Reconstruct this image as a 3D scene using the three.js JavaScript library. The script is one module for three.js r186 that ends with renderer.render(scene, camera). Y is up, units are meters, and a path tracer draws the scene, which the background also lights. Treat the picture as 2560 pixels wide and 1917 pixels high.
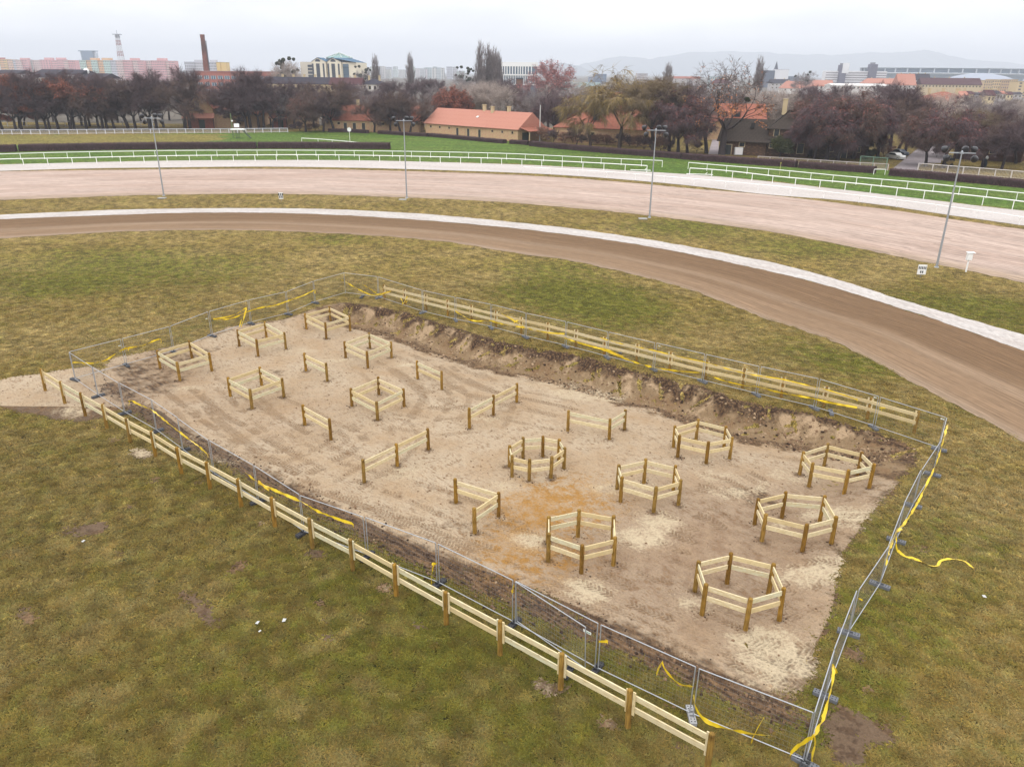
import * as THREE from 'three';
import { mergeGeometries } from 'three/addons/utils/BufferGeometryUtils.js';
import { RoundedBoxGeometry } from 'three/addons/geometries/RoundedBoxGeometry.js';
import { createNoise2D, createNoise3D } from 'simplex-noise';

// ---------------------------------------------------------------- camera, sky, sun, exposure
const V3 = (x, y, z) => new THREE.Vector3(x, y, z);
function rng(seed) { let s = seed >>> 0; return () => { s = (s + 0x6d2b79f5) | 0; let t = Math.imul(s ^ (s >>> 15), 1 | s); t = (t + Math.imul(t ^ (t >>> 7), 61 | t)) ^ t; return ((t ^ (t >>> 14)) >>> 0) / 4294967296; }; }
const n2 = createNoise2D(rng(11)), n2b = createNoise2D(rng(12)), n3 = createNoise3D(rng(13));
const PW = 2560, PH = 1917, FOC = 1915, EYE = 18, PITCH = Math.atan((PH / 2 - 180) / FOC), ROLL = THREE.MathUtils.degToRad(0.6);
const scene = new THREE.Scene();
const camera = new THREE.PerspectiveCamera(2 * Math.atan(PH / 2 / FOC) * 180 / Math.PI, 1024 / 766, 0.5, 30000);
camera.position.set(0, EYE, 0);
camera.rotation.set(-PITCH, 0, ROLL, 'YXZ');
camera.updateMatrixWorld(true);
const renderer = new THREE.WebGLRenderer({ antialias: true });
renderer.setSize(1024, 766);
renderer.toneMapping = THREE.LinearToneMapping;
renderer.toneMappingExposure = 1.0;
renderer.shadowMap.enabled = true;

const sun = new THREE.DirectionalLight(new THREE.Color(1, 0.965, 0.92), 1.0);
sun.position.set(-60, 150, 50); sun.target.position.set(0, 0, -60);
sun.castShadow = true; sun.shadow.radius = 45;
sun.shadow.mapSize.set(2048, 2048);
Object.assign(sun.shadow.camera, { left: -160, right: 160, top: 160, bottom: -160, near: 1, far: 500 });
scene.add(sun, sun.target);
{ // overcast sky: a pale horizon, brighter overhead, soft cloud bellies
  const w = 1536, h = 768, d = new Float32Array(w * h * 4);
  for (let j = 0; j < h; j++) {
    const el = ((j + 0.5) / h - 0.5) * Math.PI, se = Math.sin(el), ce = Math.cos(el);
    for (let i = 0; i < w; i++) {
      const az = ((i + 0.5) / w - 0.5) * 2 * Math.PI, x = ce * Math.cos(az), z = ce * Math.sin(az), up = Math.max(se, 0);
      const k = 1 / (up + 0.16), px = x * k, pz = z * k;
      let f = 0.55 * n3(px * 0.7, pz * 0.7, 1.3) + 0.3 * n3(px * 1.6, pz * 1.6, 5.1) + 0.17 * n3(px * 3.7, pz * 3.7, 9.4) + 0.1 * n3(px * 8, pz * 8, 2.2);
      const near = Math.min(1, up / 0.05), t = f * near;
      const base = 1.25 * (1 + 1.2 * up), cl = 1 + 0.16 * t; // the usual overcast sky: brightest overhead
      const o = (j * w + i) * 4;
      d[o] = base * cl * (0.99 + 0.02 * t); d[o + 1] = base * cl * (0.99 + 0.01 * t); d[o + 2] = base * cl * 1.0; d[o + 3] = 1;
    }
  }
  const t = new THREE.DataTexture(d, w, h, THREE.RGBAFormat, THREE.FloatType);
  t.mapping = THREE.EquirectangularReflectionMapping; t.magFilter = THREE.LinearFilter; t.needsUpdate = true;
  scene.background = t; scene.environment = t;
}
scene.fog = new THREE.FogExp2(new THREE.Color(0.86, 0.91, 1.0), 0.00022);

// ---------------------------------------------------------------- helpers: from a place in the photograph to a place in the world
const R = (ox, oy, s) => (x, y) => [ox + x / s, oy + y / s];
const A = R(80, 660, 2.76), B = R(800, 660, 2.76), C = R(1500, 760, 2.76), D = R(400, 1200, 2.76), E_ = R(1700, 1317, 2.76), F = R(1000, 1317, 2.76), G = R(1900, 950, 3.68), K = R(1100, 1180, 4.246);
const L = R(0, 300, 3.45), M = R(640, 300, 3.45), N = R(1280, 380, 3.45), Q = R(1920, 500, 3.45), R3 = R(1280, 100, 3.456), R4 = R(1920, 100, 3.456), U = R(0, 0, 2211 / 2560);
const Z1 = R(0, 120, 6.624), Z2 = R(320, 120, 6.624), Z3 = R(640, 120, 6.624), Z4 = R(960, 120, 6.624), Z5 = R(1280, 120, 5.915), Z6 = R(1600, 140, 5.915), Z7 = R(1920, 140, 5.521), Z8 = R(2230, 140, 5.018);
function ray(px, py) { return V3((px - PW / 2) / FOC, -(py - PH / 2) / FOC, -1).applyQuaternion(camera.quaternion); }
function flat([px, py], y = 0) { const d = ray(px, py), t = (y - EYE) / d.y; return V3(d.x * t, y, d.z * t); }
function deep([px, py], depth) { const d = ray(px, py), t = depth / -d.z; return V3(d.x * t, EYE + d.y * t, -depth); }
function onWall([px, py], P, Qp) { // the vertical plane through two ground points
  const d = ray(px, py), n = V3(-(Qp.z - P.z), 0, Qp.x - P.x), t = (n.x * P.x + n.z * P.z) / (n.x * d.x + n.z * d.z);
  return V3(d.x * t, EYE + d.y * t, d.z * t);
}
const pts = (f, ...a) => { const r = []; for (let i = 0; i < a.length; i += 2) r.push(f(a[i], a[i + 1])); return r; };
const smooth = (a, b, x) => { const t = Math.min(1, Math.max(0, (x - a) / (b - a))); return t * t * (3 - 2 * t); };
const lerp = (a, b, t) => a + (b - a) * t;
const LF = 2.28, VK = 1.8; // how bright a white sheet on the ground comes out under this sky
const s2l = (v) => (v <= 0.04045 ? v / 12.92 : ((v + 0.055) / 1.055) ** 2.4), l2s = (v) => (v <= 0.0031308 ? v * 12.92 : 1.055 * v ** (1 / 2.4) - 0.055);
const shown = (r, g, b, k = 1) => [r, g, b].map((v) => Math.min(0.84, s2l(v / 255) * k / LF)); // the base colour of a level thing that looks r, g, b in the photograph
const mixc = (a, b, t) => [lerp(a[0], b[0], t), lerp(a[1], b[1], t), lerp(a[2], b[2], t)];
function fbm(x, y, o = 4, f = n2) { let a = 0.5, s = 0; for (let i = 0; i < o; i++) { s += a * f(x, y); x = x * 2.03 + 17.1; y = y * 2.03 - 9.3; a *= 0.5; } return s; }
function inside(poly, x, z) { let c = false; for (let i = 0, j = poly.length - 1; i < poly.length; j = i++) { const a = poly[i], b = poly[j]; if ((a.z > z) !== (b.z > z) && x < (b.x - a.x) * (z - a.z) / (b.z - a.z) + a.x) c = !c; } return c; }
function edgeDist(line, x, z, closed = true) { let m = 1e9; for (let i = 0; i < line.length - (closed ? 0 : 1); i++) { const a = line[i], b = line[(i + 1) % line.length], dx = b.x - a.x, dz = b.z - a.z, t = Math.min(1, Math.max(0, ((x - a.x) * dx + (z - a.z) * dz) / (dx * dx + dz * dz))); m = Math.min(m, Math.hypot(x - a.x - dx * t, z - a.z - dz * t)); } return m; }

const used = new Map();
function numbered(name) { const n = used.get(name) ?? 0; used.set(name, n + 1); return n ? `${name}_${String(n).padStart(3, '0')}` : name; }
function tag(o, label, category, group) { o.userData.label = label; o.userData.category = category; if (group) o.userData.group = group; return o; }
function shade(o) { o.traverse((m) => { if (m.isMesh) { m.castShadow = true; m.receiveShadow = true; } }); return o; }
function group(name, pos, turn = 0) { const g = new THREE.Group(); g.name = numbered(name); g.position.copy(pos); g.rotation.y = turn; scene.add(g); return g; }
function mesh(name, geo, mat, parent = scene) { const m = new THREE.Mesh(geo, mat); m.name = parent === scene ? numbered(name) : name; m.castShadow = m.receiveShadow = true; parent.add(m); return m; }
function struct(name, geo, mat) { const m = mesh(name, geo, mat); m.userData.kind = 'structure'; return m; }
const ORD = 'first second third fourth fifth sixth seventh eighth ninth tenth eleventh twelfth thirteenth fourteenth fifteenth sixteenth seventeenth eighteenth nineteenth twentieth'.split(' ');
const ord = (i) => ORD[i] ?? (i + 1) + (['th', 'st', 'nd', 'rd'][(i + 1) % 10 < 4 && Math.floor((i + 1) / 10) !== 1 ? (i + 1) % 10 : 0]);
const std = (c, rough = 0.9, extra = {}) => { const m = rough >= 0.75 ? new THREE.MeshPhysicalMaterial({ roughness: rough, specularIntensity: 0.2, ...extra }) : new THREE.MeshStandardMaterial({ roughness: rough, ...extra }); if (c) m.color.setRGB(...c); return m; };
function box(w, h, d, x, y, z, ry = 0) { const g = new THREE.BoxGeometry(w, h, d); if (ry) g.rotateY(ry); g.translate(x, y, z); return g; }
function rod(a, b, r0, r1 = r0, sides = 6) { const d = b.clone().sub(a), l = d.length(), g = new THREE.CylinderGeometry(r1, r0, l, sides, 1); g.translate(0, l / 2, 0); g.applyQuaternion(new THREE.Quaternion().setFromUnitVectors(V3(0, 1, 0), d.normalize())); g.translate(a.x, a.y, a.z); return g; }
function tex(w, h, f, { srgb = true, repeat = true, rx = 1, ry = 1 } = {}) { // f(u, v, x, y) gives a linear colour or a number
  const d = new Uint8Array(w * h * 4);
  for (let y = 0, o = 0; y < h; y++) for (let x = 0; x < w; x++, o += 4) { const c = f(x / w, y / h, x, y); if (typeof c === 'number') d[o] = d[o + 1] = d[o + 2] = Math.max(0, Math.min(255, c * 255)); else for (let k = 0; k < 3; k++) d[o + k] = Math.max(0, Math.min(255, 255 * (srgb ? l2s(Math.max(0, c[k])) : c[k]))); d[o + 3] = 255; }
  const t = new THREE.DataTexture(d, w, h, THREE.RGBAFormat, THREE.UnsignedByteType);
  t.magFilter = THREE.LinearFilter; t.colorSpace = srgb ? THREE.SRGBColorSpace : THREE.NoColorSpace; if (repeat) t.wrapS = t.wrapT = THREE.RepeatWrapping; t.repeat.set(rx, ry); t.needsUpdate = true; return t;
}
function tileNoise(w, cells, seed) { // repeats: value noise on a wrapped lattice
  const r = rng(seed), v = Float32Array.from({ length: cells * cells }, r);
  return (x, y) => { const fx = x / w * cells, fy = y / w * cells, i = Math.floor(fx), j = Math.floor(fy), a = smooth(0, 1, fx - i), b = smooth(0, 1, fy - j), at = (p, q) => v[((q % cells + cells) % cells) * cells + (p % cells + cells) % cells]; return lerp(lerp(at(i, j), at(i + 1, j), a), lerp(at(i, j + 1), at(i + 1, j + 1), a), b); };
}

// ---------------------------------------------------------------- the lie of the land: a shallow pit dug into flat turf, with a steep bank at its back
const PIT0 = pts(U, 745, 652, 870, 672, 960, 702, 1100, 742, 1250, 767, 1400, 807, 1520, 837, 1600, 867, 1750, 892, 1900, 937, 1985, 968, 1975, 1000, 1935, 1050, 1880, 1115, 1825, 1185, 1808, 1250, 1795, 1330, 1755, 1400, 1765, 1455, 1715, 1510, 1650, 1492, 1500, 1432, 1350, 1372, 1250, 1312, 1100, 1252, 1000, 1217, 900, 1182, 800, 1130, 700, 1085, 600, 1040, 520, 992, 450, 955, 400, 930, 350, 890, 290, 860, 225, 815, 235, 775, 330, 757, 420, 737, 500, 704, 620, 688, 690, 662).map((p) => flat(p));
const BANK = PIT0.slice(0, 12);
const bankFoot = pts(U, 745, 660, 860, 702, 930, 735, 1000, 765, 1060, 800, 1120, 825, 1230, 855, 1350, 885, 1420, 900, 1560, 920, 1700, 945, 1850, 970, 1960, 980).map((p) => flat(p, -0.6));
function pitDepth(x, z) {
  if (x < -34 || x > 30 || z < -70 || z > -10 || !inside(PIT0, x, z)) return 0;
  const e = edgeDist(PIT0, x, z), b = edgeDist(BANK, x, z, false), deepest = 0.28 + 0.95 * Math.exp(-Math.max(0, b - 2.5) / 6);
  const along = smooth(-28, -8, x) * (1 - smooth(14, 22, x)); // the bank is highest in its middle
  const wide = b < e + 0.01 ? 1.5 + 0.7 * along : 3.0;
  const s = b < e + 0.01 ? Math.pow(smooth(0, wide, e + 0.3 * n2(x * 0.5, z * 0.5)), 0.8) : smooth(0, wide, e);
  return -lerp(0.32, deepest, Math.max(along, 0.25)) * s;
}
function terr(x, z) {
  const h = pitDepth(x, z);
  const rough = h < -0.02 ? Math.min(1, -h * 4) : 0;
  return h + 0.03 * fbm(x * 0.22, z * 0.22, 2) * (z > -80 ? 1 : 0) + rough * 0.02 * fbm(x * 1.1, z * 1.1, 3);
}
function at(p) { let q = flat(p); for (let i = 0; i < 5; i++) q = flat(p, terr(q.x, q.z)); return q; }

// ---------------------------------------------------------------- where the timber pens and hurdles stand
const pens = [
  [pts(A, 883, 722, 1020, 806, 1240, 740, 1103, 652), 1.3, 'square', 'square timber pen nearest the left corner of the sand pit'],
  [pts(A, 1430, 568, 1560, 637, 1751, 588, 1617, 510), 1.28, 'square', 'square timber pen by the back mesh fence, middle one of the back row of three'],
  [pts(A, 1893, 450, 2030, 515, 2195, 463, 2060, 397), 1.28, 'square', 'square timber pen farthest back, beside the far corner of the pit'],
  [pts(A, 1368, 915, 1518, 1000, 1737, 920, 1583, 838), 1.26, 'square', 'square timber pen nearest the camera on the left half of the sand'],
  [pts(B, 177, 648, 330, 718, 493, 648, 345, 583), 1.23, 'square', 'square timber pen at the foot of the dug bank, rightmost of the far row'],
  [pts(B, 220, 983, 397, 1078, 580, 985, 405, 902), 1.18, 'square', 'square timber pen between the short rail hurdles, rightmost of the nearer pair'],
  [pts(C, 507, 990, 663, 940, 856, 990, 895, 1070, 733, 1103, 536, 1058), 1.3, 'hexagonal', 'hexagonal timber pen closest to the dug bank at the back'],
  [pts(C, 1378, 1177, 1547, 1120, 1778, 1183, 1858, 1272, 1685, 1312, 1443, 1262), 1.33, 'hexagonal', 'hexagonal timber pen farthest right, near the right end of the bank'],
  [pts(C, 118, 1280, 303, 1237, 506, 1285, 541, 1387, 370, 1438, 141, 1368), 1.35, 'hexagonal', 'hexagonal timber pen standing between the eight-sided pen and the far right hexagon'],
  [pts(C, 1067, 1523, 1255, 1477, 1517, 1503).concat(pts(E_, 1045, 120, 845, 172, 565, 100)), 1.36, 'hexagonal', 'hexagonal timber pen near the right mesh fence, with sawdust on both sides'],
  [pts(E_, 103, 448, 325, 393, 612, 465, 685, 648, 452, 713, 153, 610), 1.42, 'hexagonal', 'large hexagonal timber pen nearest the camera at the lower right'],
  [pts(K, 1146, 760, 1463, 690, 1830, 760, 1840, 995, 1500, 1080, 1148, 955), 1.36, 'hexagonal', 'hexagonal timber pen standing beside the rust-orange sand stain'],
  [pts(B, 1308, 1400, 1400, 1340, 1537, 1330, 1648, 1352, 1683, 1412, 1593, 1478, 1443, 1497, 1325, 1470), 1.2, 'eight-sided', 'small eight-sided timber pen in the middle of the sand'],
];
const hurdles = [
  [pts(A, 1890, 738, 2037, 810), 'single-bay timber rail hurdle between the square pens in the far rows'],
  [pts(A, 1882, 1113, 2062, 1215), 'single-bay timber rail hurdle nearest the front fence on the left half'],
  [pts(B, 673, 793, 840, 868), 'single-bay timber rail hurdle nearest the dug bank'],
  [pts(B, 1031, 1133, 1196, 1043, 1357, 955), 'straight two-bay timber rail hurdle on the bank side of the pit'],
  [pts(B, 305, 1510, 533, 1395, 748, 1284), 'straight two-bay timber rail hurdle on the front fence side of the pit'],
  [pts(B, 1710, 1152, 1996, 1212, 2101, 1145), 'L-shaped timber rail hurdle behind the eight-sided pen, towards the bank'],
  [pts(K, 170, 330, 622, 475, 368, 655), 'L-shaped timber rail hurdle in front of the eight-sided pen, beside the orange stain'],
];
const postSpots = [...pens, ...hurdles].flatMap(([px]) => px.map(at));

// ---------------------------------------------------------------- ground colours
const lawnEdge = [...pts(L, -300, 330, 0, 385, 1000, 358, 2208, 345), ...pts(M, 700, 345, 1300, 356, 2208, 376), ...pts(N, 500, 128, 1000, 160, 1700, 205, 2208, 246), ...pts(R4, 700, 1298, 1300, 1368, 2212, 1472, 2900, 1570)].map((p) => flat(p));
const lawnFar = [...pts(R4, 2900, 1250, 2212, 1215, 1000, 1120, 0, 1060), ...pts(R3, 1250, 990, 150, 880), ...pts(Z4, 1980, 1540, 730, 1440), ...pts(Z3, 1800, 1395, 1100, 1370), ...pts(Z3, 0, 1400), ...pts(Z1, 2000, 1430, 0, 1440), [-100, 338]].map((p) => flat(p));
const LAWN = [...lawnEdge, ...lawnFar];
const dryStrip = [...pts(Z1, -300, 1445, 0, 1440, 2000, 1430), ...pts(Z2, 1500, 1425, 1600, 1440, 1500, 1500, 1450, 1560), ...pts(Z1, 0, 1610, -300, 1620)].map((p) => flat(p));
const cGrass = { olive: shown(152, 129, 69), tan: shown(174, 150, 98), green: shown(122, 120, 47), dark: shown(102, 87, 39) };
const greens = [[A(200, 150), 4, 1.2], [A(1000, 40), 7, 1.0], [M(700, 1020), 3, 1], [N(420, 1190), 5, 1.6], [N(700, 1270), 4.5, 1.6], [N(900, 1400), 4, 1.3], [N(1500, 650), 6, 1.4], [N(300, 1000), 4, 1], [Q(1600, 880), 5, 1], [Q(2100, 1000), 5, 1.2], [Q(400, 1320), 3, 0.8], [Q(800, 1430), 2.4, 1], [D(1300, 700), 3, 0.8], [D(2050, 1250), 2.5, 0.9], [D(700, 1450), 3, 0.9], [F(500, 1080), 3.4, 0.9], [F(900, 1270), 2.4, 0.9], [F(1850, 1060), 1.8, 0.9], [E_(1350, 620), 2.4, 0.9], [E_(1220, 1150), 1.2, 1], [E_(880, 1350), 1.2, 1], [L(1050, 1170), 5, 0.5], [L(500, 1290), 8, 0.8], [Q(300, 400), 6, 1], [F(150, 500), 2.5, 0.7], [E_(1700, 100), 3, 0.7]].map(([p, r, k]) => ({ p: flat(p), r, k }));
function grassColor(x, z) {
  const far = z < -88;
  if (far && inside(LAWN, x + 0.8 * n2(x * 0.2, z * 0.2), z)) {
    if (inside(dryStrip, x + 3 * n2(x * 0.05, z * 0.05), z + 1.2 * n2b(x * 0.1, z * 0.3))) return mixc(shown(166, 146, 84), shown(146, 140, 72), 0.5 + 0.8 * fbm(x * 0.02, z * 0.14, 3));
    return mixc(mixc(shown(100, 134, 52), shown(120, 142, 66), 0.5 + fbm(x * 0.03, z * 0.1, 3)), shown(116, 126, 62), Math.max(0, 0.6 * fbm(x * 0.1, z * 0.3 + 40, 3)));
  }
  const ang = 0.55, u = (x * Math.cos(ang) - z * Math.sin(ang)), v = (x * Math.sin(ang) + z * Math.cos(ang));
  const a = 0.5 * fbm(u * 0.035 + 3, v * 0.09, 4), b = 0.55 * fbm(x * 0.24 + 50, z * 0.2, 4, n2b), c = fbm(x * 0.8, z * 0.8 + 30, 3), d = fbm(u * 1.3 + 9, v * 0.8, 3, n2b);
  let col = mixc(cGrass.olive, cGrass.tan, Math.min(1, Math.max(0, 0.4 + 1.1 * a + 0.6 * c)));
  let g = Math.min(1, Math.max(0, 0.02 + 0.8 * b + 0.6 * d - 0.25 * a));
  for (const q of greens) { const r = Math.hypot((x - q.p.x) * 0.8, z - q.p.z) / q.r; if (r < 1.6) g += q.k * 0.85 * (1 - smooth(0.1, 1.6, r)) * (0.75 + d); }
  col = mixc(col, cGrass.green, Math.min(0.95, g));
  const front = smooth(-40, -24, z - 0.25 * x) * (1 - smooth(2, 16, x)); // the nearer turf in front of the fence is greener and darker, with bleached patches
  col = mixc(col, mixc(cGrass.dark, cGrass.green, 0.3 + 0.6 * b + 0.4 * d), 0.52 * front);
  col = mixc(col, cGrass.tan, 0.3 * front * smooth(0.05, 0.5, fbm(x * 0.3 + 8, z * 0.3, 4) + 0.3 * c));
  const k = 0.97 + 0.3 * c + 0.3 * d;
  return [col[0] * k, col[1] * k, col[2] * k];
}

// ---------------------------------------------------------------- bare soil of the pit and the worn spots in the turf: one sheet over the turf, cut along its ragged edge
const SX0 = -36, SX1 = 30, SZ0 = -70, SZ1 = -9, SN = 2048;
function mask(n, draw, blur) { // drawn in metres
  const c = document.createElement('canvas'); c.width = c.height = n; const g = c.getContext('2d');
  g.fillStyle = '#000'; g.fillRect(0, 0, n, n); g.setTransform(n / (SX1 - SX0), 0, 0, n / (SZ1 - SZ0), -SX0 * n / (SX1 - SX0), -SZ0 * n / (SZ1 - SZ0));
  g.fillStyle = g.strokeStyle = '#fff'; g.lineCap = g.lineJoin = 'round'; draw(g);
  const d = g.getImageData(0, 0, n, n).data; let a = new Float32Array(n * n); for (let i = 0; i < a.length; i++) a[i] = d[i * 4] / 255;
  for (let k = 0; k < 3 && blur; k++) for (const [sx, sy] of [[1, n], [n, 1]]) { const b = new Float32Array(n * n); for (let p = 0; p < n; p++) { let s = 0; const o = p * sy; for (let q = -blur; q < n; q++) { if (q + blur < n) s += a[o + (q + blur) * sx]; if (q - blur - 1 >= 0) s -= a[o + (q - blur - 1) * sx]; if (q >= 0) b[o + q * sx] = s / (2 * blur + 1); } } a = b; }
  return (x, z) => { const fx = Math.min(n - 1.001, Math.max(0, (x - SX0) / (SX1 - SX0) * n - 0.5)), fz = Math.min(n - 1.001, Math.max(0, (z - SZ0) / (SZ1 - SZ0) * n - 0.5)), i = Math.floor(fx), j = Math.floor(fz), u = fx - i, v = fz - j, o = j * n + i; return (a[o] * (1 - u) + a[o + 1] * u) * (1 - v) + (a[o + n] * (1 - u) + a[o + n + 1] * u) * v; };
}
const path = (g, q, close) => { g.beginPath(); q.forEach((p, i) => (i ? g.lineTo(p.x, p.z) : g.moveTo(p.x, p.z))); if (close) g.closePath(); };
const fillP = (g, q, a = 1) => { g.globalAlpha = a; path(g, q, true); g.fill(); g.globalAlpha = 1; };
const strokeP = (g, q, w, a = 1) => { g.globalAlpha = a; g.lineWidth = w; path(g, q); g.stroke(); g.globalAlpha = 1; };
const blob = (g, p, r, a = 1, sx = 1, rot = 0) => { g.globalAlpha = a; g.beginPath(); g.ellipse(p.x, p.z, r * sx, r, rot, 0, 7); g.fill(); g.globalAlpha = 1; };
const leftPatch = pts(U, -40, 835, 20, 815, 85, 808, 130, 800, 200, 790, 240, 830, 260, 870, 230, 900, 180, 910, 120, 905, 60, 892, 0, 880, -40, 872).map((p) => flat(p));
const spots = [pts(L, 0, 0), pts(R(0, 1150, 3.45), 380, 670, 520, 630, 700, 615, 800, 540, 900, 530, 945, 575, 890, 605, 900, 630, 800, 650, 600, 650, 450, 665), pts(R(0, 1150, 3.45), 530, 578, 700, 560, 790, 535, 760, 590, 600, 600), pts(R(0, 1150, 3.45), 1495, 1150, 1560, 1120, 1650, 1165, 1700, 1210, 1810, 1230, 1790, 1300, 1860, 1400, 1960, 1470, 1920, 1500, 1780, 1420, 1660, 1320, 1590, 1210), pts(R(0, 1150, 3.45), 1340, 1110, 1440, 1100, 1440, 1150, 1370, 1150), pts(R(0, 1150, 3.45), 1880, 980, 1990, 940, 2060, 860, 2150, 900, 2080, 970, 1960, 1000), pts(R(0, 1150, 3.45), 970, 755, 1060, 750, 1030, 800, 1130, 860, 1060, 860), pts(R(0, 1150, 3.45), 1080, 410, 1170, 350, 1180, 380, 1120, 430), pts(R(0, 1150, 3.45), 1250, 205, 1340, 150, 1390, 180, 1300, 215), pts(R(0, 1150, 3.45), 150, 1270, 220, 1230, 240, 1330, 350, 1290, 300, 1400, 190, 1430), pts(R(0, 1150, 3.45), 1640, 215, 1760, 170, 1740, 215, 1680, 235), pts(D, 960, 500, 1080, 470, 1160, 500, 1100, 540, 1000, 530), pts(D, 1100, 950, 1170, 960, 1150, 1000), pts(D, 1070, 1050, 1200, 1060, 1190, 1120, 1120, 1100), pts(D, 1040, 850, 1110, 830, 1170, 850, 1090, 890), pts(D, 1500, 860, 1560, 850, 1550, 900), pts(D, 1860, 1100, 1940, 1090, 1930, 1150), pts(F, 1100, 1090, 1200, 1080, 1180, 1140), pts(F, 1640, 1390, 1690, 1380, 1680, 1425), pts(F, 1840, 1200, 1920, 1260, 1900, 1310, 1830, 1250), pts(F, 1820, 1450, 2000, 1500, 2080, 1590, 1950, 1570), pts(E_, 1100, 860, 1290, 820, 1240, 940, 1110, 900), pts(E_, 1240, 1080, 1330, 1080, 1310, 1180, 1240, 1150), pts(E_, 1060, 1200, 1200, 1260, 1500, 1420, 1450, 1530, 1280, 1480, 1290, 1650, 1080, 1656, 1000, 1500, 980, 1380), pts(E_, 1480, 1290, 1580, 1310, 1560, 1350), pts(E_, 1560, 120, 1720, 130, 1700, 180)].slice(1).map((s) => s.map((p) => flat(p)));
const frontDirt = [...pts(U, 225, 830, 330, 905, 420, 955, 560, 1025, 700, 1098, 850, 1178, 1000, 1245, 1150, 1310, 1300, 1370, 1450, 1440, 1600, 1505, 1730, 1560)].map((p) => flat(p));
const dust = [[A(290, 1045), 0.4], [A(430, 1130), 0.2], [A(570, 1215), 0.3], [A(740, 1310), 0.5], [D(470, 170), 0.22], [D(690, 310), 0.22], [D(1540, 750), 0.3], [D(1790, 1010), 0.22], [F(990, 1110), 0.35], [F(1430, 1360), 0.28]].map(([p, r]) => [flat(p), r]);
const mPit = mask(1024, (g) => { fillP(g, PIT0); fillP(g, leftPatch); strokeP(g, frontDirt, 1.1, 0.8); }, 5), mSpot = mask(2048, (g) => spots.forEach((s) => { fillP(g, s); strokeP(g, [...s, s[0]], 0.2, 0.6); }) || dust.forEach(([p, r]) => blob(g, p, r, 1, 1.7, 0.6)), 6), mSand = (x, z) => Math.max(mPit(x, z), mSpot(x, z) * 0.8);
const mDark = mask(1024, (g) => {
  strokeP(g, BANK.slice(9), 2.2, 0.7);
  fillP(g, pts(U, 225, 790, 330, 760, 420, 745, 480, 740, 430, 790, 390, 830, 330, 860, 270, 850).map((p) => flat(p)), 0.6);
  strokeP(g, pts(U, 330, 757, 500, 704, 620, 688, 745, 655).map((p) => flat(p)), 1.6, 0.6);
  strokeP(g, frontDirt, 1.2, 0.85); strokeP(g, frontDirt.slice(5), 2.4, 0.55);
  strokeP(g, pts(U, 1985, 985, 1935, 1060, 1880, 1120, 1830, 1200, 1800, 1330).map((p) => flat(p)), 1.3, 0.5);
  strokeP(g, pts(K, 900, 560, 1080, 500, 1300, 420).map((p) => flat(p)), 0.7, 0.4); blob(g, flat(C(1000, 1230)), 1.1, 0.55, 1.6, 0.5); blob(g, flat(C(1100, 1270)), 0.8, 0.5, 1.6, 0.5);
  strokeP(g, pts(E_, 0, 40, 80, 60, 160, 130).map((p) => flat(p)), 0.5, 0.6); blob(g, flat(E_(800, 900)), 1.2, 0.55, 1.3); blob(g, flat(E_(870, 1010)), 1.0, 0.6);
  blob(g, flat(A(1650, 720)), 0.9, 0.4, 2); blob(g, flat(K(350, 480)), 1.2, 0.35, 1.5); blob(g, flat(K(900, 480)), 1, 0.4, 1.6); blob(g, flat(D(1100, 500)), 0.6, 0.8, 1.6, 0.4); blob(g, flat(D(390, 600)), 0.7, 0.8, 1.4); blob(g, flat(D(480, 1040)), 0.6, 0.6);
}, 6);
const ringR = rng(919), mFoot = mask(2048, (g) => { for (const l of postSpots) { blob(g, V3(l.x + 0.1 * (ringR() - 0.5), 0, l.z + 0.1 * (ringR() - 0.3)), 0.17 + 0.12 * ringR(), 0.15 + 0.55 * ringR(), 1.2 + 0.5 * ringR(), ringR() * 3); } }, 2);
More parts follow.
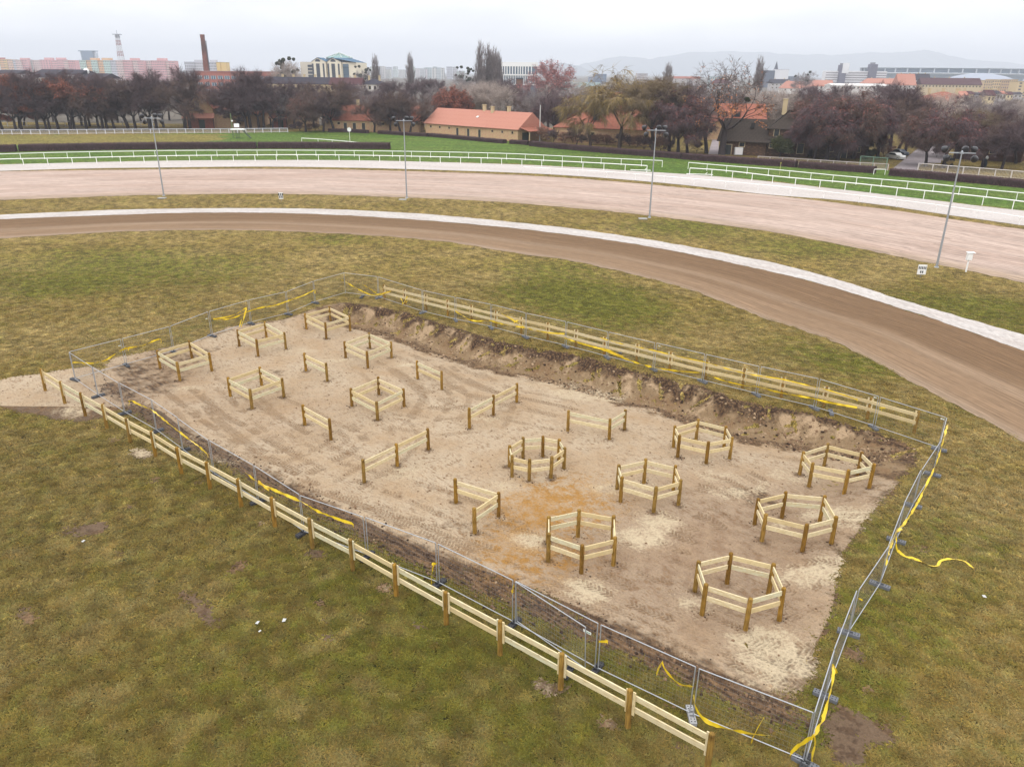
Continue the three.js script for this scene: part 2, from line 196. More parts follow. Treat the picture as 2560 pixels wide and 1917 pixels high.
const mPale = mask(1024, (g) => {
  for (const [p, r, a, s] of [[U(1268, 1285), 0.9, 0.9, 1], [K(1500, 1300), 0.7, 0.8, 1], [U(1385, 1160), 0.8, 0.75, 1.5], [U(1430, 1128), 0.6, 0.7, 1.6], [U(1645, 1395), 1.0, 0.95, 1.2], [U(1690, 1435), 1.1, 0.8, 1.2], [U(1650, 1465), 0.8, 0.7, 1], [U(1795, 1105), 0.8, 0.8, 1.6], [U(1850, 1128), 1, 0.7, 1.5], [U(1500, 1302), 0.6, 0.8, 1.2], [U(1385, 1045), 0.7, 0.5, 1.6], [U(1150, 1165), 0.6, 0.9, 1.6], [U(1810, 1240), 0.9, 0.7, 1.5], [U(1745, 1250), 0.8, 0.8, 1.4], [U(1580, 1055), 0.8, 0.6, 1.6], [U(1640, 1035), 0.6, 0.5, 1.6], [C(1250, 1480), 0.5, 0.7, 1.5], [C(400, 1470), 0.6, 0.8, 1.6], [C(230, 1600), 0.6, 0.8, 1.6], [K(700, 140), 0.5, 0.8, 1.5], [K(1000, 720), 0.6, 0.9, 1.6], [K(1750, 150), 0.5, 0.7, 1.6], [A(1060, 860), 0.5, 0.6, 2], [A(1870, 580), 0.5, 0.6, 2], [A(2120, 640), 0.5, 0.7, 2], [B(290, 460), 0.5, 0.6, 2], [B(590, 650), 0.5, 0.7, 2], [B(570, 1440), 0.6, 0.6, 1.6], [B(1150, 1040), 0.5, 0.7, 2], [C(1350, 1130), 0.8, 0.5, 1.8], [C(800, 1140), 0.7, 0.5, 1.8], [A(760, 1310), 0.7, 0.5, 2], [A(290, 1045), 0.5, 0.8, 2], [A(1300, 1420), 0.5, 0.4, 2.5], [B(1850, 830), 1.2, 0.55, 2.2], [B(1600, 760), 1, 0.35, 2.2]]) blob(g, flat(p, -0.3), r, a, s);
  strokeP(g, pts(A, 1060, 1180, 1180, 1290, 1330, 1390).map((p) => flat(p)), 0.5, 0.6); dust.forEach(([p, r]) => blob(g, p, r, 0.6, 1.7, 0.6));
}, 5);
const mRust = mask(1024, (g) => {
  for (const [p, r, a, s] of [[K(1250, 230), 1.4, 0.9, 1.8], [K(1430, 270), 1.3, 0.8, 1.8], [K(1150, 380), 1.4, 0.8, 1.8], [K(1050, 860), 1.3, 1, 1.2], [K(900, 960), 1.3, 1, 1.4], [K(1080, 1080), 0.7, 0.6, 1.5], [K(780, 1030), 0.6, 0.55, 1.5], [K(1000, 980), 1.3, 1, 1.4], [K(950, 640), 1.1, 0.6, 1.6], [K(1230, 860), 0.5, 0.6, 1], [K(1000, 1120), 0.5, 0.6, 1.4], [B(1300, 1030), 0.5, 0.3, 1.5], [E_(820, 150), 0.5, 0.5, 1.2], [C(40, 1170), 0.9, 0.35, 1.6], [A(1720, 570), 0.5, 0.2, 2]]) blob(g, flat(p, -0.3), r, a, s);
}, 18);
const mMoist = mask(512, (g) => { fillP(g, pts(U, 1130, 1180, 1350, 1080, 1500, 1000, 1750, 1010, 1990, 990, 1900, 1120, 1810, 1330, 1720, 1500, 1400, 1390, 1180, 1290, 1060, 1230).map((p) => flat(p)), 0.8); fillP(g, pts(U, 240, 800, 400, 740, 420, 800, 380, 850, 300, 870).map((p) => flat(p)), 0.7); blob(g, flat(U(560, 880)), 3.5, 0.25, 2); }, 14);
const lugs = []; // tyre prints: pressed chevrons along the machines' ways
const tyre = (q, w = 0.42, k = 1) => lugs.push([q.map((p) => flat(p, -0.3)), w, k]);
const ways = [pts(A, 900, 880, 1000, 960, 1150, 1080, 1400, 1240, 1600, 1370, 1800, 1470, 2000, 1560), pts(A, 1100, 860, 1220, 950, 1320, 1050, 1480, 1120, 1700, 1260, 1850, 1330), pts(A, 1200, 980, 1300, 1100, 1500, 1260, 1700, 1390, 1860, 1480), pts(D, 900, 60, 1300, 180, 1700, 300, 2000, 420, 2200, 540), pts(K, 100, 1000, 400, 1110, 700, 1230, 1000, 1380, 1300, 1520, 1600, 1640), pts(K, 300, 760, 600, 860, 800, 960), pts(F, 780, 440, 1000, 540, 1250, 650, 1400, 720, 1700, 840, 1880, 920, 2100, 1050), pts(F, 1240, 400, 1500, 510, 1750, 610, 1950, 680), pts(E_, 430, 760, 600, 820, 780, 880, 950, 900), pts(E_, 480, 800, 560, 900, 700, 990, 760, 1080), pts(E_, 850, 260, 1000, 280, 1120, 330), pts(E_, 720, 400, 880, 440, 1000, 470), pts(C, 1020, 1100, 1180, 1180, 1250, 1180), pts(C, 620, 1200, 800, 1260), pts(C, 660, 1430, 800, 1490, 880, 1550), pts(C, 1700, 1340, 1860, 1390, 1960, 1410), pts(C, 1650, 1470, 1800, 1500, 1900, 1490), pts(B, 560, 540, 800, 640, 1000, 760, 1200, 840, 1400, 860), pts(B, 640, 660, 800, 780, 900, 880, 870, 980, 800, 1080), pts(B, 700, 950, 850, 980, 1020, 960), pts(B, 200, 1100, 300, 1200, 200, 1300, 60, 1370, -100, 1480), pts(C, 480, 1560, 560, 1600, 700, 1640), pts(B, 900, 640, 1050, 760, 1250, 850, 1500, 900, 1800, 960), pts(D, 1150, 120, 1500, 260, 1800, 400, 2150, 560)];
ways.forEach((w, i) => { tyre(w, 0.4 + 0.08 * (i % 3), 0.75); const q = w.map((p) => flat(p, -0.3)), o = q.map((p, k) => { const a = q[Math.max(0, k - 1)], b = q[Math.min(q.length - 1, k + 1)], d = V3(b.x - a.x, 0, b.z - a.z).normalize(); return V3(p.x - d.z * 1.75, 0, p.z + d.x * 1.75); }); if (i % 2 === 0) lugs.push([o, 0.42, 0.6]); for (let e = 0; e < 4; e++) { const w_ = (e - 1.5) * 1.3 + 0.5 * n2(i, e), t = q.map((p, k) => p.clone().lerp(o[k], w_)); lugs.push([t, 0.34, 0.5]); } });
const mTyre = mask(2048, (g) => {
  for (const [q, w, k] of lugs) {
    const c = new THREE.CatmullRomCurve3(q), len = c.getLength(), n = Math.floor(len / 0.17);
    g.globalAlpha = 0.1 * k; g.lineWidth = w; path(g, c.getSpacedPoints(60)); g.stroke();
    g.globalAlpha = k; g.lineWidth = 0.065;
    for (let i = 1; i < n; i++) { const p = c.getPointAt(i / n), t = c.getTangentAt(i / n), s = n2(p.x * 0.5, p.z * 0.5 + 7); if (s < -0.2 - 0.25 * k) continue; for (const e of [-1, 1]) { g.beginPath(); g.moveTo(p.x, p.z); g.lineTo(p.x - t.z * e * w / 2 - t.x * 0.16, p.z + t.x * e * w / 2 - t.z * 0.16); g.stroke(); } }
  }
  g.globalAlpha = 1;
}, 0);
const cover_ = (m, x, z) => m + 0.26 * fbm(x * 0.9, z * 0.9, 4) + 0.2 * n2b(x * 4, z * 4) + 0.16 * n2(x * 11, z * 11) - (m < 0.02 ? 1 : 0);
function soilCover(x, z) { if (x < SX0 || x > SX1 || z < SZ0 || z > SZ1) return 0; return cover_(mSand(x, z), x, z); }
{
  const cS = { pale: shown(232, 209, 178), sand: shown(217, 186, 149), brown: shown(166, 132, 98), dark: shown(84, 66, 54), moist: shown(178, 148, 122), saw: shown(246, 224, 188), rust: shown(206, 152, 78), bankS: shown(176, 148, 114), mud: shown(140, 116, 94) };
  const dc = new Uint8Array(SN * SN * 4), db = new Uint8Array(SN * SN * 4);
  const cellNoise = rng(5);
  for (let j = 0, o = 0; j < SN; j++) {
    const z = lerp(SZ0, SZ1, (j + 0.5) / SN);
    for (let i = 0; i < SN; i++, o += 4) {
      const x = lerp(SX0, SX1, (i + 0.5) / SN), ms = mSand(x, z);
      if (ms < 0.02) { dc[o + 3] = 0; db[o] = 128; db[o + 3] = 255; continue; }
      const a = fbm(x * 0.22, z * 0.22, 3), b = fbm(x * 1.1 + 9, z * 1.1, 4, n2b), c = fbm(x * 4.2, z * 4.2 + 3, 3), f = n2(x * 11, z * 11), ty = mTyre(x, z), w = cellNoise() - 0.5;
      const cover = cover_(ms, x, z);
      const inPit = ms > 0.3 && inside(PIT0, x, z);
      let col;
      if (inPit || x < -20 && z < -40) {
        col = mixc(cS.sand, cS.pale, Math.min(1, Math.max(0, 0.62 + 0.9 * a + 0.45 * b)));
        col = mixc(col, cS.moist, Math.min(1, Math.max(0, mMoist(x, z) * (0.85 + 0.5 * b))));
        col = mixc(col, cS.brown, Math.min(0.6, Math.max(0, (b * 0.7 - 0.12 + 0.3 * c) * 1.2)));
        const su = x * 0.72 - z * 0.69, sv = x * 0.69 + z * 0.72, scr = n2(su * 5.5 + 0.6 * b, sv * 1.3) * 0.55 + n2b(su * 12, sv * 3.2) * 0.35; col = mixc(col, cS.brown, (0.42 + 0.35 * smooth(-0.2, 0.35, a)) * smooth(0.08, 0.64, scr + c * 0.5 + 0.25 * ty + 0.3 * b)); col = mixc(col, cS.brown, 0.62 * ty); // brown scratches; shade of the tread relief painted into the tyre prints
        const bd = edgeDist(BANK, x, z, false);
        if (bd < 4.2 && x > -27) { // the dug face: dark topsoil, tan subsoil below it, spoil at the foot
          const lo = fbm(x * 0.4 + 4, z * 0.4, 4), q = bd + 0.9 * lo + 0.45 * b, al = smooth(-29, -12, x) * (1 - smooth(15, 22, x)), kk = 0.55 + 0.45 * al;
          const face = mixc(mixc(cS.bankS, cS.sand, smooth(0.0, 0.5, lo + 0.5 * b)), cS.brown, smooth(0.1, 0.5, -lo + 0.5 * c) * 0.8);
          let bk = mixc(face, mixc(cS.dark, cS.brown, Math.max(0, 0.15 + c)), 1 - smooth(0.4 * kk, 1.1 * kk, q)); bk = mixc(bk, mixc(cS.dark, cS.brown, 0.35 + 0.8 * c), smooth(1.9 * kk, 2.3 * kk, q + 0.3 * c) * (1 - smooth(2.7 * kk, 3.3 * kk, q + 0.5 * c)) * 0.85);
          col = mixc(col, bk, 1 - smooth(2.8 * kk, 3.5 * kk, q));
        }
      } else col = mixc(mixc(cS.mud, cS.brown, smooth(-0.3, 0.4, b + a)), cS.dark, 0.6 * smooth(0.05, 0.4, b + 0.5 * c));
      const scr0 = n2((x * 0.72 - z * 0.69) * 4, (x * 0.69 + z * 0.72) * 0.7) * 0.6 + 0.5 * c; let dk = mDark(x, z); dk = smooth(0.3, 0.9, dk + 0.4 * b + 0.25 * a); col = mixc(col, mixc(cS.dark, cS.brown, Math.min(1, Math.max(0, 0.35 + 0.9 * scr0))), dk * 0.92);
      const r = mRust(x, z); col = mixc(col, cS.rust, Math.min(0.9, smooth(0.0, 1.2, r + (0.7 * b + 0.5 * c) * Math.min(1, r * 3)) * 0.95));
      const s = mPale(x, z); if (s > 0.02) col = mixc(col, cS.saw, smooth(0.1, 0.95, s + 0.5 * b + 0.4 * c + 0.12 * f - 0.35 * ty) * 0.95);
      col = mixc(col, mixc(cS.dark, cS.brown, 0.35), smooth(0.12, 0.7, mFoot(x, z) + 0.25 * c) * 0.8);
      const k = 1 + 0.12 * c + 0.1 * f + 0.16 * w;
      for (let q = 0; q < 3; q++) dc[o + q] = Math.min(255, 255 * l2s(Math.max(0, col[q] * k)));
      dc[o + 3] = cover > 0.5 ? 255 : 0;
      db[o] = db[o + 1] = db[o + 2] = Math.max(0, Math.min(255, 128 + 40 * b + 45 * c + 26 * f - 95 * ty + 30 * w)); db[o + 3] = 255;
    }
  }
  const mk = (d, srgb) => { const t = new THREE.DataTexture(d, SN, SN, THREE.RGBAFormat, THREE.UnsignedByteType); t.magFilter = THREE.LinearFilter; t.colorSpace = srgb ? THREE.SRGBColorSpace : THREE.NoColorSpace; t.needsUpdate = true; return t; };
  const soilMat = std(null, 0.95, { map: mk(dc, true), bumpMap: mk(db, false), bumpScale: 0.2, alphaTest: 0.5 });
  // the sheet: 0.2 m cells where there is soil
  const nx = Math.round((SX1 - SX0) / 0.2), nz = Math.round((SZ1 - SZ0) / 0.2), pos = [], uv = [], idx = [], at_ = new Map();
  const vert = (i, j) => { const k = j * (nx + 1) + i; if (!at_.has(k)) { const x = lerp(SX0, SX1, i / nx), z = lerp(SZ0, SZ1, j / nz); at_.set(k, pos.length / 3); pos.push(x, terr(x, z) + 0.018, z); uv.push(i / nx, j / nz); } return at_.get(k); };
  for (let j = 0; j < nz; j++) for (let i = 0; i < nx; i++) { const x = lerp(SX0, SX1, (i + 0.5) / nx), z = lerp(SZ0, SZ1, (j + 0.5) / nz); if (mSand(x, z) < 0.03) continue; const a = vert(i, j), b = vert(i + 1, j), c = vert(i, j + 1), d = vert(i + 1, j + 1); idx.push(a, c, b, b, c, d); }
  const g = new THREE.BufferGeometry(); g.setAttribute('position', new THREE.Float32BufferAttribute(pos, 3)); g.setAttribute('uv', new THREE.Float32BufferAttribute(uv, 2)); g.setIndex(idx); g.computeVertexNormals();
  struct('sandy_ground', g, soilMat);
}

// ---------------------------------------------------------------- turf
const grassTile = (() => {
  const n = 1024, c = document.createElement('canvas'); c.width = c.height = n; const g = c.getContext('2d'), r = rng(21);
  g.fillStyle = 'rgb(150,150,150)'; g.fillRect(0, 0, n, n);
  const big = tileNoise(n, 9, 3), mid = tileNoise(n, 40, 4);
  for (let i = 0; i < 90000; i++) {
    const x = r() * n, y = r() * n, v = (big(x, y) - 0.5) * 30 + (mid(x, y) - 0.5) * 110 + (r() - 0.5) * 190, a = (r() - 0.5) * 2.6 + 1.0 + 1.6 * (big(y, x) - 0.5), l = 4 + r() * 9;
    const k = Math.max(40, Math.min(250, 150 + v)), w = (r() - 0.5) * 26;
    g.strokeStyle = `rgb(${k + w | 0},${k | 0},${Math.max(0, k - w - 6) | 0})`; g.lineWidth = 1 + r() * 1.2;
    for (const ox of [0, x > n - 14 ? -n : n]) for (const oy of [0, y > n - 14 ? -n : n]) { if (ox && x > 14 && x < n - 14) continue; if (oy && y > 14 && y < n - 14) continue; g.beginPath(); g.moveTo(x + ox, y + oy); g.lineTo(x + ox + Math.cos(a) * l, y + oy + Math.sin(a) * l); g.stroke(); }
  }
  const t = new THREE.CanvasTexture(c); t.colorSpace = THREE.SRGBColorSpace; t.wrapS = t.wrapT = THREE.RepeatWrapping; return t;
})();
const TILE = 16, tileMean = s2l(150 / 255);
{
  const xs = [], zs = [];
  for (let x = 0, s = 0.4; x < 230; x += s) { xs.push(x); if (x > 38) s = Math.min(2.2, s * 1.03); }
  const X = [...xs.slice(1).reverse().map((v) => -v), ...xs].filter((x) => x < 150);
  for (let z = -4, s = 0.4; z > -285; z -= s) { zs.push(z); if (z < -66) s = Math.min(1.4, s * 1.02); }
  const pos = new Float32Array(X.length * zs.length * 3), col = new Float32Array(pos.length), uv = new Float32Array(X.length * zs.length * 2), idx = [];
  let o = 0;
  for (const z of zs) for (const x of X) { const c = grassColor(x, z); pos.set([x, terr(x, z), z], o * 3); col.set([c[0] / tileMean, c[1] / tileMean, c[2] / tileMean], o * 3); uv.set([x / TILE, -z / TILE], o * 2); o++; }
  for (let j = 0; j < zs.length - 1; j++) for (let i = 0; i < X.length - 1; i++) { const a = j * X.length + i; idx.push(a, a + 1, a + X.length, a + 1, a + X.length + 1, a + X.length); }
  const g = new THREE.BufferGeometry(); g.setAttribute('position', new THREE.BufferAttribute(pos, 3)); g.setAttribute('color', new THREE.BufferAttribute(col, 3)); g.setAttribute('uv', new THREE.BufferAttribute(uv, 2)); g.setIndex(idx); g.computeVertexNormals();
  struct('grass_field', g, std(null, 0.95, { map: grassTile, vertexColors: true, bumpMap: grassTile, bumpScale: 0.06 }));
}
{ // the land beyond, out to the hills
  const t = tileNoise(256, 16, 8), u = tileNoise(256, 64, 9);
  const m = tex(256, 256, (a, b, x, y) => { const k = 0.75 + 0.5 * t(x, y) * (0.6 + 0.8 * u(x, y)); return [0.105 * k, 0.09 * k, 0.072 * k]; }, {});
  const sh = new THREE.Shape([new THREE.Vector2(-7000, -2500), new THREE.Vector2(7000, -2500), new THREE.Vector2(9000, 11000), new THREE.Vector2(-9000, 11000)]);
  sh.holes.push(new THREE.Path([new THREE.Vector2(-222, 5), new THREE.Vector2(-222, 280), new THREE.Vector2(145, 280), new THREE.Vector2(145, 5)]));
  const g = new THREE.ShapeGeometry(sh); g.rotateX(-Math.PI / 2); g.translate(0, -0.06, 0); { const u = g.attributes.uv; for (let i = 0; i < u.count; i++) u.setXY(i, u.getX(i) / 60, u.getY(i) / 60); }
  struct('ground', g, std(null, 0.95, { map: m }));
}
// ---------------------------------------------------------------- tracks round the enclosure
const curve = (q) => new THREE.CatmullRomCurve3(q, false, 'centripetal');
function extend(q, a, b) { const n = q.length, s = q[0].clone().sub(q[1]).setLength(a), e = q[n - 1].clone().sub(q[n - 2]).setLength(b); return [q[0].clone().add(s), ...q, q[n - 1].clone().add(e)]; }
const line = (...parts) => parts.flat().map((p) => flat(p));
const eBrownIn = line(pts(L, 0, 1022, 500, 992, 1000, 964, 1500, 952), pts(M, 0, 953, 600, 975, 1200, 1010, 1700, 1060), pts(N, 0, 868, 500, 938, 1000, 1047, 1500, 1178), pts(Q, 0, 1030, 500, 1190, 1000, 1440), [U(2211, 955), U(2500, 1120)]);
const eStripIn = line(pts(L, 0, 857, 500, 837, 1000, 819, 1500, 804), pts(M, 0, 800, 600, 816, 1200, 849, 1700, 886), pts(N, 0, 657, 500, 716, 1000, 786, 1500, 876), pts(Q, 0, 613, 500, 736, 1000, 891, 1500, 1051, 2208, 1301), [U(2500, 860)]);
const eStripOut = line(pts(L, 0, 819, 500, 796, 1000, 776, 1500, 766), pts(M, 0, 762, 600, 770, 1200, 796, 1700, 832), pts(N, 0, 606, 500, 660, 1000, 730, 1500, 812), pts(Q, 0, 534, 500, 659, 1000, 815, 1500, 964, 2208, 1165), [U(2500, 810)]);
const ePinkIn = line(pts(L, 0, 690, 500, 673, 1000, 655, 1500, 645), pts(M, 0, 637, 600, 645, 1200, 666, 1700, 686), pts(N, 0, 439, 500, 481, 1000, 528, 1500, 588), pts(Q, 0, 271, 500, 361, 1000, 462, 1500, 566, 2208, 712), [U(2500, 690)]);
const ePinkOut = line(pts(L, 0, 444, 500, 436, 1000, 430, 1500, 425), pts(M, 0, 422, 700, 428, 1300, 441), pts(N, 0, 197, 500, 226, 1000, 264, 1500, 311), pts(R4, 0, 1340, 700, 1422, 1300, 1502), pts(Q, 1500, 152, 2208, 256), [U(2500, 538)]);
const eWhiteIn = line(pts(L, 0, 440, 700, 420, 1500, 409), pts(M, 0, 403, 700, 410, 1300, 424), pts(N, 0, 178, 500, 204, 1000, 241, 1500, 287), pts(Q, 0, -46, 590, 0, 1000, 46, 1500, 121, 2208, 221), [U(2500, 528)]);
const eWhiteOut = line(pts(L, 0, 385, 500, 372, 1000, 360, 1500, 351), pts(M, 0, 346, 700, 347, 1300, 357), pts(N, 0, 107, 500, 130, 1000, 161, 1300, 179, 1700, 206), pts(R4, 0, 1222, 700, 1300, 1300, 1370, 2212, 1476), [U(2500, 480)]);
function ribbon(name, inner, outer, y, mat, wob, colorOf, cross = 10, ext = 60) {
  const a = curve(extend(inner, ext, 12)), b = curve(extend(outer, ext, 12)), n = 520, pos = [], uv = [], col = [], idx = [], dense = a.getPoints(900), len = [0];
  const fromA = a.getSpacedPoints(n), bb = b.getSpacedPoints(2200); let s = 0, last = 0;
  for (let i = 0; i <= n; i++) {
    const p = fromA[i]; let best = last, bd = 1e9; for (let k = Math.max(0, last - 10); k < Math.min(bb.length, last + 60); k++) { const d = (bb[k].x - p.x) ** 2 + (bb[k].z - p.z) ** 2; if (d < bd) { bd = d; best = k; } } last = best;
    const q = bb[best]; if (i) s += p.distanceTo(fromA[i - 1]);
    for (let j = 0; j <= cross; j++) { const e = wob * (j === 0 ? n2(s * 0.35, 3) + 0.5 * n2(s * 1.3, 8) : j === cross ? n2(s * 0.35, 13) + 0.5 * n2(s * 1.3, 18) : 0), t = j / cross, w = Math.sqrt(bd); const x = lerp(p.x, q.x, t + e / Math.max(w, 1)), z = lerp(p.z, q.z, t + e / Math.max(w, 1)); pos.push(x, y + 0.02, z); uv.push(s, t * w); col.push(...colorOf(t, s, w)); }
    if (i) for (let j = 0; j < cross; j++) { const k = i * (cross + 1) + j, m = k - cross - 1; idx.push(m, k, m + 1, m + 1, k, k + 1); }
  }
  const g = new THREE.BufferGeometry(); g.setAttribute('position', new THREE.Float32BufferAttribute(pos, 3)); g.setAttribute('uv', new THREE.Float32BufferAttribute(uv, 2)); g.setAttribute('color', new THREE.Float32BufferAttribute(col, 3)); g.setIndex(idx); g.computeVertexNormals();
  return struct(name, g, mat);
}
function streaks(n, along, across, amp, seed) { const a = tileNoise(n, across, seed), b = tileNoise(n, across * 3, seed + 1), c = tileNoise(n, 64, seed + 2), w = tileNoise(n, 12, seed + 3), r = rng(seed + 4); return tex(n, n, (u, v, x, y) => { const yy = y + 3 * (w(x, 0) - 0.5), k = 0.72 + amp * ((a(x * along, yy) - 0.5) + 0.7 * (b(x * along * 2, yy) - 0.5) + 0.45 * (c(x, y) - 0.5) + 0.35 * (r() - 0.5)); return [k, k, k]; }, { srgb: false }); }
const harrow = streaks(1024, 0.045, 90, 0.3, 31); harrow.repeat.set(1 / 30, 1 / 7);
const harrow2 = streaks(1024, 0.12, 70, 0.36, 41); harrow2.repeat.set(1 / 38, 1 / 14);
const speck = streaks(512, 1, 40, 0.22, 51); speck.repeat.set(1 / 12, 1 / 5);
const dim = (c) => c.map((v) => v / 0.72);
const trackMat = (m, bump) => std(null, 0.95, { map: m, vertexColors: true, bumpMap: m, bumpScale: bump });
{
  const dark = dim(shown(152, 121, 91)), mid = dim(shown(177, 146, 116)), lite = dim(shown(200, 174, 148));
  ribbon('dirt_track', eBrownIn, eStripIn, 0, trackMat(harrow, 0.05), 0.22, (t, s) => { const n = 0.5 * n2(s * 0.02, t * 3) + 0.3 * n2(s * 0.05, t * 9 + 5); let c = mixc(mid, dark, Math.min(1, Math.max(0, smooth(0.2, 0.7, t + 0.25 * n)))); c = mixc(c, lite, Math.max(0, 1 - smooth(0.0, 0.12, t + 0.06 * n)) * 0.8); return mixc(c, lite, 0.45 * Math.max(0, 1 - Math.abs(t - 0.42 - 0.05 * n) / 0.09)); }, 24);
  const white = dim(shown(246, 238, 232)), off = dim(shown(232, 220, 212));
  ribbon('pale_gravel_strip', eStripIn, eStripOut, 0.012, trackMat(speck, 0.02), 0.14, (t, s) => mixc(white, off, Math.max(0, 0.35 + 0.8 * n2(s * 0.1, t * 2))), 6);
  const pink = dim(shown(232, 206, 190)), pinkD = dim(shown(216, 186, 168)), pinkB = dim(shown(206, 180, 156));
  ribbon('sand_track', ePinkIn, ePinkOut, 0, trackMat(harrow2, 0.06), 0.25, (t, s) => { const n = fbm(s * 0.02, t * 5, 3); let c = mixc(pink, pinkD, Math.min(1, Math.max(0, 0.25 + 1.1 * n))); return mixc(c, pinkB, (1 - smooth(0.02, 0.14, t + 0.05 * n))); }, 20);
  ribbon('pale_gravel_path', eWhiteIn, eWhiteOut, 0.012, trackMat(speck, 0.02), 0.1, (t, s) => mixc(dim(shown(248, 238, 232)), off, Math.max(0, 0.2 + 0.6 * n2(s * 0.06, t * 2 + 9))), 6);
}

{ // clods and crumbs of earth
  const r = rng(606), geo = new THREE.IcosahedronGeometry(1, 1), p = geo.attributes.position; for (let i = 0; i < p.count; i++) { const k = 1 + 0.35 * n3(p.getX(i) * 1.7, p.getY(i) * 1.7, p.getZ(i) * 1.7); p.setXYZ(i, p.getX(i) * k, p.getY(i) * 0.7 * k, p.getZ(i) * k); } geo.computeVertexNormals();
  const list = [], c = new THREE.CatmullRomCurve3(BANK), d = new THREE.CatmullRomCurve3(frontDirt), dk = shown(84, 66, 54), br = shown(160, 128, 100), sa = shown(206, 176, 142);
  for (let i = 0; i < 4200; i++) { const u = r(), q = c.getPointAt(u), t = c.getTangentAt(u), s = V3(-t.z, 0, t.x), e = 0.15 + 3.1 * Math.pow(r(), 0.8); list.push([q.x + s.x * e, q.z + s.z * e, 0.015 + 0.065 * Math.pow(r(), 4), r() < 0.2 ? dk : r() < 0.6 ? br : sa]); }
  for (let i = 0; i < 2600; i++) { const q = d.getPointAt(r()), a = r() * 6.28, e = 1.1 * r(); list.push([q.x + Math.cos(a) * e, q.z + Math.sin(a) * e, 0.012 + 0.045 * Math.pow(r(), 4), r() < 0.4 ? dk : br]); }
  for (const q of postSpots) for (let i = 0; i < 16; i++) { const a = r() * 6.28, e = 0.1 + 0.3 * r(); list.push([q.x + Math.cos(a) * e, q.z + Math.sin(a) * e, 0.01 + 0.025 * r(), r() < 0.7 ? br : dk]); }
  for (let i = 0; i < 9000; i++) { const x = lerp(SX0, SX1, r()), z = lerp(SZ0, SZ1, r()); if (mPit(x, z) > 0.6) list.push([x, z, 0.01 + 0.035 * Math.pow(r(), 3), r() < 0.7 ? br : sa]); }
  const im = new THREE.InstancedMesh(geo, std([1, 1, 1], 0.95), list.length), m = new THREE.Matrix4(), q = new THREE.Quaternion(), e = new THREE.Euler(), col = new THREE.Color();
  list.forEach(([x, z, s, k], i) => { q.setFromEuler(e.set(r() * 0.6, r() * 6.28, r() * 0.6)); m.compose(V3(x, terr(x, z) + 0.018 + s * 0.25, z), q, V3(s * (0.8 + 0.6 * r()), s, s * (0.8 + 0.6 * r()))); im.setMatrixAt(i, m); const v = 0.8 + 0.4 * r(); im.setColorAt(i, col.setRGB(k[0] * v, k[1] * v, k[2] * v)); });
  im.name = 'earth_clods'; im.userData = { kind: 'stuff', label: 'loose clods of earth on the dug bank and trampled sand', category: 'earth clods' }; scene.add(im);
}
{ // turf tufts over the nearer grass
  const r = rng(77), bp = [], bi = [], bn = [];
  for (let k = 0; k < 8; k++) { const a = r() * 6.28, d = 0.1 * Math.sqrt(r()), x = Math.cos(a) * d, z = Math.sin(a) * d, q = r() * 6.28, lean = 0.07 + 0.1 * r(), h = 0.02 + 0.04 * r(), w = 0.009 + 0.008 * r(), o = bp.length / 3; bp.push(x + Math.sin(q) * w, 0.004, z - Math.cos(q) * w, x - Math.sin(q) * w, 0.004, z + Math.cos(q) * w, x + Math.cos(q) * lean, h, z + Math.sin(q) * lean); bi.push(o, o + 1, o + 2); for (let e = 0; e < 3; e++) bn.push(0, 1, 0); }
  { const e1 = V3(bp[3] - bp[0], bp[4] - bp[1], bp[5] - bp[2]), e2 = V3(bp[6] - bp[0], bp[7] - bp[1], bp[8] - bp[2]); if (e1.cross(e2).y < 0) for (let i = 0; i < bi.length; i += 3) [bi[i + 1], bi[i + 2]] = [bi[i + 2], bi[i + 1]]; }
  const tuft = new THREE.BufferGeometry(); tuft.setAttribute('position', new THREE.Float32BufferAttribute(bp, 3)); tuft.setAttribute('normal', new THREE.Float32BufferAttribute(bn, 3)); tuft.setIndex(bi);
  const list = [], mat4 = new THREE.Matrix4(), q = new THREE.Quaternion(), up = V3(0, 1, 0), road = [...eBrownIn, ...[...eStripOut].reverse()];
  for (let i = 0; i < 560000 && list.length < 230000; i++) {
    const z = -9 - 62 * Math.pow(r(), VK), x = (r() - 0.5) * 2 * (-z * 0.78 + 8);
    if (soilCover(x, z) > 0.62 - 0.35 * r() || inside(road, x - 0.15, z + 0.3)) continue;
    list.push([x, z]);
  }
  const im = new THREE.InstancedMesh(tuft, std([1, 1, 1], 0.95), list.length), c = new THREE.Color();
  list.forEach(([x, z], i) => { const s = 0.6 + 0.8 * r(); q.setFromAxisAngle(up, r() * 6.28); mat4.compose(V3(x, terr(x, z), z), q, V3(s, s * (0.7 + 0.6 * r()), s)); im.setMatrixAt(i, mat4); const k = grassColor(x, z), v = 0.75 + 1.0 * r(), y = (r() - 0.5) * 0.3; im.setColorAt(i, c.setRGB(k[0] * v * (1 + y), k[1] * v, k[2] * v * (1 - y))); });
  im.name = 'grass'; im.userData = { kind: 'stuff', label: 'short matted winter turf around the sand pit', category: 'grass' }; im.castShadow = im.receiveShadow = true; scene.add(im);
}

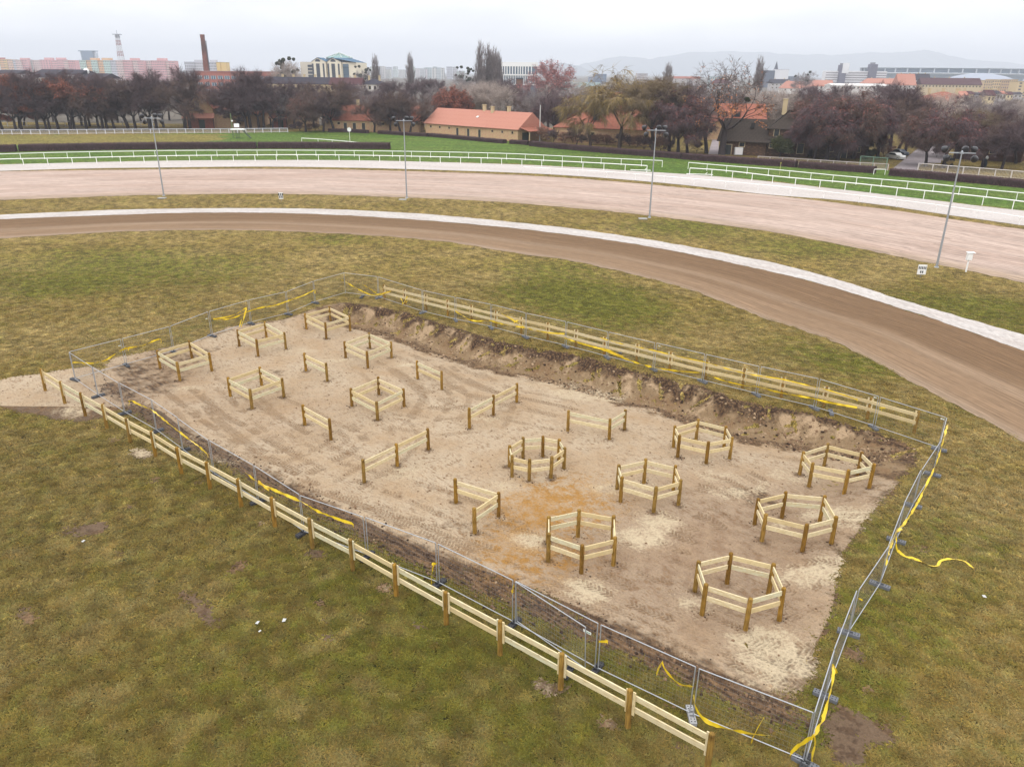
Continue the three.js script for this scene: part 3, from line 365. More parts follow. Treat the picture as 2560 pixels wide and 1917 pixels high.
// ---------------------------------------------------------------- timber: pens, rails, post-and-rail fences
const woodTex = (seed, base, dark, knots) => { const n = tileNoise(256, 24, seed), m = tileNoise(256, 6, seed + 1), r = rng(seed + 2), k = Array.from({ length: knots }, () => [r() * 256, r() * 256, 3 + r() * 4]); return tex(256, 256, (u, v, x, y) => { let g = 0.5 * n(x * 0.12, y * 2) + 0.3 * n(x * 0.3, y * 4) + 0.35 * m(x, y * 0.6); let c = mixc(base, dark, Math.min(1, Math.max(0, g * 1.3 - 0.25))); for (const [kx, ky, kr] of k) { const d = Math.hypot((x - kx) * 0.5, y - ky) / kr; if (d < 1) c = mixc(mixc(dark, [0.05, 0.03, 0.015], 0.6), c, d * d); } return c; }); };
const postMats = [0, 1, 2, 3, 4].map((i) => std(null, 0.8, { map: woodTex(60 + i * 7, [shown(180, 140, 64, 1.8), shown(192, 152, 76, 1.8), shown(168, 126, 54, 1.7), shown(186, 142, 60, 1.8), shown(176, 142, 74, 1.8)][i], shown(104, 76, 34, 1.4), 9) }));
const railMats = [0, 1, 2, 3, 4, 5].map((i) => std(null, 0.75, { map: woodTex(90 + i * 7, [shown(238, 226, 190, 1.85), shown(230, 218, 184, 1.8), shown(240, 228, 194, 1.85), shown(224, 224, 196, 1.8), shown(238, 220, 174, 1.8), shown(228, 208, 162, 1.75)][i], shown(212, 188, 138, 1.65), 7) }));
const endMat = std(shown(214, 168, 92, 1.1), 0.8);
const postGeos = [0, 1, 2].map((i) => { const r = rng(140 + i), g = new THREE.LatheGeometry([[0.088, -0.35], [0.09, 0], [0.087, 0.6], [0.083, 0.965], [0.07, 0.995], [0, 1]].map((p) => new THREE.Vector2(...p)), 14), p = g.attributes.position, u = g.attributes.uv; for (let k = 0; k < p.count; k++) { const a = Math.atan2(p.getZ(k), p.getX(k)), s = 1 + 0.045 * Math.sin(a * 2 + i * 2) + 0.03 * n2(Math.cos(a) * 2 + i * 9, Math.sin(a) * 2 + p.getY(k)); p.setX(k, p.getX(k) * s); p.setZ(k, p.getZ(k) * s); u.setXY(k, p.getY(k) * 1.1 + r() * 0, u.getX(k) * 1.2); } g.computeVertexNormals(); return g; });
const railGeo = (() => { const g = new RoundedBoxGeometry(1, 0.195, 0.045, 1, 0.006); const u = g.attributes.uv, p = g.attributes.position; for (let i = 0; i < u.count; i++) u.setXY(i, p.getX(i) * 2.2, p.getY(i) * 3 + p.getZ(i) * 5); return g; })();
const battenGeo = (() => { const g = new RoundedBoxGeometry(0.09, 0.86, 0.04, 1, 0.005); const u = g.attributes.uv, p = g.attributes.position; for (let i = 0; i < u.count; i++) u.setXY(i, p.getY(i), p.getX(i) * 4); return g; })();
const rPick = rng(500);
function timber(name, base, list, h, close, { back = 0, batten = 0, drop = [0.2, 0.62] } = {}) { // posts and two rails per bay
  const g = group(name, V3(base.x, base.y, base.z)), q = list.map((p) => p.clone().sub(base));
  q.forEach((p, i) => { const m = mesh('post', postGeos[Math.floor(rPick() * 3)], postMats[Math.floor(rPick() * 5)], g), hh = Array.isArray(h) ? h[i % h.length] : h; m.position.copy(p); m.rotation.set((rPick() - 0.5) * 0.04, rPick() * 6.28, (rPick() - 0.5) * 0.04); m.scale.set(1, hh * (1 + 0.02 * (rPick() - 0.5)), 1); });
  const n = q.length - (close ? 0 : 1);
  for (let i = 0; i < n; i++) {
    const a = q[i], b = q[(i + 1) % q.length], d = b.clone().sub(a), len = Math.hypot(d.x, d.z), ang = Math.atan2(-d.z, d.x), hh = Array.isArray(h) ? h[0] : h;
    for (const dy of drop) { const sag = 0.012 * (rPick() - 0.5); const m = mesh('rail', railGeo, railMats[Math.floor(rPick() * 6)], g); m.position.set((a.x + b.x) / 2, (a.y + b.y) / 2 + hh - dy + 0.02 * (rPick() - 0.5), (a.z + b.z) / 2); m.position.add(V3(-d.z / len, 0, d.x / len).multiplyScalar(back)); m.rotation.set(0, ang, Math.atan2(d.y, len) + sag, 'YXZ'); m.scale.x = len - (back ? 0.0 : 0.16) + (back ? -0.012 : 0); }
    if (batten) for (const e of [0.115, len - 0.115]) { const m = mesh('batten', battenGeo, railMats[Math.floor(rPick() * 6)], g); m.position.set(a.x + d.x / len * e, lerp(a.y, b.y, e / len) + hh - 0.47, a.z + d.z / len * e).add(V3(-d.z / len, 0, d.x / len).multiplyScalar(batten)); m.rotation.y = ang; }
  }
  return g;
}
const mid = (l) => { const c = l.reduce((a, p) => a.add(p), V3(0, 0, 0)).multiplyScalar(1 / l.length); c.y = Math.min(...l.map((p) => p.y)); return c; };
for (const [px, h, kind, label] of pens) { const l = px.map(at); tag(timber(kind === 'square' ? 'square_pen' : kind === 'hexagonal' ? 'hexagonal_pen' : 'octagonal_pen', mid(l), l, h, true), label, 'timber pen', kind === 'square' ? 'square pens in the sand pit' : kind === 'hexagonal' ? 'hexagonal pens in the sand pit' : undefined); }
for (const [px, label] of hurdles) { const l = px.map(at); tag(timber('rail_hurdle', mid(l), l, 1.27, false), label, 'rail hurdle', 'rail hurdles in the sand pit'); }
const frontPx = [...pts(A, 90, 875, 225, 963, 367, 1048, 515, 1133, 678, 1232, 851, 1328, 1030, 1445, 1228, 1550), ...pts(D, 560, 183, 792, 320, 1052, 470, 1330, 622, 1630, 797, 1975, 995), ...pts(F, 690, 882, 1108, 1120, 1572, 1382, 2118, 1690)];
{ const l = frontPx.map(at); tag(timber('post_and_rail_fence', l[0].clone(), l, 1.42, false, { back: -0.075, batten: -0.025, drop: [0.27, 0.72] }), 'long pale timber post and rail fence along the front of the enclosure on the grass', 'fence'); }
const backTop = [...pts(B, 440, 140, 582, 172, 730, 207, 880, 243, 1045, 282, 1215, 323, 1391, 363, 1575, 402, 1770, 450), ...pts(C, 37, 225, 262, 273, 492, 330, 743, 390, 1003, 440, 1272, 502, 1570, 567, 1875, 642, 2205, 735)];
{ const l = backTop.map((p) => { const q = flat(p, 1.34); q.y = terr(q.x, q.z); return q; }); tag(timber('post_and_rail_fence', l[0].clone(), l, 1.34, false, { back: 0.075, batten: 0.025, drop: [0.27, 0.72] }), 'long timber post and rail fence on the grass behind the dug bank', 'fence'); }

// ---------------------------------------------------------------- galvanised mesh panels in plastic feet
const steel = std([0.36, 0.375, 0.4], 0.42, { metalness: 0.4 }), wireM = std([0.16, 0.165, 0.17], 0.5, { metalness: 0.3 });
const PH_ = 1.86;
const frameGeo = rod(V3(0, 0.02, 0), V3(0, PH_, 0), 0.018);
const barGeo = rod(V3(0.02, 0, 0), V3(0.98, 0, 0), 0.017, 0.017, 6);
const wiresGeo = (() => { const l = []; for (let i = 1; i < 28; i++) l.push(box(0.0007, PH_ - 0.2, 0.0022, 0.03 + 0.94 * i / 28, (PH_ + 0.16) / 2, 0)); for (let j = 1; j < 9; j++) l.push(box(0.94, 0.0032, 0.003, 0.5, 0.16 + (PH_ - 0.18) * j / 9, 0.004)); return mergeGeometries(l); })();
function panel(a, b, label, grp, lean = 0) {
  const d = b.clone().sub(a), len = Math.hypot(d.x, d.z), g = group('mesh_fence_panel', a, Math.atan2(-d.z, d.x));
  const slope = Math.atan2(d.y, len);
  for (const e of [0.06, len - 0.06]) mesh('upright', frameGeo, steel, g).position.set(e, d.y * e / len, 0);
  for (const [nm, geo, m, y] of [['top_rail', barGeo, steel, PH_], ['bottom_rail', barGeo, steel, 0.14], ['wire_mesh', wiresGeo, wireM, 0]]) { const o = mesh(nm, geo, m, g); o.scale.x = len; o.position.y = y; o.rotation.z = slope; if (nm === 'wire_mesh') o.userData.kind = 'stuff'; }
  g.rotation.x = 0; g.rotation.order = 'YXZ'; g.rotation.x = lean;
  return tag(g, label, 'fence panel', grp);
}
const feetMats = [std(shown(150, 152, 158, 0.95), 0.75), std(shown(120, 122, 128, 0.95), 0.8), std(shown(92, 92, 96, 0.95), 0.85), std(shown(206, 206, 208, 1.0), 0.7)], holeM = std([0.02, 0.02, 0.022], 0.9);
const footBody = (() => { const l = [new RoundedBoxGeometry(0.24, 0.135, 0.22, 1, 0.018).translate(-0.25, 0.068, 0), new RoundedBoxGeometry(0.24, 0.135, 0.22, 1, 0.018).translate(0.25, 0.068, 0), box(0.3, 0.07, 0.2, 0, 0.035, 0), box(0.3, 0.06, 0.03, 0, 0.1, 0.088), box(0.3, 0.06, 0.03, 0, 0.1, -0.088), box(0.05, 0.062, 0.15, 0, 0.1, 0)]; return mergeGeometries(l.map((g) => { const n = g.index ? g.toNonIndexed() : g; n.deleteAttribute('uv'); return n; })); })();
const footHoles = mergeGeometries([[-0.3, 0.05], [-0.2, 0.05], [-0.3, -0.05], [-0.2, -0.05], [0.3, 0.05], [0.2, 0.05], [0.3, -0.05], [0.2, -0.05]].map(([x, z]) => new THREE.CylinderGeometry(0.021, 0.021, 0.012, 8).translate(x, 0.1325, z)));
const fr = rng(333);
function foot(p, dir, label, grp, mi = Math.floor(fr() * 2), turn = (fr() - 0.5) * 0.35) { const g = group('fence_foot', V3(p.x, terr(p.x, p.z) + 0.005, p.z), Math.atan2(-dir.z, dir.x) + Math.PI / 2 + turn); mesh('block', footBody, feetMats[mi], g); mesh('sockets', footHoles, holeM, g); return tag(g, label, 'fence foot', grp); }
const runs = [
  ['left back run', pts(A, 293, 800, 647, 690, 975, 598, 1240, 495, 1510, 410, 1767, 347, 1952, 268, 2165, 203), 'the left corner', 'mesh fence panels on the left back side'],
  ['front run', [...pts(A, 293, 800, 455, 912, 637, 1030, 858, 1155, 1040, 1290, 1255, 1455, 1560, 1640), ...pts(D, 990, 365, 1430, 530, 1920, 720), ...pts(F, 785, 670, 1355, 985, 2010, 1305), E_(865, 1630)], 'the left corner', 'mesh fence panels on the long front side'],
  ['right run', [...pts(G, 1650, 640, 1590, 870, 1410, 1155, 1255, 1480), ...pts(E_, 1380, 405, 1165, 735, 1005, 1170, 865, 1630)], 'the far right corner', 'mesh fence panels on the short right side'],
  ['bank run', [...pts(B, 170, 203, 405, 232, 710, 335, 935, 388, 1180, 440, 1418, 505, 1695, 570, 1980, 645), ...pts(C, 370, 452, 708, 535, 1080, 625, 1480, 720, 1890, 850), G(1650, 640)], 'the far left corner', 'mesh fence panels along the top of the bank'],
];
const RUN = {};
for (const [nm, px, from, grp] of runs) {
  const q = px.map((p) => { const f = flat(p, 0.06); f.y = terr(f.x, f.z) + 0.03; return f; }); RUN[nm] = q;
  for (let i = 0; i < q.length - 1; i++) panel(q[i], q[i + 1], `grey wire mesh fence panel, ${ord(i)} along the ${nm} from ${from}`, grp, (fr() - 0.5) * 0.03);
  for (let i = (nm === 'front run' || nm === 'bank run' ? 1 : 0); i < q.length - (nm === 'left back run' || nm === 'bank run' ? 1 : 0); i++) { const d = q[Math.min(q.length - 1, i + 1)].clone().sub(q[Math.max(0, i - 1)]); const mi = nm === 'front run' ? (i === 12 ? 3 : i > 8 ? 2 : i > 3 ? 2 : 1) : nm === 'left back run' ? 1 : 0; foot(q[i], nm === 'bank run' && i > 2 ? V3(d.z, 0, -d.x).normalize().multiplyScalar(0.9).add(d.normalize().multiplyScalar(0.5)) : d, `grey plastic fence foot under the ${nm}, ${ord(i)} from ${from}`, 'plastic feet of the mesh fence', mi, i === 12 && nm === 'front run' ? 0.55 : undefined); }
}
{ const q = pts(F, 800, 662, 1288, 1000).map((p) => { const f = flat(p, 0.05); f.y = terr(f.x, f.z) + 0.03; return f; }); panel(q[0], q[1], 'doubled wire mesh panel swung outward beside the front run, near the leaning frames', 'mesh fence panels on the long front side', 0.06); foot(flat(F(1165, 1005)), V3(1, 0, 0.6), 'dark plastic fence foot lying loose behind the front timber fence', 'plastic feet of the mesh fence', 2); foot(flat(B(288, 232)), V3(1, 0, 0.2), 'small grey plastic foot beside the far left corner on the grass', 'plastic feet of the mesh fence', 1); foot(flat(C(1595, 757)), V3(1, 0, 0.2), 'loose grey plastic foot on the grass behind the right end of the bank', 'plastic feet of the mesh fence', 0); foot(flat(C(145, 333)), V3(1, 0, 0.4), 'loose grey plastic foot lying by the far timber fence', 'plastic feet of the mesh fence', 0); }
// small white maker's plates hung on the mesh
for (const [p, run, i, s, label] of [[F(1296, 722), 'front run', 10, 0.3, 'white plate on the mesh beside the leaning frames'], [G(1512, 857), 'right run', 1, 0.3, 'white plate standing on the right mesh run'], [G(1685, 357), 'bank run', 12, 0.18, 'white plate at the far right corner of the mesh'], [G(1065, 160), 'bank run', 11, 0.16, 'white plate on the bank mesh above a timber post'], [C(412, 288), 'bank run', 8, 0.14, 'tiny white plate on the bank mesh'], [A(1200, 377), 'left back run', 2, 0.16, 'white plate on the left back mesh beside the taped panel'], [A(600, 563), 'left back run', 0, 0.16, 'white plate on the left back mesh nearest the left corner'], [E_(1475, 90), 'right run', 3, 0.3, 'white strip plate beside the tangled tape on the right run']]) {
  const q = RUN[run], w = onWall(p, q[i], q[i + 1]), d = q[i + 1].clone().sub(q[i]); const g = group('maker_plate', w, Math.atan2(-d.z, d.x)); mesh('plate', new RoundedBoxGeometry(s, s * 0.33, 0.006, 1, 0.003), std([0.72, 0.75, 0.73], 0.5), g).position.z = 0.03; mesh('print', box(s * 0.6, s * 0.1, 0.003, s * 0.1, 0, 0.0345), std([0.12, 0.25, 0.16], 0.6), g); tag(g, label, 'plate', 'white plates on the mesh fence');
}

// ---------------------------------------------------------------- yellow barrier tape
const tapeM = new THREE.MeshPhysicalMaterial({ color: new THREE.Color().setRGB(0.84, 0.6, 0.012), roughness: 0.6, transmission: 0.3, thickness: 0, side: THREE.DoubleSide }), tapeInk = std([0.45, 0.1, 0.02], 0.6, { side: THREE.DoubleSide });
function strip(q, w, seed, lieFlat) { // a thin band that twists a little as it hangs
  const c = new THREE.CatmullRomCurve3(q, false, 'catmullrom', 0.4), len = c.getLength(), n = Math.max(6, Math.round(len / 0.12)), pos = [], idx = [];
  for (let i = 0; i <= n; i++) { const p = c.getPointAt(i / n), t = c.getTangentAt(i / n), tw = (lieFlat ? 1.35 : 0.35) + 0.9 * n2(i * 0.11, seed * 3.1) + 0.5 * n2(i * 0.31, seed * 1.7), side = V3(-t.z, 0, t.x).normalize(), up = V3(0, 1, 0), ww = w * (0.5 + 0.28 * Math.abs(n2(i * 0.13, seed + 40))); const o = up.multiplyScalar(Math.cos(tw)).add(side.multiplyScalar(Math.sin(tw))).multiplyScalar(ww); for (const s of [-1, 1]) pos.push(p.x + o.x * s, p.y + o.y * s, p.z + o.z * s); if (i) { const k = i * 2; idx.push(k - 2, k - 1, k, k - 1, k + 1, k); } }
  const g = new THREE.BufferGeometry(); g.setAttribute('position', new THREE.Float32BufferAttribute(pos, 3)); g.setIndex(idx); g.computeVertexNormals(); return g;
}
let tapeN = 0; const RR = RUN['right run'];
function tape(label, parts) { // parts: [points, run, first panel, width]
  const g = group('barrier_tape', V3(0, 0, 0));
  for (const [px, run, i0, w = 0.075, fl] of parts) {
    const q = px.map((p) => { if (run === 'ground') { const a = at(p); a.y += 0.04; return a; } if (run.z) return deep(p, lerp(-run.z[0].z, -run.z[1].z, px.length > 1 ? px.indexOf(p) / (px.length - 1) : 0)); const r = RUN[run]; let best = null; for (let i = 0; i < r.length - 1; i++) { const v = onWall(p, r[i], r[i + 1]), d = r[i + 1].clone().sub(r[i]), t = ((v.x - r[i].x) * d.x + (v.z - r[i].z) * d.z) / (d.x * d.x + d.z * d.z); const e = Math.max(0, -t, t - 1); if (!best || e < best.e) best = { e, v, d }; } const d = best.d.clone().setY(0).normalize(); return best.v.add(V3(-d.z, 0, d.x).multiplyScalar(run === 'right run' ? -0.05 : 0.05)); });
    mesh('band', strip(q, w * 1.15, ++tapeN, fl), tapeM, g);
  }
  const box3 = new THREE.Box3().setFromObject(g), c = box3.getCenter(V3(0, 0, 0)); g.children.forEach((m) => m.geometry.translate(-c.x, -box3.min.y, -c.z)); g.position.set(c.x, box3.min.y, c.z);
  return tag(g, label, 'barrier tape', 'yellow barrier tapes on the mesh fence');
}
tape('yellow tape sagging on the left back mesh nearest the left corner', [[pts(A, 268, 692, 272, 680, 300, 677, 410, 683, 500, 663, 560, 625, 635, 583, 760, 560, 850, 523, 885, 518, 884, 548), 'left back run'], [pts(A, 635, 583, 668, 575, 656, 592), 'left back run']]);
tape('yellow tape on the left back mesh with a hanging loose end', [[pts(A, 1245, 378, 1330, 380, 1400, 365, 1490, 325, 1560, 303, 1680, 282, 1770, 250, 1870, 215, 1945, 180, 1946, 200), 'left back run'], [pts(A, 1245, 374, 1320, 368, 1400, 345, 1474, 300), 'left back run'], [pts(A, 1476, 300, 1462, 350, 1450, 395, 1438, 432), 'left back run', 0, 0.11], [pts(A, 1440, 380, 1432, 410, 1425, 432), 'left back run', 0, 0.08]]);
tape('yellow tape in a slack V by the far left corner', [[pts(B, 150, 112, 165, 110, 200, 135, 290, 185, 360, 213, 420, 205, 490, 188), 'bank run'], [pts(B, 290, 137, 340, 165, 400, 206, 450, 200, 492, 185), 'bank run']]);
tape('bunch of yellow tape hanging from a far timber post', [[pts(B, 560, 232, 572, 262, 572, 278), 'bank run', 0, 0.1], [pts(B, 575, 275, 590, 250, 605, 222), 'bank run', 0, 0.1], [pts(B, 585, 262, 600, 262, 606, 240), 'bank run', 0, 0.08]]);
tape('yellow tape tied along the middle of the bank mesh', [[pts(B, 935, 320, 945, 330, 980, 350, 1040, 385, 1100, 392, 1170, 388, 1250, 410, 1330, 425, 1410, 437, 1500, 458, 1600, 475, 1690, 480), 'bank run', 0, 0.085], [pts(B, 1255, 340, 1310, 370, 1350, 395, 1395, 420, 1415, 440), 'bank run'], [pts(B, 1340, 405, 1350, 395, 1370, 388), 'bank run']]);
tape('long yellow tape running low along the right half of the bank mesh', [[[...pts(B, 1690, 508, 1800, 545, 1920, 578, 1985, 590, 2100, 640), ...pts(C, 0, 303, 90, 340, 230, 395, 370, 435, 540, 460, 700, 473)], 'bank run', 0, 0.085], [pts(C, 735, 485, 750, 490, 870, 530, 1000, 560, 1090, 568, 1200, 598, 1330, 625, 1450, 645, 1600, 680, 1780, 712), 'bank run', 0, 0.085]]);
tape('long thin yellow tape high along the right half of the bank mesh', [[pts(C, 0, 229, 120, 265, 250, 293, 380, 320, 520, 355, 660, 385, 750, 405, 900, 450, 1050, 485, 1250, 515, 1400, 550, 1570, 590, 1700, 630, 1780, 660), 'bank run', 0, 0.055], [pts(C, 1775, 650, 1782, 664), 'bank run', 0, 0.08], [pts(C, 1945, 705, 1948, 735), 'bank run', 0, 0.07], [pts(C, 1925, 712, 1975, 716), 'bank run', 0, 0.05]]);
tape('yellow tape stretched along the right mesh run, trailing out over the grass', [[pts(G, 1730, 418, 1712, 470, 1690, 560, 1650, 700, 1600, 830, 1540, 950, 1480, 1080, 1400, 1220, 1330, 1320, 1255, 1392), { z: [RR[0], RR[3].clone().lerp(RR[4], 0.1)] }, 0, 0.085], [pts(G, 1255, 1392, 1258, 1440, 1256, 1520, 1268, 1570), { z: [RR[3].clone().lerp(RR[4], 0.1), RR[3].clone().lerp(RR[4], 0.25)] }, 0, 0.08], [[G(1268, 1570), ...pts(E_, 1520, 185, 1560, 212, 1600, 220, 1650, 237, 1720, 270, 1775, 275, 1800, 240, 1860, 226, 1960, 240, 2025, 290)], 'ground', 0, 0.075, true]]);
tape('crumpled yellow tape tangled on the right mesh run', [[pts(E_, 1530, 10, 1495, 35, 1470, 100, 1440, 160, 1422, 262), { z: [RR[3], RR[4]] }, 0, 0.1], [pts(E_, 1470, 70, 1450, 130, 1440, 190), { z: [RR[3], RR[4]] }, 0, 0.09], [pts(E_, 1235, 492, 1265, 508), { z: [RR[5], RR[5]] }, 0, 0.04], [pts(E_, 1172, 605, 1165, 635), { z: [RR[5], RR[5]] }, 0, 0.05]]);
tape('wide yellow tape hanging down the near right corner panel', [[pts(E_, 1044, 950, 1065, 975, 1085, 1010), { z: [RR[6], RR[6]] }, 0, 0.12], [pts(E_, 1062, 965, 1062, 1000, 1050, 1090, 1025, 1200, 990, 1320, 950, 1400, 925, 1450), { z: [RR[6], RR[7]] }, 0, 0.095], [pts(E_, 928, 1440, 935, 1500, 912, 1590, 922, 1660), { z: [RR[7], RR[7]] }, 0, 0.09], [pts(E_, 925, 1440, 870, 1470, 800, 1520, 765, 1555), 'front run', 0, 0.15]]);
tape('yellow tape tied to the front mesh and fallen along its foot at the lower right', [[pts(F, 1775, 1015, 1790, 970, 1815, 925), 'front run', 0, 0.12], [pts(F, 1815, 925, 1840, 985, 1930, 1075, 2030, 1095), 'front run', 0, 0.085], [pts(E_, 100, 1150, 110, 1230, 150, 1300, 210, 1345, 330, 1385, 450, 1410, 540, 1425, 622, 1430), 'front run', 0, 0.09], [pts(E_, 585, 1305, 540, 1380, 512, 1440), 'front run', 0, 0.06], [pts(E_, 512, 1440, 490, 1500, 474, 1545), 'front run', 0, 0.2]]);
tape('yellow tape along the front mesh nearest the left corner', [[pts(A, 676, 975, 672, 945, 690, 942, 740, 965, 830, 1005, 900, 1060, 1000, 1140, 1080, 1200, 1160, 1260, 1215, 1310, 1218, 1330), 'front run', 0, 0.085]]);
tape('yellow tape along the front mesh behind the middle of the timber fence', [[[...pts(A, 1478, 1436, 1560, 1500, 1650, 1558), ...pts(D, 680, 5, 760, 50, 850, 90, 980, 145, 1080, 205, 1180, 245, 1270, 278, 1335, 298, 1338, 326)], 'front run', 0, 0.09]]);
tape('yellow tape knotted between two mesh frames, hanging to the grass', [[pts(D, 1880, 575, 1915, 570), 'front run', 0, 0.09], [pts(D, 1895, 575, 1880, 640, 1880, 720, 1915, 825), 'front run', 0, 0.11], [pts(D, 1880, 812, 1930, 826), 'front run', 0, 0.06]]);
tape('small scrap of yellow tape tied high on the leaning frames', [[pts(F, 788, 400, 783, 450), 'front run', 0, 0.1], [pts(F, 776, 440, 792, 445), 'front run', 0, 0.06]]);
tape('small bow of yellow tape at the end of the doubled panel', [[pts(F, 1378, 785, 1440, 785), 'front run', 0, 0.06], [pts(F, 1425, 772, 1440, 797), 'front run', 0, 0.05]]);

// ---------------------------------------------------------------- floodlight masts
const mastM = std([0.36, 0.38, 0.41], 0.45, { metalness: 0.55 }), lampBody = std([0.018, 0.018, 0.022], 0.4), lampGlass = std([0.5, 0.54, 0.58], 0.12, { metalness: 0.3 });
const masts = [[0, 'leftmost of the four floodlight masts, between the two tracks'], [1, 'second floodlight mast from the left, in front of the red roofed stable'], [2, 'third floodlight mast from the left, in front of the rail gap'], [3, 'rightmost floodlight mast, beside the white sign and marker post']];
const mastPx = [[340 + 455 / 6.623, 270 + 1450 / 6.623], M(1300, 672), N(1186, 565), [2250 + 437 / 4.732, 350 + 1505 / 4.732]];
for (const [i, label] of masts) {
  const p = flat(mastPx[i]), g = group('floodlight_mast', p, [0.05, 0.02, -0.03, -0.16][i]), H = 11.2;
  mesh('pole', mergeGeometries([rod(V3(0, 0, 0), V3(0, H, 0), 0.12, 0.06, 12), rod(V3(0, 0, 0), V3(0, 0.06, 0), 0.24, 0.22, 12)]), mastM, g);
  mesh('crossbar', mergeGeometries([box(2.4, 0.09, 0.1, 0.05, H, 0), box(2.2, 0.05, 0.05, 0.05, H + 0.02, -0.16), box(0.3, 0.16, 0.3, 0, H, 0)]), mastM, g);
  mesh('cap', new THREE.SphereGeometry(0.09, 10, 6).translate(0, H + 0.13, 0), lampGlass, g);
  for (const [x, y, z, t] of [[-1.45, 0.32, -0.3, 0.5], [-1.15, -0.5, -0.2, 0.35], [0.38, 0.36, -0.3, -0.2], [1.1, 0.34, -0.35, -0.9], [1.3, -0.5, -0.2, -0.5]]) {
    const f = new THREE.Group(); f.name = 'floodlight'; f.position.set(x, H + y, z); f.rotation.set(-0.5, t, 0, 'YXZ'); g.add(f);
    mesh('lamp_body', mergeGeometries([new THREE.LatheGeometry([[0, -0.3], [0.12, -0.29], [0.24, -0.16], [0.34, 0.1], [0.35, 0.16], [0.33, 0.16], [0, 0.06]].map((q) => new THREE.Vector2(...q)), 18).rotateX(-Math.PI / 2), box(0.1, 0.12, 0.34, 0, 0, 0.34)].map((q) => { const m = q.index ? q.toNonIndexed() : q; m.deleteAttribute('uv'); return m; })), lampBody, f);
    mesh('lens', new THREE.SphereGeometry(0.33, 14, 5, 0, 6.29, 0, 0.9).rotateX(-Math.PI / 2).translate(0, 0, 0.06), lampGlass, f);
    mesh('yoke', rod(V3(0, y > 0 ? -0.34 : 0.4, 0.1), V3(0, 0, 0.1), 0.03), lampBody, f);
  }
  tag(g, label, 'floodlight', 'floodlight masts between the tracks');
}
{ // small concrete cover beside each mast
  const cm = std([0.3, 0.29, 0.27], 0.9);
  for (const [p, l] of [[L(1395, 676), 'flat concrete cover at the foot of the leftmost mast'], [M(1265, 689), 'flat concrete cover at the foot of the second mast'], [N(1130, 578), 'flat concrete cover at the foot of the third mast']]) { const q = flat(p); tag(mesh('cable_pit_cover', new RoundedBoxGeometry(1.1, 0.1, 0.9, 1, 0.02), cm), l, 'cover', 'covers beside the masts').position.set(q.x, terr(q.x, q.z) + 0.06, q.z); }
}
// ---------------------------------------------------------------- signs and marker posts
const whiteM = std([0.74, 0.74, 0.73], 0.55), blackM = std([0.03, 0.03, 0.03], 0.6), postM = std([0.2, 0.2, 0.2], 0.6);
function board(p, w, h, lift, turn, label, lines) { const g = group('distance_sign', at(p), turn); mesh('panel', new RoundedBoxGeometry(w, h, 0.04, 1, 0.012).translate(0, lift + h / 2, 0), whiteM, g); mesh('stake', rod(V3(0, -0.1, -0.04), V3(0, lift + 0.2, -0.04), 0.03), postM, g); lines.forEach(([y, ww, hh, n]) => { for (let i = 0; i < n; i++) { const x = -ww / 2 + ww * (i + 0.5) / n; mesh('character', box(ww / n * 0.62, hh, 0.012, x, lift + h * y, 0.0225), blackM, g); } }); return tag(g, label, 'sign', 'white signs between the tracks'); }
board(M(217, 702), 0.62, 0.95, 0.35, 0.1, 'small white sign on the grass between the tracks, between the two left masts', [[0.7, 0.8, 0.34, 3], [0.32, 0.6, 0.34, 2]]);
board(Q(1318, 668), 0.8, 0.95, 0.3, -0.12, 'white sign with dark lettering near the rightmost mast', [[0.68, 0.75, 0.26, 5], [0.27, 0.35, 0.24, 2]]);
{ const g = group('marker_post', at(Q(1710, 620))); mesh('stake', rod(V3(0, -0.1, 0), V3(0, 1.25, 0), 0.075, 0.07, 10), whiteM, g); mesh('head', mergeGeometries([new RoundedBoxGeometry(0.5, 0.72, 0.34, 2, 0.05).translate(0, 1.55, 0).toNonIndexed(), new RoundedBoxGeometry(0.74, 0.08, 0.46, 1, 0.02).translate(0.06, 1.95, 0).toNonIndexed()]), whiteM, g); tag(g, 'white marker post with a box head beside the rightmost mast', 'marker post'); }
{ const g = group('marker_post', flat(Z7(160, 1640))); mesh('stake', rod(V3(0, 0, 0), V3(0, 2.1, 0), 0.06), std(shown(226, 222, 150), 0.6), g); mesh('head', rod(V3(0, 2.1, 0), V3(0, 2.35, 0), 0.12, 0.12), std(shown(226, 214, 90), 0.6), g); tag(g, 'slim pale yellow marker post behind the right white rails', 'marker post'); }
{ const g = group('marker_disc', flat(Z3(1553, 1540))); mesh('stake', rod(V3(0, 0, 0), V3(0, 2.6, 0), 0.06), whiteM, g); mesh('disc', new THREE.CylinderGeometry(0.55, 0.55, 0.08, 18).rotateX(Math.PI / 2).translate(0, 3.0, 0), whiteM, g); tag(g, 'white round marker disc on a stake behind the dark hedge', 'marker'); }

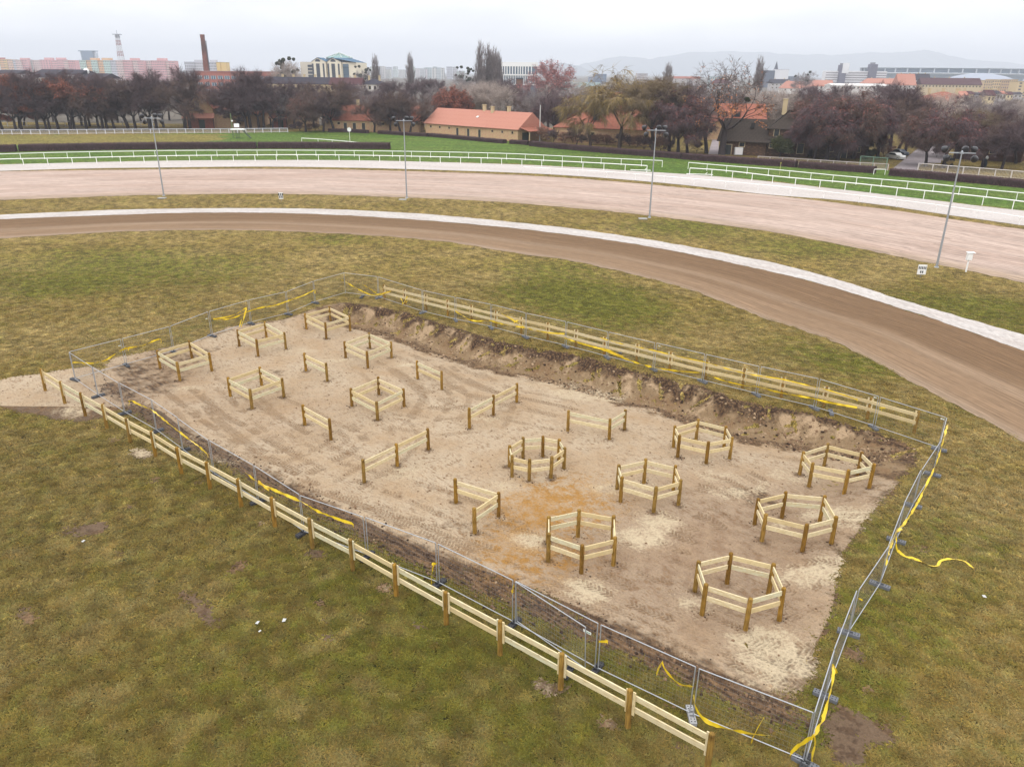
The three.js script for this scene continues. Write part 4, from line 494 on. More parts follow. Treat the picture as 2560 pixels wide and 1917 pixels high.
// ---------------------------------------------------------------- white running rails
const railWhite = std([0.8, 0.8, 0.78], 0.5);
function runningRail(name, label, top, H, gap, { end0 = true, end1 = true, hook = 0, r = 0.075, sub = [] } = {}) { // top: pixels along the rail itself
  const q = top.map((p) => flat(p, H)), c = curve(q), len = c.getLength(), n = Math.max(1, Math.round(len / gap)), o = q[0].clone().setY(0), g = group(name, o);
  const railG = new THREE.TubeGeometry(new THREE.CatmullRomCurve3(c.getSpacedPoints(Math.max(4, Math.round(len / 6))).map((p) => p.sub(o))), Math.max(8, Math.round(len / 2)), r, 6);
  mesh('rail', railG, railWhite, g);
  const postG = hook ? mergeGeometries([rod(V3(0, -0.1, 0), V3(0, H - hook, 0), 0.045), rod(V3(0, H - hook, 0), V3(hook * 0.35, H - hook * 0.3, 0), 0.045), rod(V3(hook * 0.35, H - hook * 0.3, 0), V3(hook, H, 0), 0.045)]) : rod(V3(0, -0.1, 0), V3(0, H, 0), 0.062, 0.062, 6);
  for (let i = end0 ? 0 : 1; i <= n - (end1 ? 0 : 1); i++) { const p = c.getPointAt(i / n), t = c.getTangentAt(i / n), m = mesh('post', postG, railWhite, g); m.position.set(p.x - o.x, 0, p.z - o.z); m.rotation.y = Math.atan2(-t.z, t.x) - Math.PI / 2; if (hook) m.position.add(V3(-t.z, 0, t.x).multiplyScalar(hook)); void sub; }
  return tag(g, label, 'rail fence', 'white running rails beside the tracks');
}
runningRail('running_rail', 'long white running rail nearer the pale path, left of the gap', [...pts(L, -260, 352, 0, 337, 500, 328, 1000, 317, 1500, 307, 2208, 301), ...pts(M, 500, 299, 1000, 305, 1600, 318, 2208, 334), ...pts(N, 250, 70, 700, 92, 1167, 117)], 1.3, 4.35, { end0: false });
runningRail('running_rail', 'long white running rail farther onto the lawn, left of the gap', [...pts(L, -260, 302, 0, 293, 500, 279, 1000, 270, 1500, 263, 2208, 260), ...pts(M, 500, 261, 1000, 266, 1600, 275, 2208, 290), ...pts(N, 250, 26, 700, 48, 1300, 74)], 1.3, 4.35, { end0: false });
runningRail('running_rail', 'white running rail nearer the pale path, right of the gap', [...pts(N, 1537, 138, 1800, 155), ...pts(R4, 128, 1182, 700, 1232, 1323, 1297, 1835, 1350, 2212, 1395, 2700, 1455)], 1.3, 4.3, { end1: false });
runningRail('running_rail', 'white running rail farther onto the lawn, right of the gap', [...pts(N, 1525, 90, 1850, 118), ...pts(R4, 50, 1118, 700, 1180, 1323, 1232, 1835, 1287, 2212, 1322, 2700, 1375)], 1.3, 4.3, { end1: false });
runningRail('low_running_rail', 'low white rail with curved posts on the pale path at the right', [...pts(N, 100, 128, 500, 150, 1000, 183, 1500, 225), ...pts(R4, 45, 1258, 660, 1328, 1340, 1408, 1900, 1484, 2212, 1530, 2600, 1590)], 1.0, 5.6, { hook: 0.35, r: 0.05, end1: false });
runningRail('running_rail', 'short white rail on the lawn behind the long dark hedge', [...pts(Z3, 750, 1492, 1025, 1506, 1440, 1540, 1720, 1565)], 1.25, 5.2, { r: 0.08 });
runningRail('running_rail', 'short white rail piece in the opening between the right hedges', pts(R4, 922, 1116, 1020, 1118), 1.0, 5, { r: 0.07 });
for (const [p, l, w] of [[N(1110, 160), 'white bar lying on the path at the left side of the rail gap', 4], [N(1620, 196), 'white bar lying on the path at the right side of the rail gap', 5]]) { const q = flat(p), g = group('loose_rail', V3(q.x, 0.09, q.z), -0.18); mesh('bar', rod(V3(-w / 2, 0, 0), V3(w / 2, 0, 0), 0.09), railWhite, g); mesh('stub', rod(V3(w * 0.2, 0, 0), V3(w * 0.28, 0.4, 0), 0.06), railWhite, g); tag(g, l, 'loose rail', 'loose rail pieces by the rail gap'); }

// ---------------------------------------------------------------- park fences at the tree line
function meshRail(name, label, base, H, gap, mat, fill) {
  const q = base.map((p) => flat(p)), c = curve(q), len = c.getLength(), n = Math.round(len / gap), o = q[0].clone(), g = group(name, o), loc = (u, y) => { const p = c.getPointAt(u); return V3(p.x - o.x, y, p.z - o.z); };
  const m = Math.max(4, Math.round(len / 6));
  mesh('top_rail', mergeGeometries(Array.from({ length: m }, (_, i) => rod(loc(i / m, H), loc((i + 1) / m, H), 0.07, 0.07, 5))), mat, g);
  mesh('bottom_rail', mergeGeometries(Array.from({ length: m }, (_, i) => rod(loc(i / m, 0.2), loc((i + 1) / m, 0.2), 0.05, 0.05, 4))), mat, g);
  const pg = box(0.16, H + 0.1, 0.16, 0, H / 2 - 0.05, 0); for (let i = 0; i <= n; i++) mesh('post', pg, mat, g).position.copy(loc(i / n, 0));
  if (fill) { const k = Math.round(len / 0.22), w = []; const bar = box(0.035, H - 0.2, 0.03, 0, H / 2 + 0.1, 0); for (let i = 0; i < k; i++) { const b = bar.clone(), p = loc(i / k, 0); b.translate(p.x, 0, p.z); w.push(b); } const o2 = mesh('pickets', mergeGeometries(w), mat, g); o2.userData.kind = 'stuff'; }
  return tag(g, label, 'fence');
}
const paleFence = std([0.62, 0.62, 0.66], 0.6), rustFence = std([0.42, 0.36, 0.34], 0.7), greenFence = std([0.12, 0.2, 0.14], 0.7);
meshRail('picket_fence', 'long pale picket fence in front of the left tree line', [...pts(Z1, -300, 1440, 0, 1433, 1000, 1428, 2000, 1418), ...pts(Z2, 900, 1412, 2000, 1405), ...pts(Z3, 250, 1400, 525, 1396)], 1.25, 2.45, paleFence, true);
meshRail('park_fence', 'low pale mesh fence behind the right hedge before the old dark house', pts(R4, -90, 1056, 0, 1062, 400, 1088, 800, 1116, 1035, 1128), 1.3, 2.6, rustFence, true);
meshRail('park_fence', 'green mesh fence by the road end beside the right hedge', pts(R4, 790, 1095, 900, 1105, 1020, 1115), 2.2, 2.5, greenFence, true);
meshRail('park_fence', 'pale mesh fence behind the far right hedge, under the trees', pts(R4, 1295, 1130, 1520, 1150, 1900, 1180, 2212, 1208, 2700, 1250), 1.5, 2.8, std([0.55, 0.5, 0.48], 0.6), true);

// ---------------------------------------------------------------- clipped bare hedges
const hedgeM = std(null, 0.95, { vertexColors: true });
function hedge(label, top, bottom, width = 1.5) { // traced along its top front edge and its foot
  const b = bottom.map((p) => flat(p)), t = top.map((p, i) => deep(p, -b[i].z)), H = t.reduce((s, p) => s + p.y, 0) / t.length, c = curve(b), len = c.getLength(), o = b[0].clone(), g = group('hedge', o), r = rng(Math.round(len * 13)), pos = [], col = [], idx = [];
  const n = Math.max(4, Math.round(len / 0.5)), prof = [[0, 0], [0.04, 0.25], [-0.02, 0.6], [0, 0.93], [0.12, 1], [0.5, 1.02], [0.88, 1], [1, 0.93], [1, 0]];
  for (let i = 0; i <= n; i++) { const p = c.getPointAt(i / n), d = c.getTangentAt(i / n), s = V3(d.z, 0, -d.x); if (s.z > 0) s.multiplyScalar(-1); prof.forEach(([w, h]) => { const k = 0.06 * n3(i * 0.5, w * 6, h * 4) + 0.05 * (r() - 0.5), e = i === 0 || i === n ? 0.12 * Math.min(1, h) : 0; pos.push(p.x - o.x + s.x * (w * width + k) + d.x * (i ? -e : e), h * H * (1 + 0.04 * n2(i * 0.2, 3)) + k, p.z - o.z + s.z * (w * width + k)); const v = 0.75 + 0.5 * r(); col.push(0.055 * v, 0.034 * v, 0.036 * v); }); if (i) for (let j = 0; j < prof.length - 1; j++) { const a = (i - 1) * prof.length + j, e = a + prof.length; idx.push(a, e, a + 1, a + 1, e, e + 1); } }
  for (const i of [0, n]) { const k = i * prof.length; for (let j = 1; j < prof.length - 1; j++) idx.push(...(i ? [k, k + j, k + j + 1] : [k, k + j + 1, k + j])); }
  const body = new THREE.BufferGeometry(); body.setAttribute('position', new THREE.Float32BufferAttribute(pos, 3)); body.setAttribute('color', new THREE.Float32BufferAttribute(col, 3)); body.setIndex(idx); body.computeVertexNormals(); mesh('core', body, hedgeM, g);
  const tp = [], tc = []; // the twigs that stand out of it
  for (let i = 0; i < len * 90; i++) { const u = r(), p = c.getPointAt(u), d = c.getTangentAt(u), s = V3(d.z, 0, -d.x); if (s.z > 0) s.multiplyScalar(-1); const onTop = r() < 0.45, w = onTop ? r() * width : -0.05, h = onTop ? H : H * (0.1 + 0.92 * r()), q = V3(p.x - o.x, h, p.z - o.z).add(s.clone().multiplyScalar(w)), e = V3((r() - 0.5) * 0.3, onTop ? 0.1 + 0.16 * r() : 0.22 * r(), (r() - 0.5) * 0.3).add(s.clone().multiplyScalar(onTop ? 0 : -0.12 - 0.1 * r())), a = d.clone().multiplyScalar(0.03); tp.push(q.x - a.x, q.y - 0.1, q.z - a.z, q.x + a.x, q.y - 0.1, q.z + a.z, q.x + e.x, q.y + e.y, q.z + e.z); const v = 0.6 + 0.9 * r(), pale = !onTop && h < H * 0.35 && r() < 0.3 ? 2.2 : 1; for (let k = 0; k < 3; k++) tc.push(0.085 * v * pale, 0.052 * v * pale, 0.05 * v * pale); }
  const tw = new THREE.BufferGeometry(); tw.setAttribute('position', new THREE.Float32BufferAttribute(tp, 3)); tw.setAttribute('color', new THREE.Float32BufferAttribute(tc, 3)); tw.computeVertexNormals(); mesh('twigs', tw, hedgeM, g).userData.kind = 'stuff';
  return tag(g, label, 'hedge', 'clipped bare hedges round the lawn');
}
hedge('short dark hedge end at the left edge of the lawn', pts(L, -200, 222, 135, 215), pts(L, -200, 282, 135, 275), 2);
hedge('long straight dark hedge behind the white rails at the left', pts(L, 158, 214, 600, 205, 1200, 198, 1800, 194, 2208, 192), pts(L, 158, 272, 600, 264, 1200, 254, 1800, 250, 2208, 248), 2);
hedge('dark hedge behind the white rails between the two left masts', pts(M, 12, 193, 500, 193, 1155, 200), pts(M, 12, 247, 500, 247, 1155, 252), 2);
hedge('dark hedge before the red roofed stable row, left of the lawn corner', pts(Z3, 1190, 1345, 1500, 1342, 1820, 1358), pts(Z3, 1190, 1392, 1500, 1395, 1820, 1415), 1.6);
hedge('dark hedge between the two stables, behind the second mast', pts(Z4, -110, 1375, 300, 1388, 712, 1412), pts(Z4, -110, 1420, 300, 1446, 712, 1470), 1.6);
hedge('dark hedge along the front of the red roofed stable', pts(Z4, 735, 1415, 1200, 1455, 1700, 1495, 1975, 1515), pts(Z4, 735, 1468, 1200, 1510, 1700, 1558, 1975, 1582), 1.6);
hedge('short dark hedge at the right corner of the red roofed stable', [...pts(Z4, 2070, 1528), ...pts(Z5, 100, 1365, 225, 1375)], [...pts(Z4, 2070, 1588), ...pts(Z5, 100, 1425, 225, 1438)], 1.5);
hedge('long dark hedge curving behind the rail gap', [...pts(Z5, 250, 1385, 800, 1418, 1300, 1460, 1900, 1500), ...pts(Z6, 200, 1418, 600, 1445)], [...pts(Z5, 250, 1450, 800, 1502, 1300, 1548, 1900, 1595), ...pts(Z6, 200, 1490, 600, 1525)], 1.6);
hedge('dark hedge before the old dark roofed house', [...pts(Z6, 610, 1445, 1200, 1475, 1800, 1510), ...pts(Z7, 200, 1445, 375, 1458)], [...pts(Z6, 610, 1528, 1200, 1572, 1800, 1618), ...pts(Z7, 200, 1525, 375, 1540)], 1.6);
hedge('dark hedge before the drooping purple trees at the right', pts(Z7, 415, 1458, 900, 1490, 1475, 1535), pts(Z7, 415, 1545, 900, 1580, 1475, 1622), 1.6);
hedge('long dark hedge at the far right, in front of the road', pts(R4, 1030, 1112, 1500, 1150, 2212, 1218, 2700, 1265), pts(R4, 1040, 1172, 1500, 1212, 2212, 1280, 2700, 1335), 1.7);

// ---------------------------------------------------------------- buildings
const roofTex = (c0, c1, seed) => { const n = tileNoise(256, 32, seed), m = tileNoise(256, 5, seed + 1), r = rng(seed), row = Array.from({ length: 32 }, () => r()); return tex(256, 256, (u, v, x, y) => { const k = Math.floor(y / 8), e = y % 8 === 0 ? 0.72 : 1, t = 0.45 * n(x, k * 8) + 0.35 * m(x, y) + 0.2 * row[k]; const c = mixc(c0, c1, Math.min(1, Math.max(0, t * 1.5 - 0.25))); return c.map((q) => q * e); }); };
const roofRed = std(null, 0.85, { map: roofTex(shown(220, 160, 140, 1.4), shown(200, 134, 114, 1.4), 200) }), roofOld = std(null, 0.9, { map: roofTex(shown(200, 130, 108, 1.3), shown(156, 98, 82, 1.3), 210) }), roofBrown = std(null, 0.9, { map: roofTex(shown(112, 100, 90), shown(70, 60, 56), 220) }), roofGrey = std(null, 0.9, { map: roofTex(shown(96, 92, 104), shown(70, 66, 78), 230) }), roofMaroon = std(null, 0.9, { map: roofTex(shown(128, 84, 88), shown(98, 64, 70), 240) });
const brickTex = (c0, c1, c2, seed) => { const r = rng(seed), cell = Array.from({ length: 64 * 64 }, () => r()), m = tileNoise(256, 7, seed); return tex(256, 256, (u, v, x, y) => { const k = Math.floor(y / 4), q = Math.floor((x + (k % 2) * 4) / 8) % 32, t = cell[k * 32 + q]; return mixc(mixc(c0, c1, t), c2, Math.min(1, Math.max(0, (m(x, y * 2) - 0.45) * 2.4))); }); };
const brickYellow = std(null, 0.9, { map: brickTex(shown(222, 194, 154, 1.7), shown(198, 162, 124, 1.7), shown(206, 160, 132, 1.7), 300) }), brickRed = std(null, 0.9, { map: brickTex(shown(176, 110, 92, VK), shown(140, 84, 72, VK), shown(160, 112, 96, VK), 310) }), brickDark = std(null, 0.9, { map: brickTex(shown(120, 96, 78, 1.1), shown(92, 72, 60, 1.1), shown(140, 110, 86, 1.1), 320) });
const glassDark = std([0.02, 0.025, 0.03], 0.15), doorDark = std(shown(62, 66, 66), 0.7), greenPaint = std(shown(58, 80, 64), 0.6), frameWhite = std([0.6, 0.6, 0.58], 0.6), stoneTrim = std(shown(206, 186, 150, VK), 0.8);
function uvBox(g, s = 0.5) { const p = g.attributes.position, n = g.attributes.normal, u = g.attributes.uv; for (let i = 0; i < p.count; i++) { const ax = Math.abs(n.getX(i)), ay = Math.abs(n.getY(i)); u.setXY(i, (ax > 0.7 ? p.getZ(i) : p.getX(i)) * s, (ay > 0.9 ? p.getZ(i) : p.getY(i)) * s); } return g; }
function poly(verts, faces, s = 0.25) { // flat-faced solid; uv: metres along the face and up its slope
  const pos = [], uv = [], idx = []; for (const f of faces) { const q = f.map((i) => V3(...verts[i])), n = q[1].clone().sub(q[0]).cross(q[2].clone().sub(q[0])).normalize(), up = Math.abs(n.y) > 0.99 ? V3(0, 0, -1) : V3(0, 1, 0), e = up.clone().cross(n).normalize(), w = n.clone().cross(e), o = pos.length / 3; for (const p of q) { pos.push(p.x, p.y, p.z); uv.push(p.dot(e) * s, p.dot(w) * s); } for (let i = 1; i < q.length - 1; i++) idx.push(o, o + i, o + i + 1); }
  const g = new THREE.BufferGeometry(); g.setAttribute('position', new THREE.Float32BufferAttribute(pos, 3)); g.setAttribute('uv', new THREE.Float32BufferAttribute(uv, 2)); g.setIndex(idx); g.computeVertexNormals(); return g;
}
// local axes of a hall: x along its front, z towards the viewer, its body from z = 0 back to z = -d
function gableRoof(w, d, h, e, over = 0.45, hip0 = 0, hip1 = 0) { const a = -over, b = w + over, f = over, k = -d - over, m = -d / 2, x0 = hip0 ? hip0 : a, x1 = hip1 ? w - hip1 : b, y = h - over * e / (d / 2) * 0.9, t = h + e; return poly([[a, y, f], [b, y, f], [b, y, k], [a, y, k], [x0, t, m], [x1, t, m], [a, y - 0.16, f], [b, y - 0.16, f], [b, y - 0.16, k], [a, y - 0.16, k]], [[0, 1, 5, 4], [2, 3, 4, 5], [3, 0, 4], [1, 2, 5], [6, 7, 1, 0], [7, 8, 2, 1], [8, 9, 3, 2], [9, 6, 0, 3], [9, 8, 7, 6]], 0.55); }
function hall(name, o, turn, { w, d, h, e = 4, wall, roof, flatRoof, hip0, hip1, windows = [], doors = [], chimneys = [], over }) {
  const g = group(name, o, turn);
  mesh('wall', uvBox(box(w, h, d, w / 2, h / 2, -d / 2).toNonIndexed(), 0.35), wall, g);
  if (!flatRoof) { if (!hip0) mesh('gable', poly([[0, h, 0], [0, h, -d], [0, h + e - 0.12, -d / 2]], [[0, 2, 1]], 0.35), wall, g); if (!hip1) mesh('gable', poly([[w, h, 0], [w, h, -d], [w, h + e - 0.12, -d / 2]], [[0, 1, 2]], 0.35), wall, g); mesh('roof', gableRoof(w, d, h, e, over, hip0, hip1), roof, g); }
  else mesh('roof', mergeGeometries([box(w + 0.4, 0.5, d + 0.4, w / 2, h + 0.25, -d / 2)]), roof, g);
  for (const [x, y, ww, hh, m = glassDark, side] of windows) { const q = new THREE.Group(); q.name = 'window'; if (side) { q.position.set(w, y, x); q.rotation.y = Math.PI / 2; } else q.position.set(x, y, 0); g.add(q); mesh('frame', mergeGeometries([box(ww + 0.24, 0.12, 0.1, 0, -0.06, 0.05), box(ww + 0.24, 0.12, 0.1, 0, hh + 0.06, 0.05), box(0.12, hh, 0.1, -ww / 2 - 0.06, hh / 2, 0.05), box(0.12, hh, 0.1, ww / 2 + 0.06, hh / 2, 0.05)]), stoneTrim, q); mesh('pane', box(ww, hh, 0.03, 0, hh / 2, 0.016), m, q); }
  for (const [x, ww, hh, m = doorDark] of doors) { const q = new THREE.Group(); q.name = 'door'; q.position.set(x, 0, 0); g.add(q); mesh('leaf', box(ww, hh, 0.05, 0, hh / 2, 0.026), m, q); mesh('frame', mergeGeometries([box(0.12, hh, 0.12, -ww / 2 - 0.06, hh / 2, 0.06), box(0.12, hh, 0.12, ww / 2 + 0.06, hh / 2, 0.06), box(ww + 0.24, 0.14, 0.12, 0, hh + 0.07, 0.06)]), stoneTrim, q); }
  for (const [x, z, s = 0.8, hh = 1.4] of chimneys) { const q = mesh('chimney', mergeGeometries([box(s, hh + 1, s, 0, hh / 2 - 0.5, 0), box(s + 0.2, 0.18, s + 0.2, 0, hh + 0.09, 0)]), stoneTrim, g); q.position.set(x, h + e * (1 - Math.abs(z + d / 2) / (d / 2)), z); }
  return g;
}
const lineAng = (a, b) => Math.atan2(-(b.z - a.z), b.x - a.x);
{ // the stable in the middle
  const a = flat(Z4(690, 1420)), b = flat([1294, 354]), w = a.distanceTo(b), turn = lineAng(a, b), u = (px) => { const p = onWall(px, a, b); return p.distanceTo(V3(a.x, p.y, a.z)); };
  const g = hall('stable', a, turn, { w, d: 11.5, h: 3.5, e: 4.0, wall: brickYellow, roof: roofRed, windows: [...[[777, 1325], [925, 1330], [1080, 1338], [1795, 1377], [1960, 1385], [2127, 1390]].map((p) => [u(Z4(...p)), 2.0, 0.75, 0.6, std(shown(86, 44, 40), 0.6)]), [u(Z5(10, 1243)), 2.0, 0.75, 0.6, std(shown(86, 44, 40), 0.6)], [-5.75, 4.0, 0.85, 2.6, greenPaint, true]], doors: [[1217, 1385], [1397, 1390], [1583, 1405]].map((p) => [u(Z4(...p)), 0.95, 2.45]), chimneys: [[w * 0.52, -5.75], [w * 0.62, -5.2], [w * 0.77, -6]] });
  const c0 = u(Z4(1110, 1330)), c1 = u(Z4(1705, 1370));
  mesh('projecting_wall', uvBox(box(c1 - c0, 3.5, 0.5, (c0 + c1) / 2, 1.75, 0.25).toNonIndexed(), 0.35), brickYellow, g).visible = false;
  mesh('cross_roof', poly([[c0 - 0.3, 3.18, 0.75], [c1 + 0.3, 3.18, 0.75], [lerp(c0, c1, 0.62), 7.1, -5.4], [c0 + 0.2, 3.22, 0.4], [c1 - 0.2, 3.22, 0.4]], [[0, 1, 2], [3, 2, 4], [0, 2, 3], [1, 4, 2], [0, 3, 4, 1]], 0.55), roofRed, g);
  mesh('skylight', box(0.9, 0.06, 0.7, 0, 0, 0).rotateX(0.6).translate(lerp(c0, c1, 0.55), 5.75, -3.0), frameWhite, g);
  mesh('downpipe', rod(V3(lerp(c0, c1, 0.41), 0, 0.08), V3(lerp(c0, c1, 0.41), 3.4, 0.08), 0.06), stoneTrim, g);
  mesh('porch_roof', poly([[w - 0.1, 3.9, -0.4], [w - 0.1, 3.9, -11.2], [w + 4.0, 2.9, -11.2], [w + 4.0, 2.9, -0.4], [w - 0.1, 3.75, -0.4], [w - 0.1, 3.75, -11.2], [w + 4.0, 2.75, -11.2], [w + 4.0, 2.75, -0.4]], [[0, 3, 2, 1], [4, 5, 6, 7], [3, 7, 6, 2], [0, 4, 7, 3]], 0.55), roofOld, g);
  for (const z of [-0.8, -5.8, -10.8]) mesh('porch_post', box(0.16, 2.9, 0.16, w + 3.7, 1.45, z), stoneTrim, g);
  mesh('porch_door', box(0.06, 2.3, 2.6, w + 0.04, 1.15, -3.2), greenPaint, g);
  g.children.filter((m) => m.visible === false).forEach((m) => g.remove(m));
  tag(g, 'long yellow brick stable with bright red tiled roof and small square windows', 'stable');
}
{ // the longer stable behind the trees, to its left
  const a = flat(Z3(1130, 1375)), b = flat(Z4(160, 1392)), w = a.distanceTo(b), u = (px) => { const p = onWall(px, a, b); return p.distanceTo(V3(a.x, p.y, a.z)); };
  const g = hall('stable', a, lineAng(a, b), { w: w + 8, d: 11, h: 3.7, e: 4.1, wall: brickYellow, roof: roofOld, windows: [...[[1368, 1250], [1960, 1270], [2100, 1275]].map((p) => [u(Z3(...p)), 2.1, 0.8, 0.65, std(shown(70, 44, 42), 0.6)])], doors: [[1478, 1290], [1628, 1300], [1780, 1310]].map((p) => [u(Z3(...p)), 1.0, 2.6]), chimneys: [[10, -5.5], [20, -5.5]] });
  mesh('downpipe', rod(V3(u(Z3(1890, 1300)), 0, 0.08), V3(u(Z3(1890, 1300)), 3.5, 0.08), 0.12), stoneTrim, g);
  tag(g, 'long yellow brick stable with dull red roof half hidden by bare trees', 'stable');
  const e = flat(Z4(535, 1395)), p = group('open_shelter', V3(e.x - 2, 0, e.z - 4), -0.2); mesh('roof', poly([[-6, 3.4, 0], [6.5, 2.7, 0], [6.5, 2.9, -6], [-6, 4.3, -6], [-6, 3.25, 0], [6.5, 2.55, 0], [6.5, 2.75, -6], [-6, 4.15, -6]], [[0, 1, 2, 3], [4, 7, 6, 5], [0, 4, 5, 1], [1, 5, 6, 2]], 0.5), roofOld, p); for (const [x, z] of [[0.4, -0.5], [3, -0.5], [6, -0.5], [0.4, -5.5], [6, -5.5]]) mesh('post', box(0.2, 2.75, 0.2, x, 1.37, z), std([0.05, 0.05, 0.05], 0.8), p); mesh('back_wall', box(5, 2.6, 0.2, -3.2, 1.3, -5.6), brickDark, p); tag(p, 'open sided shelter with sloping red roof left of the bright red stable', 'shelter');
}
for (const [pa, pb, label, s] of [[Z2(985, 1328), Z2(1440, 1328), 'small yellow brick house with red roof and gable window, behind the left trees', 1], [Z3(285, 1325), Z3(520, 1325), 'small yellow brick house with red lean-to roof behind the trees, left of the long stable', 0.62]]) { // gable towards the viewer
  const a = flat(pa), b = flat(pb), w = a.distanceTo(b), g = group('gabled_house', a, lineAng(a, b)), h = 6.2 * Math.sqrt(s), e = 4.6 * s, d = 30 * s;
  mesh('wall', uvBox(box(w, h, d, w / 2, h / 2, -d / 2).toNonIndexed(), 0.35), brickYellow, g);
  mesh('gable', poly([[0, h, 0], [w, h, 0], [w / 2, h + e - 0.1, 0]], [[0, 1, 2]], 0.35), brickYellow, g);
  mesh('roof', poly([[-0.5, h - 0.3, 0.5], [w / 2, h + e, 0.5], [w / 2, h + e, -d - 0.5], [-0.5, h - 0.3, -d - 0.5], [w + 0.5, h - 0.3, 0.5], [w + 0.5, h - 0.3, -d - 0.5]], [[0, 1, 2, 3], [1, 4, 5, 2]], 0.55), roofOld, g);
  mesh('side_wing', uvBox(box(14 * s, 4.2, d, w + 7 * s, 2.1, -d / 2 - 2).toNonIndexed(), 0.35), brickYellow, g);
  mesh('wing_roof', poly([[w, h, -1.5], [w + 15 * s, 4.1, -1.5], [w + 15 * s, 4.1, -d], [w, h, -d], [w, h + 2.4, -7], [w + 12 * s, h + 2.2, -9]], [[0, 1, 5, 4], [1, 2, 5], [4, 5, 2, 3]], 0.55), roofOld, g);
  mesh('lean_to_roof', poly([[-1, 3.3, 2.6], [w + 0.6, 3.3, 2.6], [w + 0.3, 4.7, 0], [-0.6, 4.7, 0], [-1, 3.15, 2.6], [w + 0.6, 3.15, 2.6]], [[0, 1, 2, 3], [4, 5, 1, 0]], 0.55), roofRed, g);
  for (const x of [-0.6, w * 0.5, w + 0.2]) mesh('post', box(0.18, 3.2, 0.18, x, 1.6, 2.3), doorDark, g);
  const win = new THREE.Group(); win.name = 'window'; win.position.set(w * 0.46, 5.6 * Math.sqrt(s), 0); g.add(win); mesh('frame', box(1.5, 2.9, 0.1, 0, 1.35, 0.05), stoneTrim, win); mesh('pane', box(1.1, 2.5, 0.06, 0, 1.35, 0.09), greenPaint, win);
  mesh('door', box(1.6, 2.6, 0.08, w * 0.55, 1.3, 0.05), greenPaint, g); mesh('lower_wall', uvBox(box(w * 0.98, 3.1, 0.06, w / 2, 1.55, 0.035).toNonIndexed(), 0.35), brickRed, g);
  tag(g, label, 'house');
}
{ // hipped red roofs to the right of the stable
  const a = flat(Z5(640, 1420)), b = flat(Z5(2000, 1480)), w = a.distanceTo(b), g = hall('hipped_house', V3(a.x, 0, a.z - 6), lineAng(a, b), { w, d: 24, h: 4.4, e: 8.6, wall: brickYellow, roof: roofOld, hip0: 16, hip1: 14, windows: [[6, 1.6, 1, 1.4], [11, 1.6, 1, 1.4]] });
  const dm = mesh('dormer', mergeGeometries([box(3.4, 3.2, 5, 0, 1.6, -2.5)]), roofOld, g); dm.position.set(w * 0.45, 4.9, -1.5); mesh('dormer_window', box(1.9, 1.7, 0.08, 0, 0, 0).translate(w * 0.45, 6.9, -1.42), glassDark, g);
  tag(g, 'large house with wide hipped red roof behind willows, right of the stable', 'house');
  const c = flat(Z6(1040, 1330)), d = flat(Z6(1950, 1345)), w2 = c.distanceTo(d) * 1.25, h2 = hall('long_house', V3(c.x, 0, c.z - 22), -0.12, { w: w2, d: 12, h: 5.6, e: 4.4, wall: brickYellow, roof: roofOld, windows: [[5, 2, 1, 1.5], [10, 2, 1, 1.5], [15, 2, 1, 1.5]] });
  for (const x of [0.42, 0.6]) { const q = mesh('dormer', box(2.2, 1.9, 3, 0, 0.9, -1.5), roofOld, h2); q.position.set(w2 * x, 6.2, -0.9); mesh('dormer_window', box(1.5, 1.2, 0.08, w2 * x, 7.1, -0.84), glassDark, h2); }
  tag(h2, 'long house with low red roof and two dormers behind the great bare tree', 'house');
}
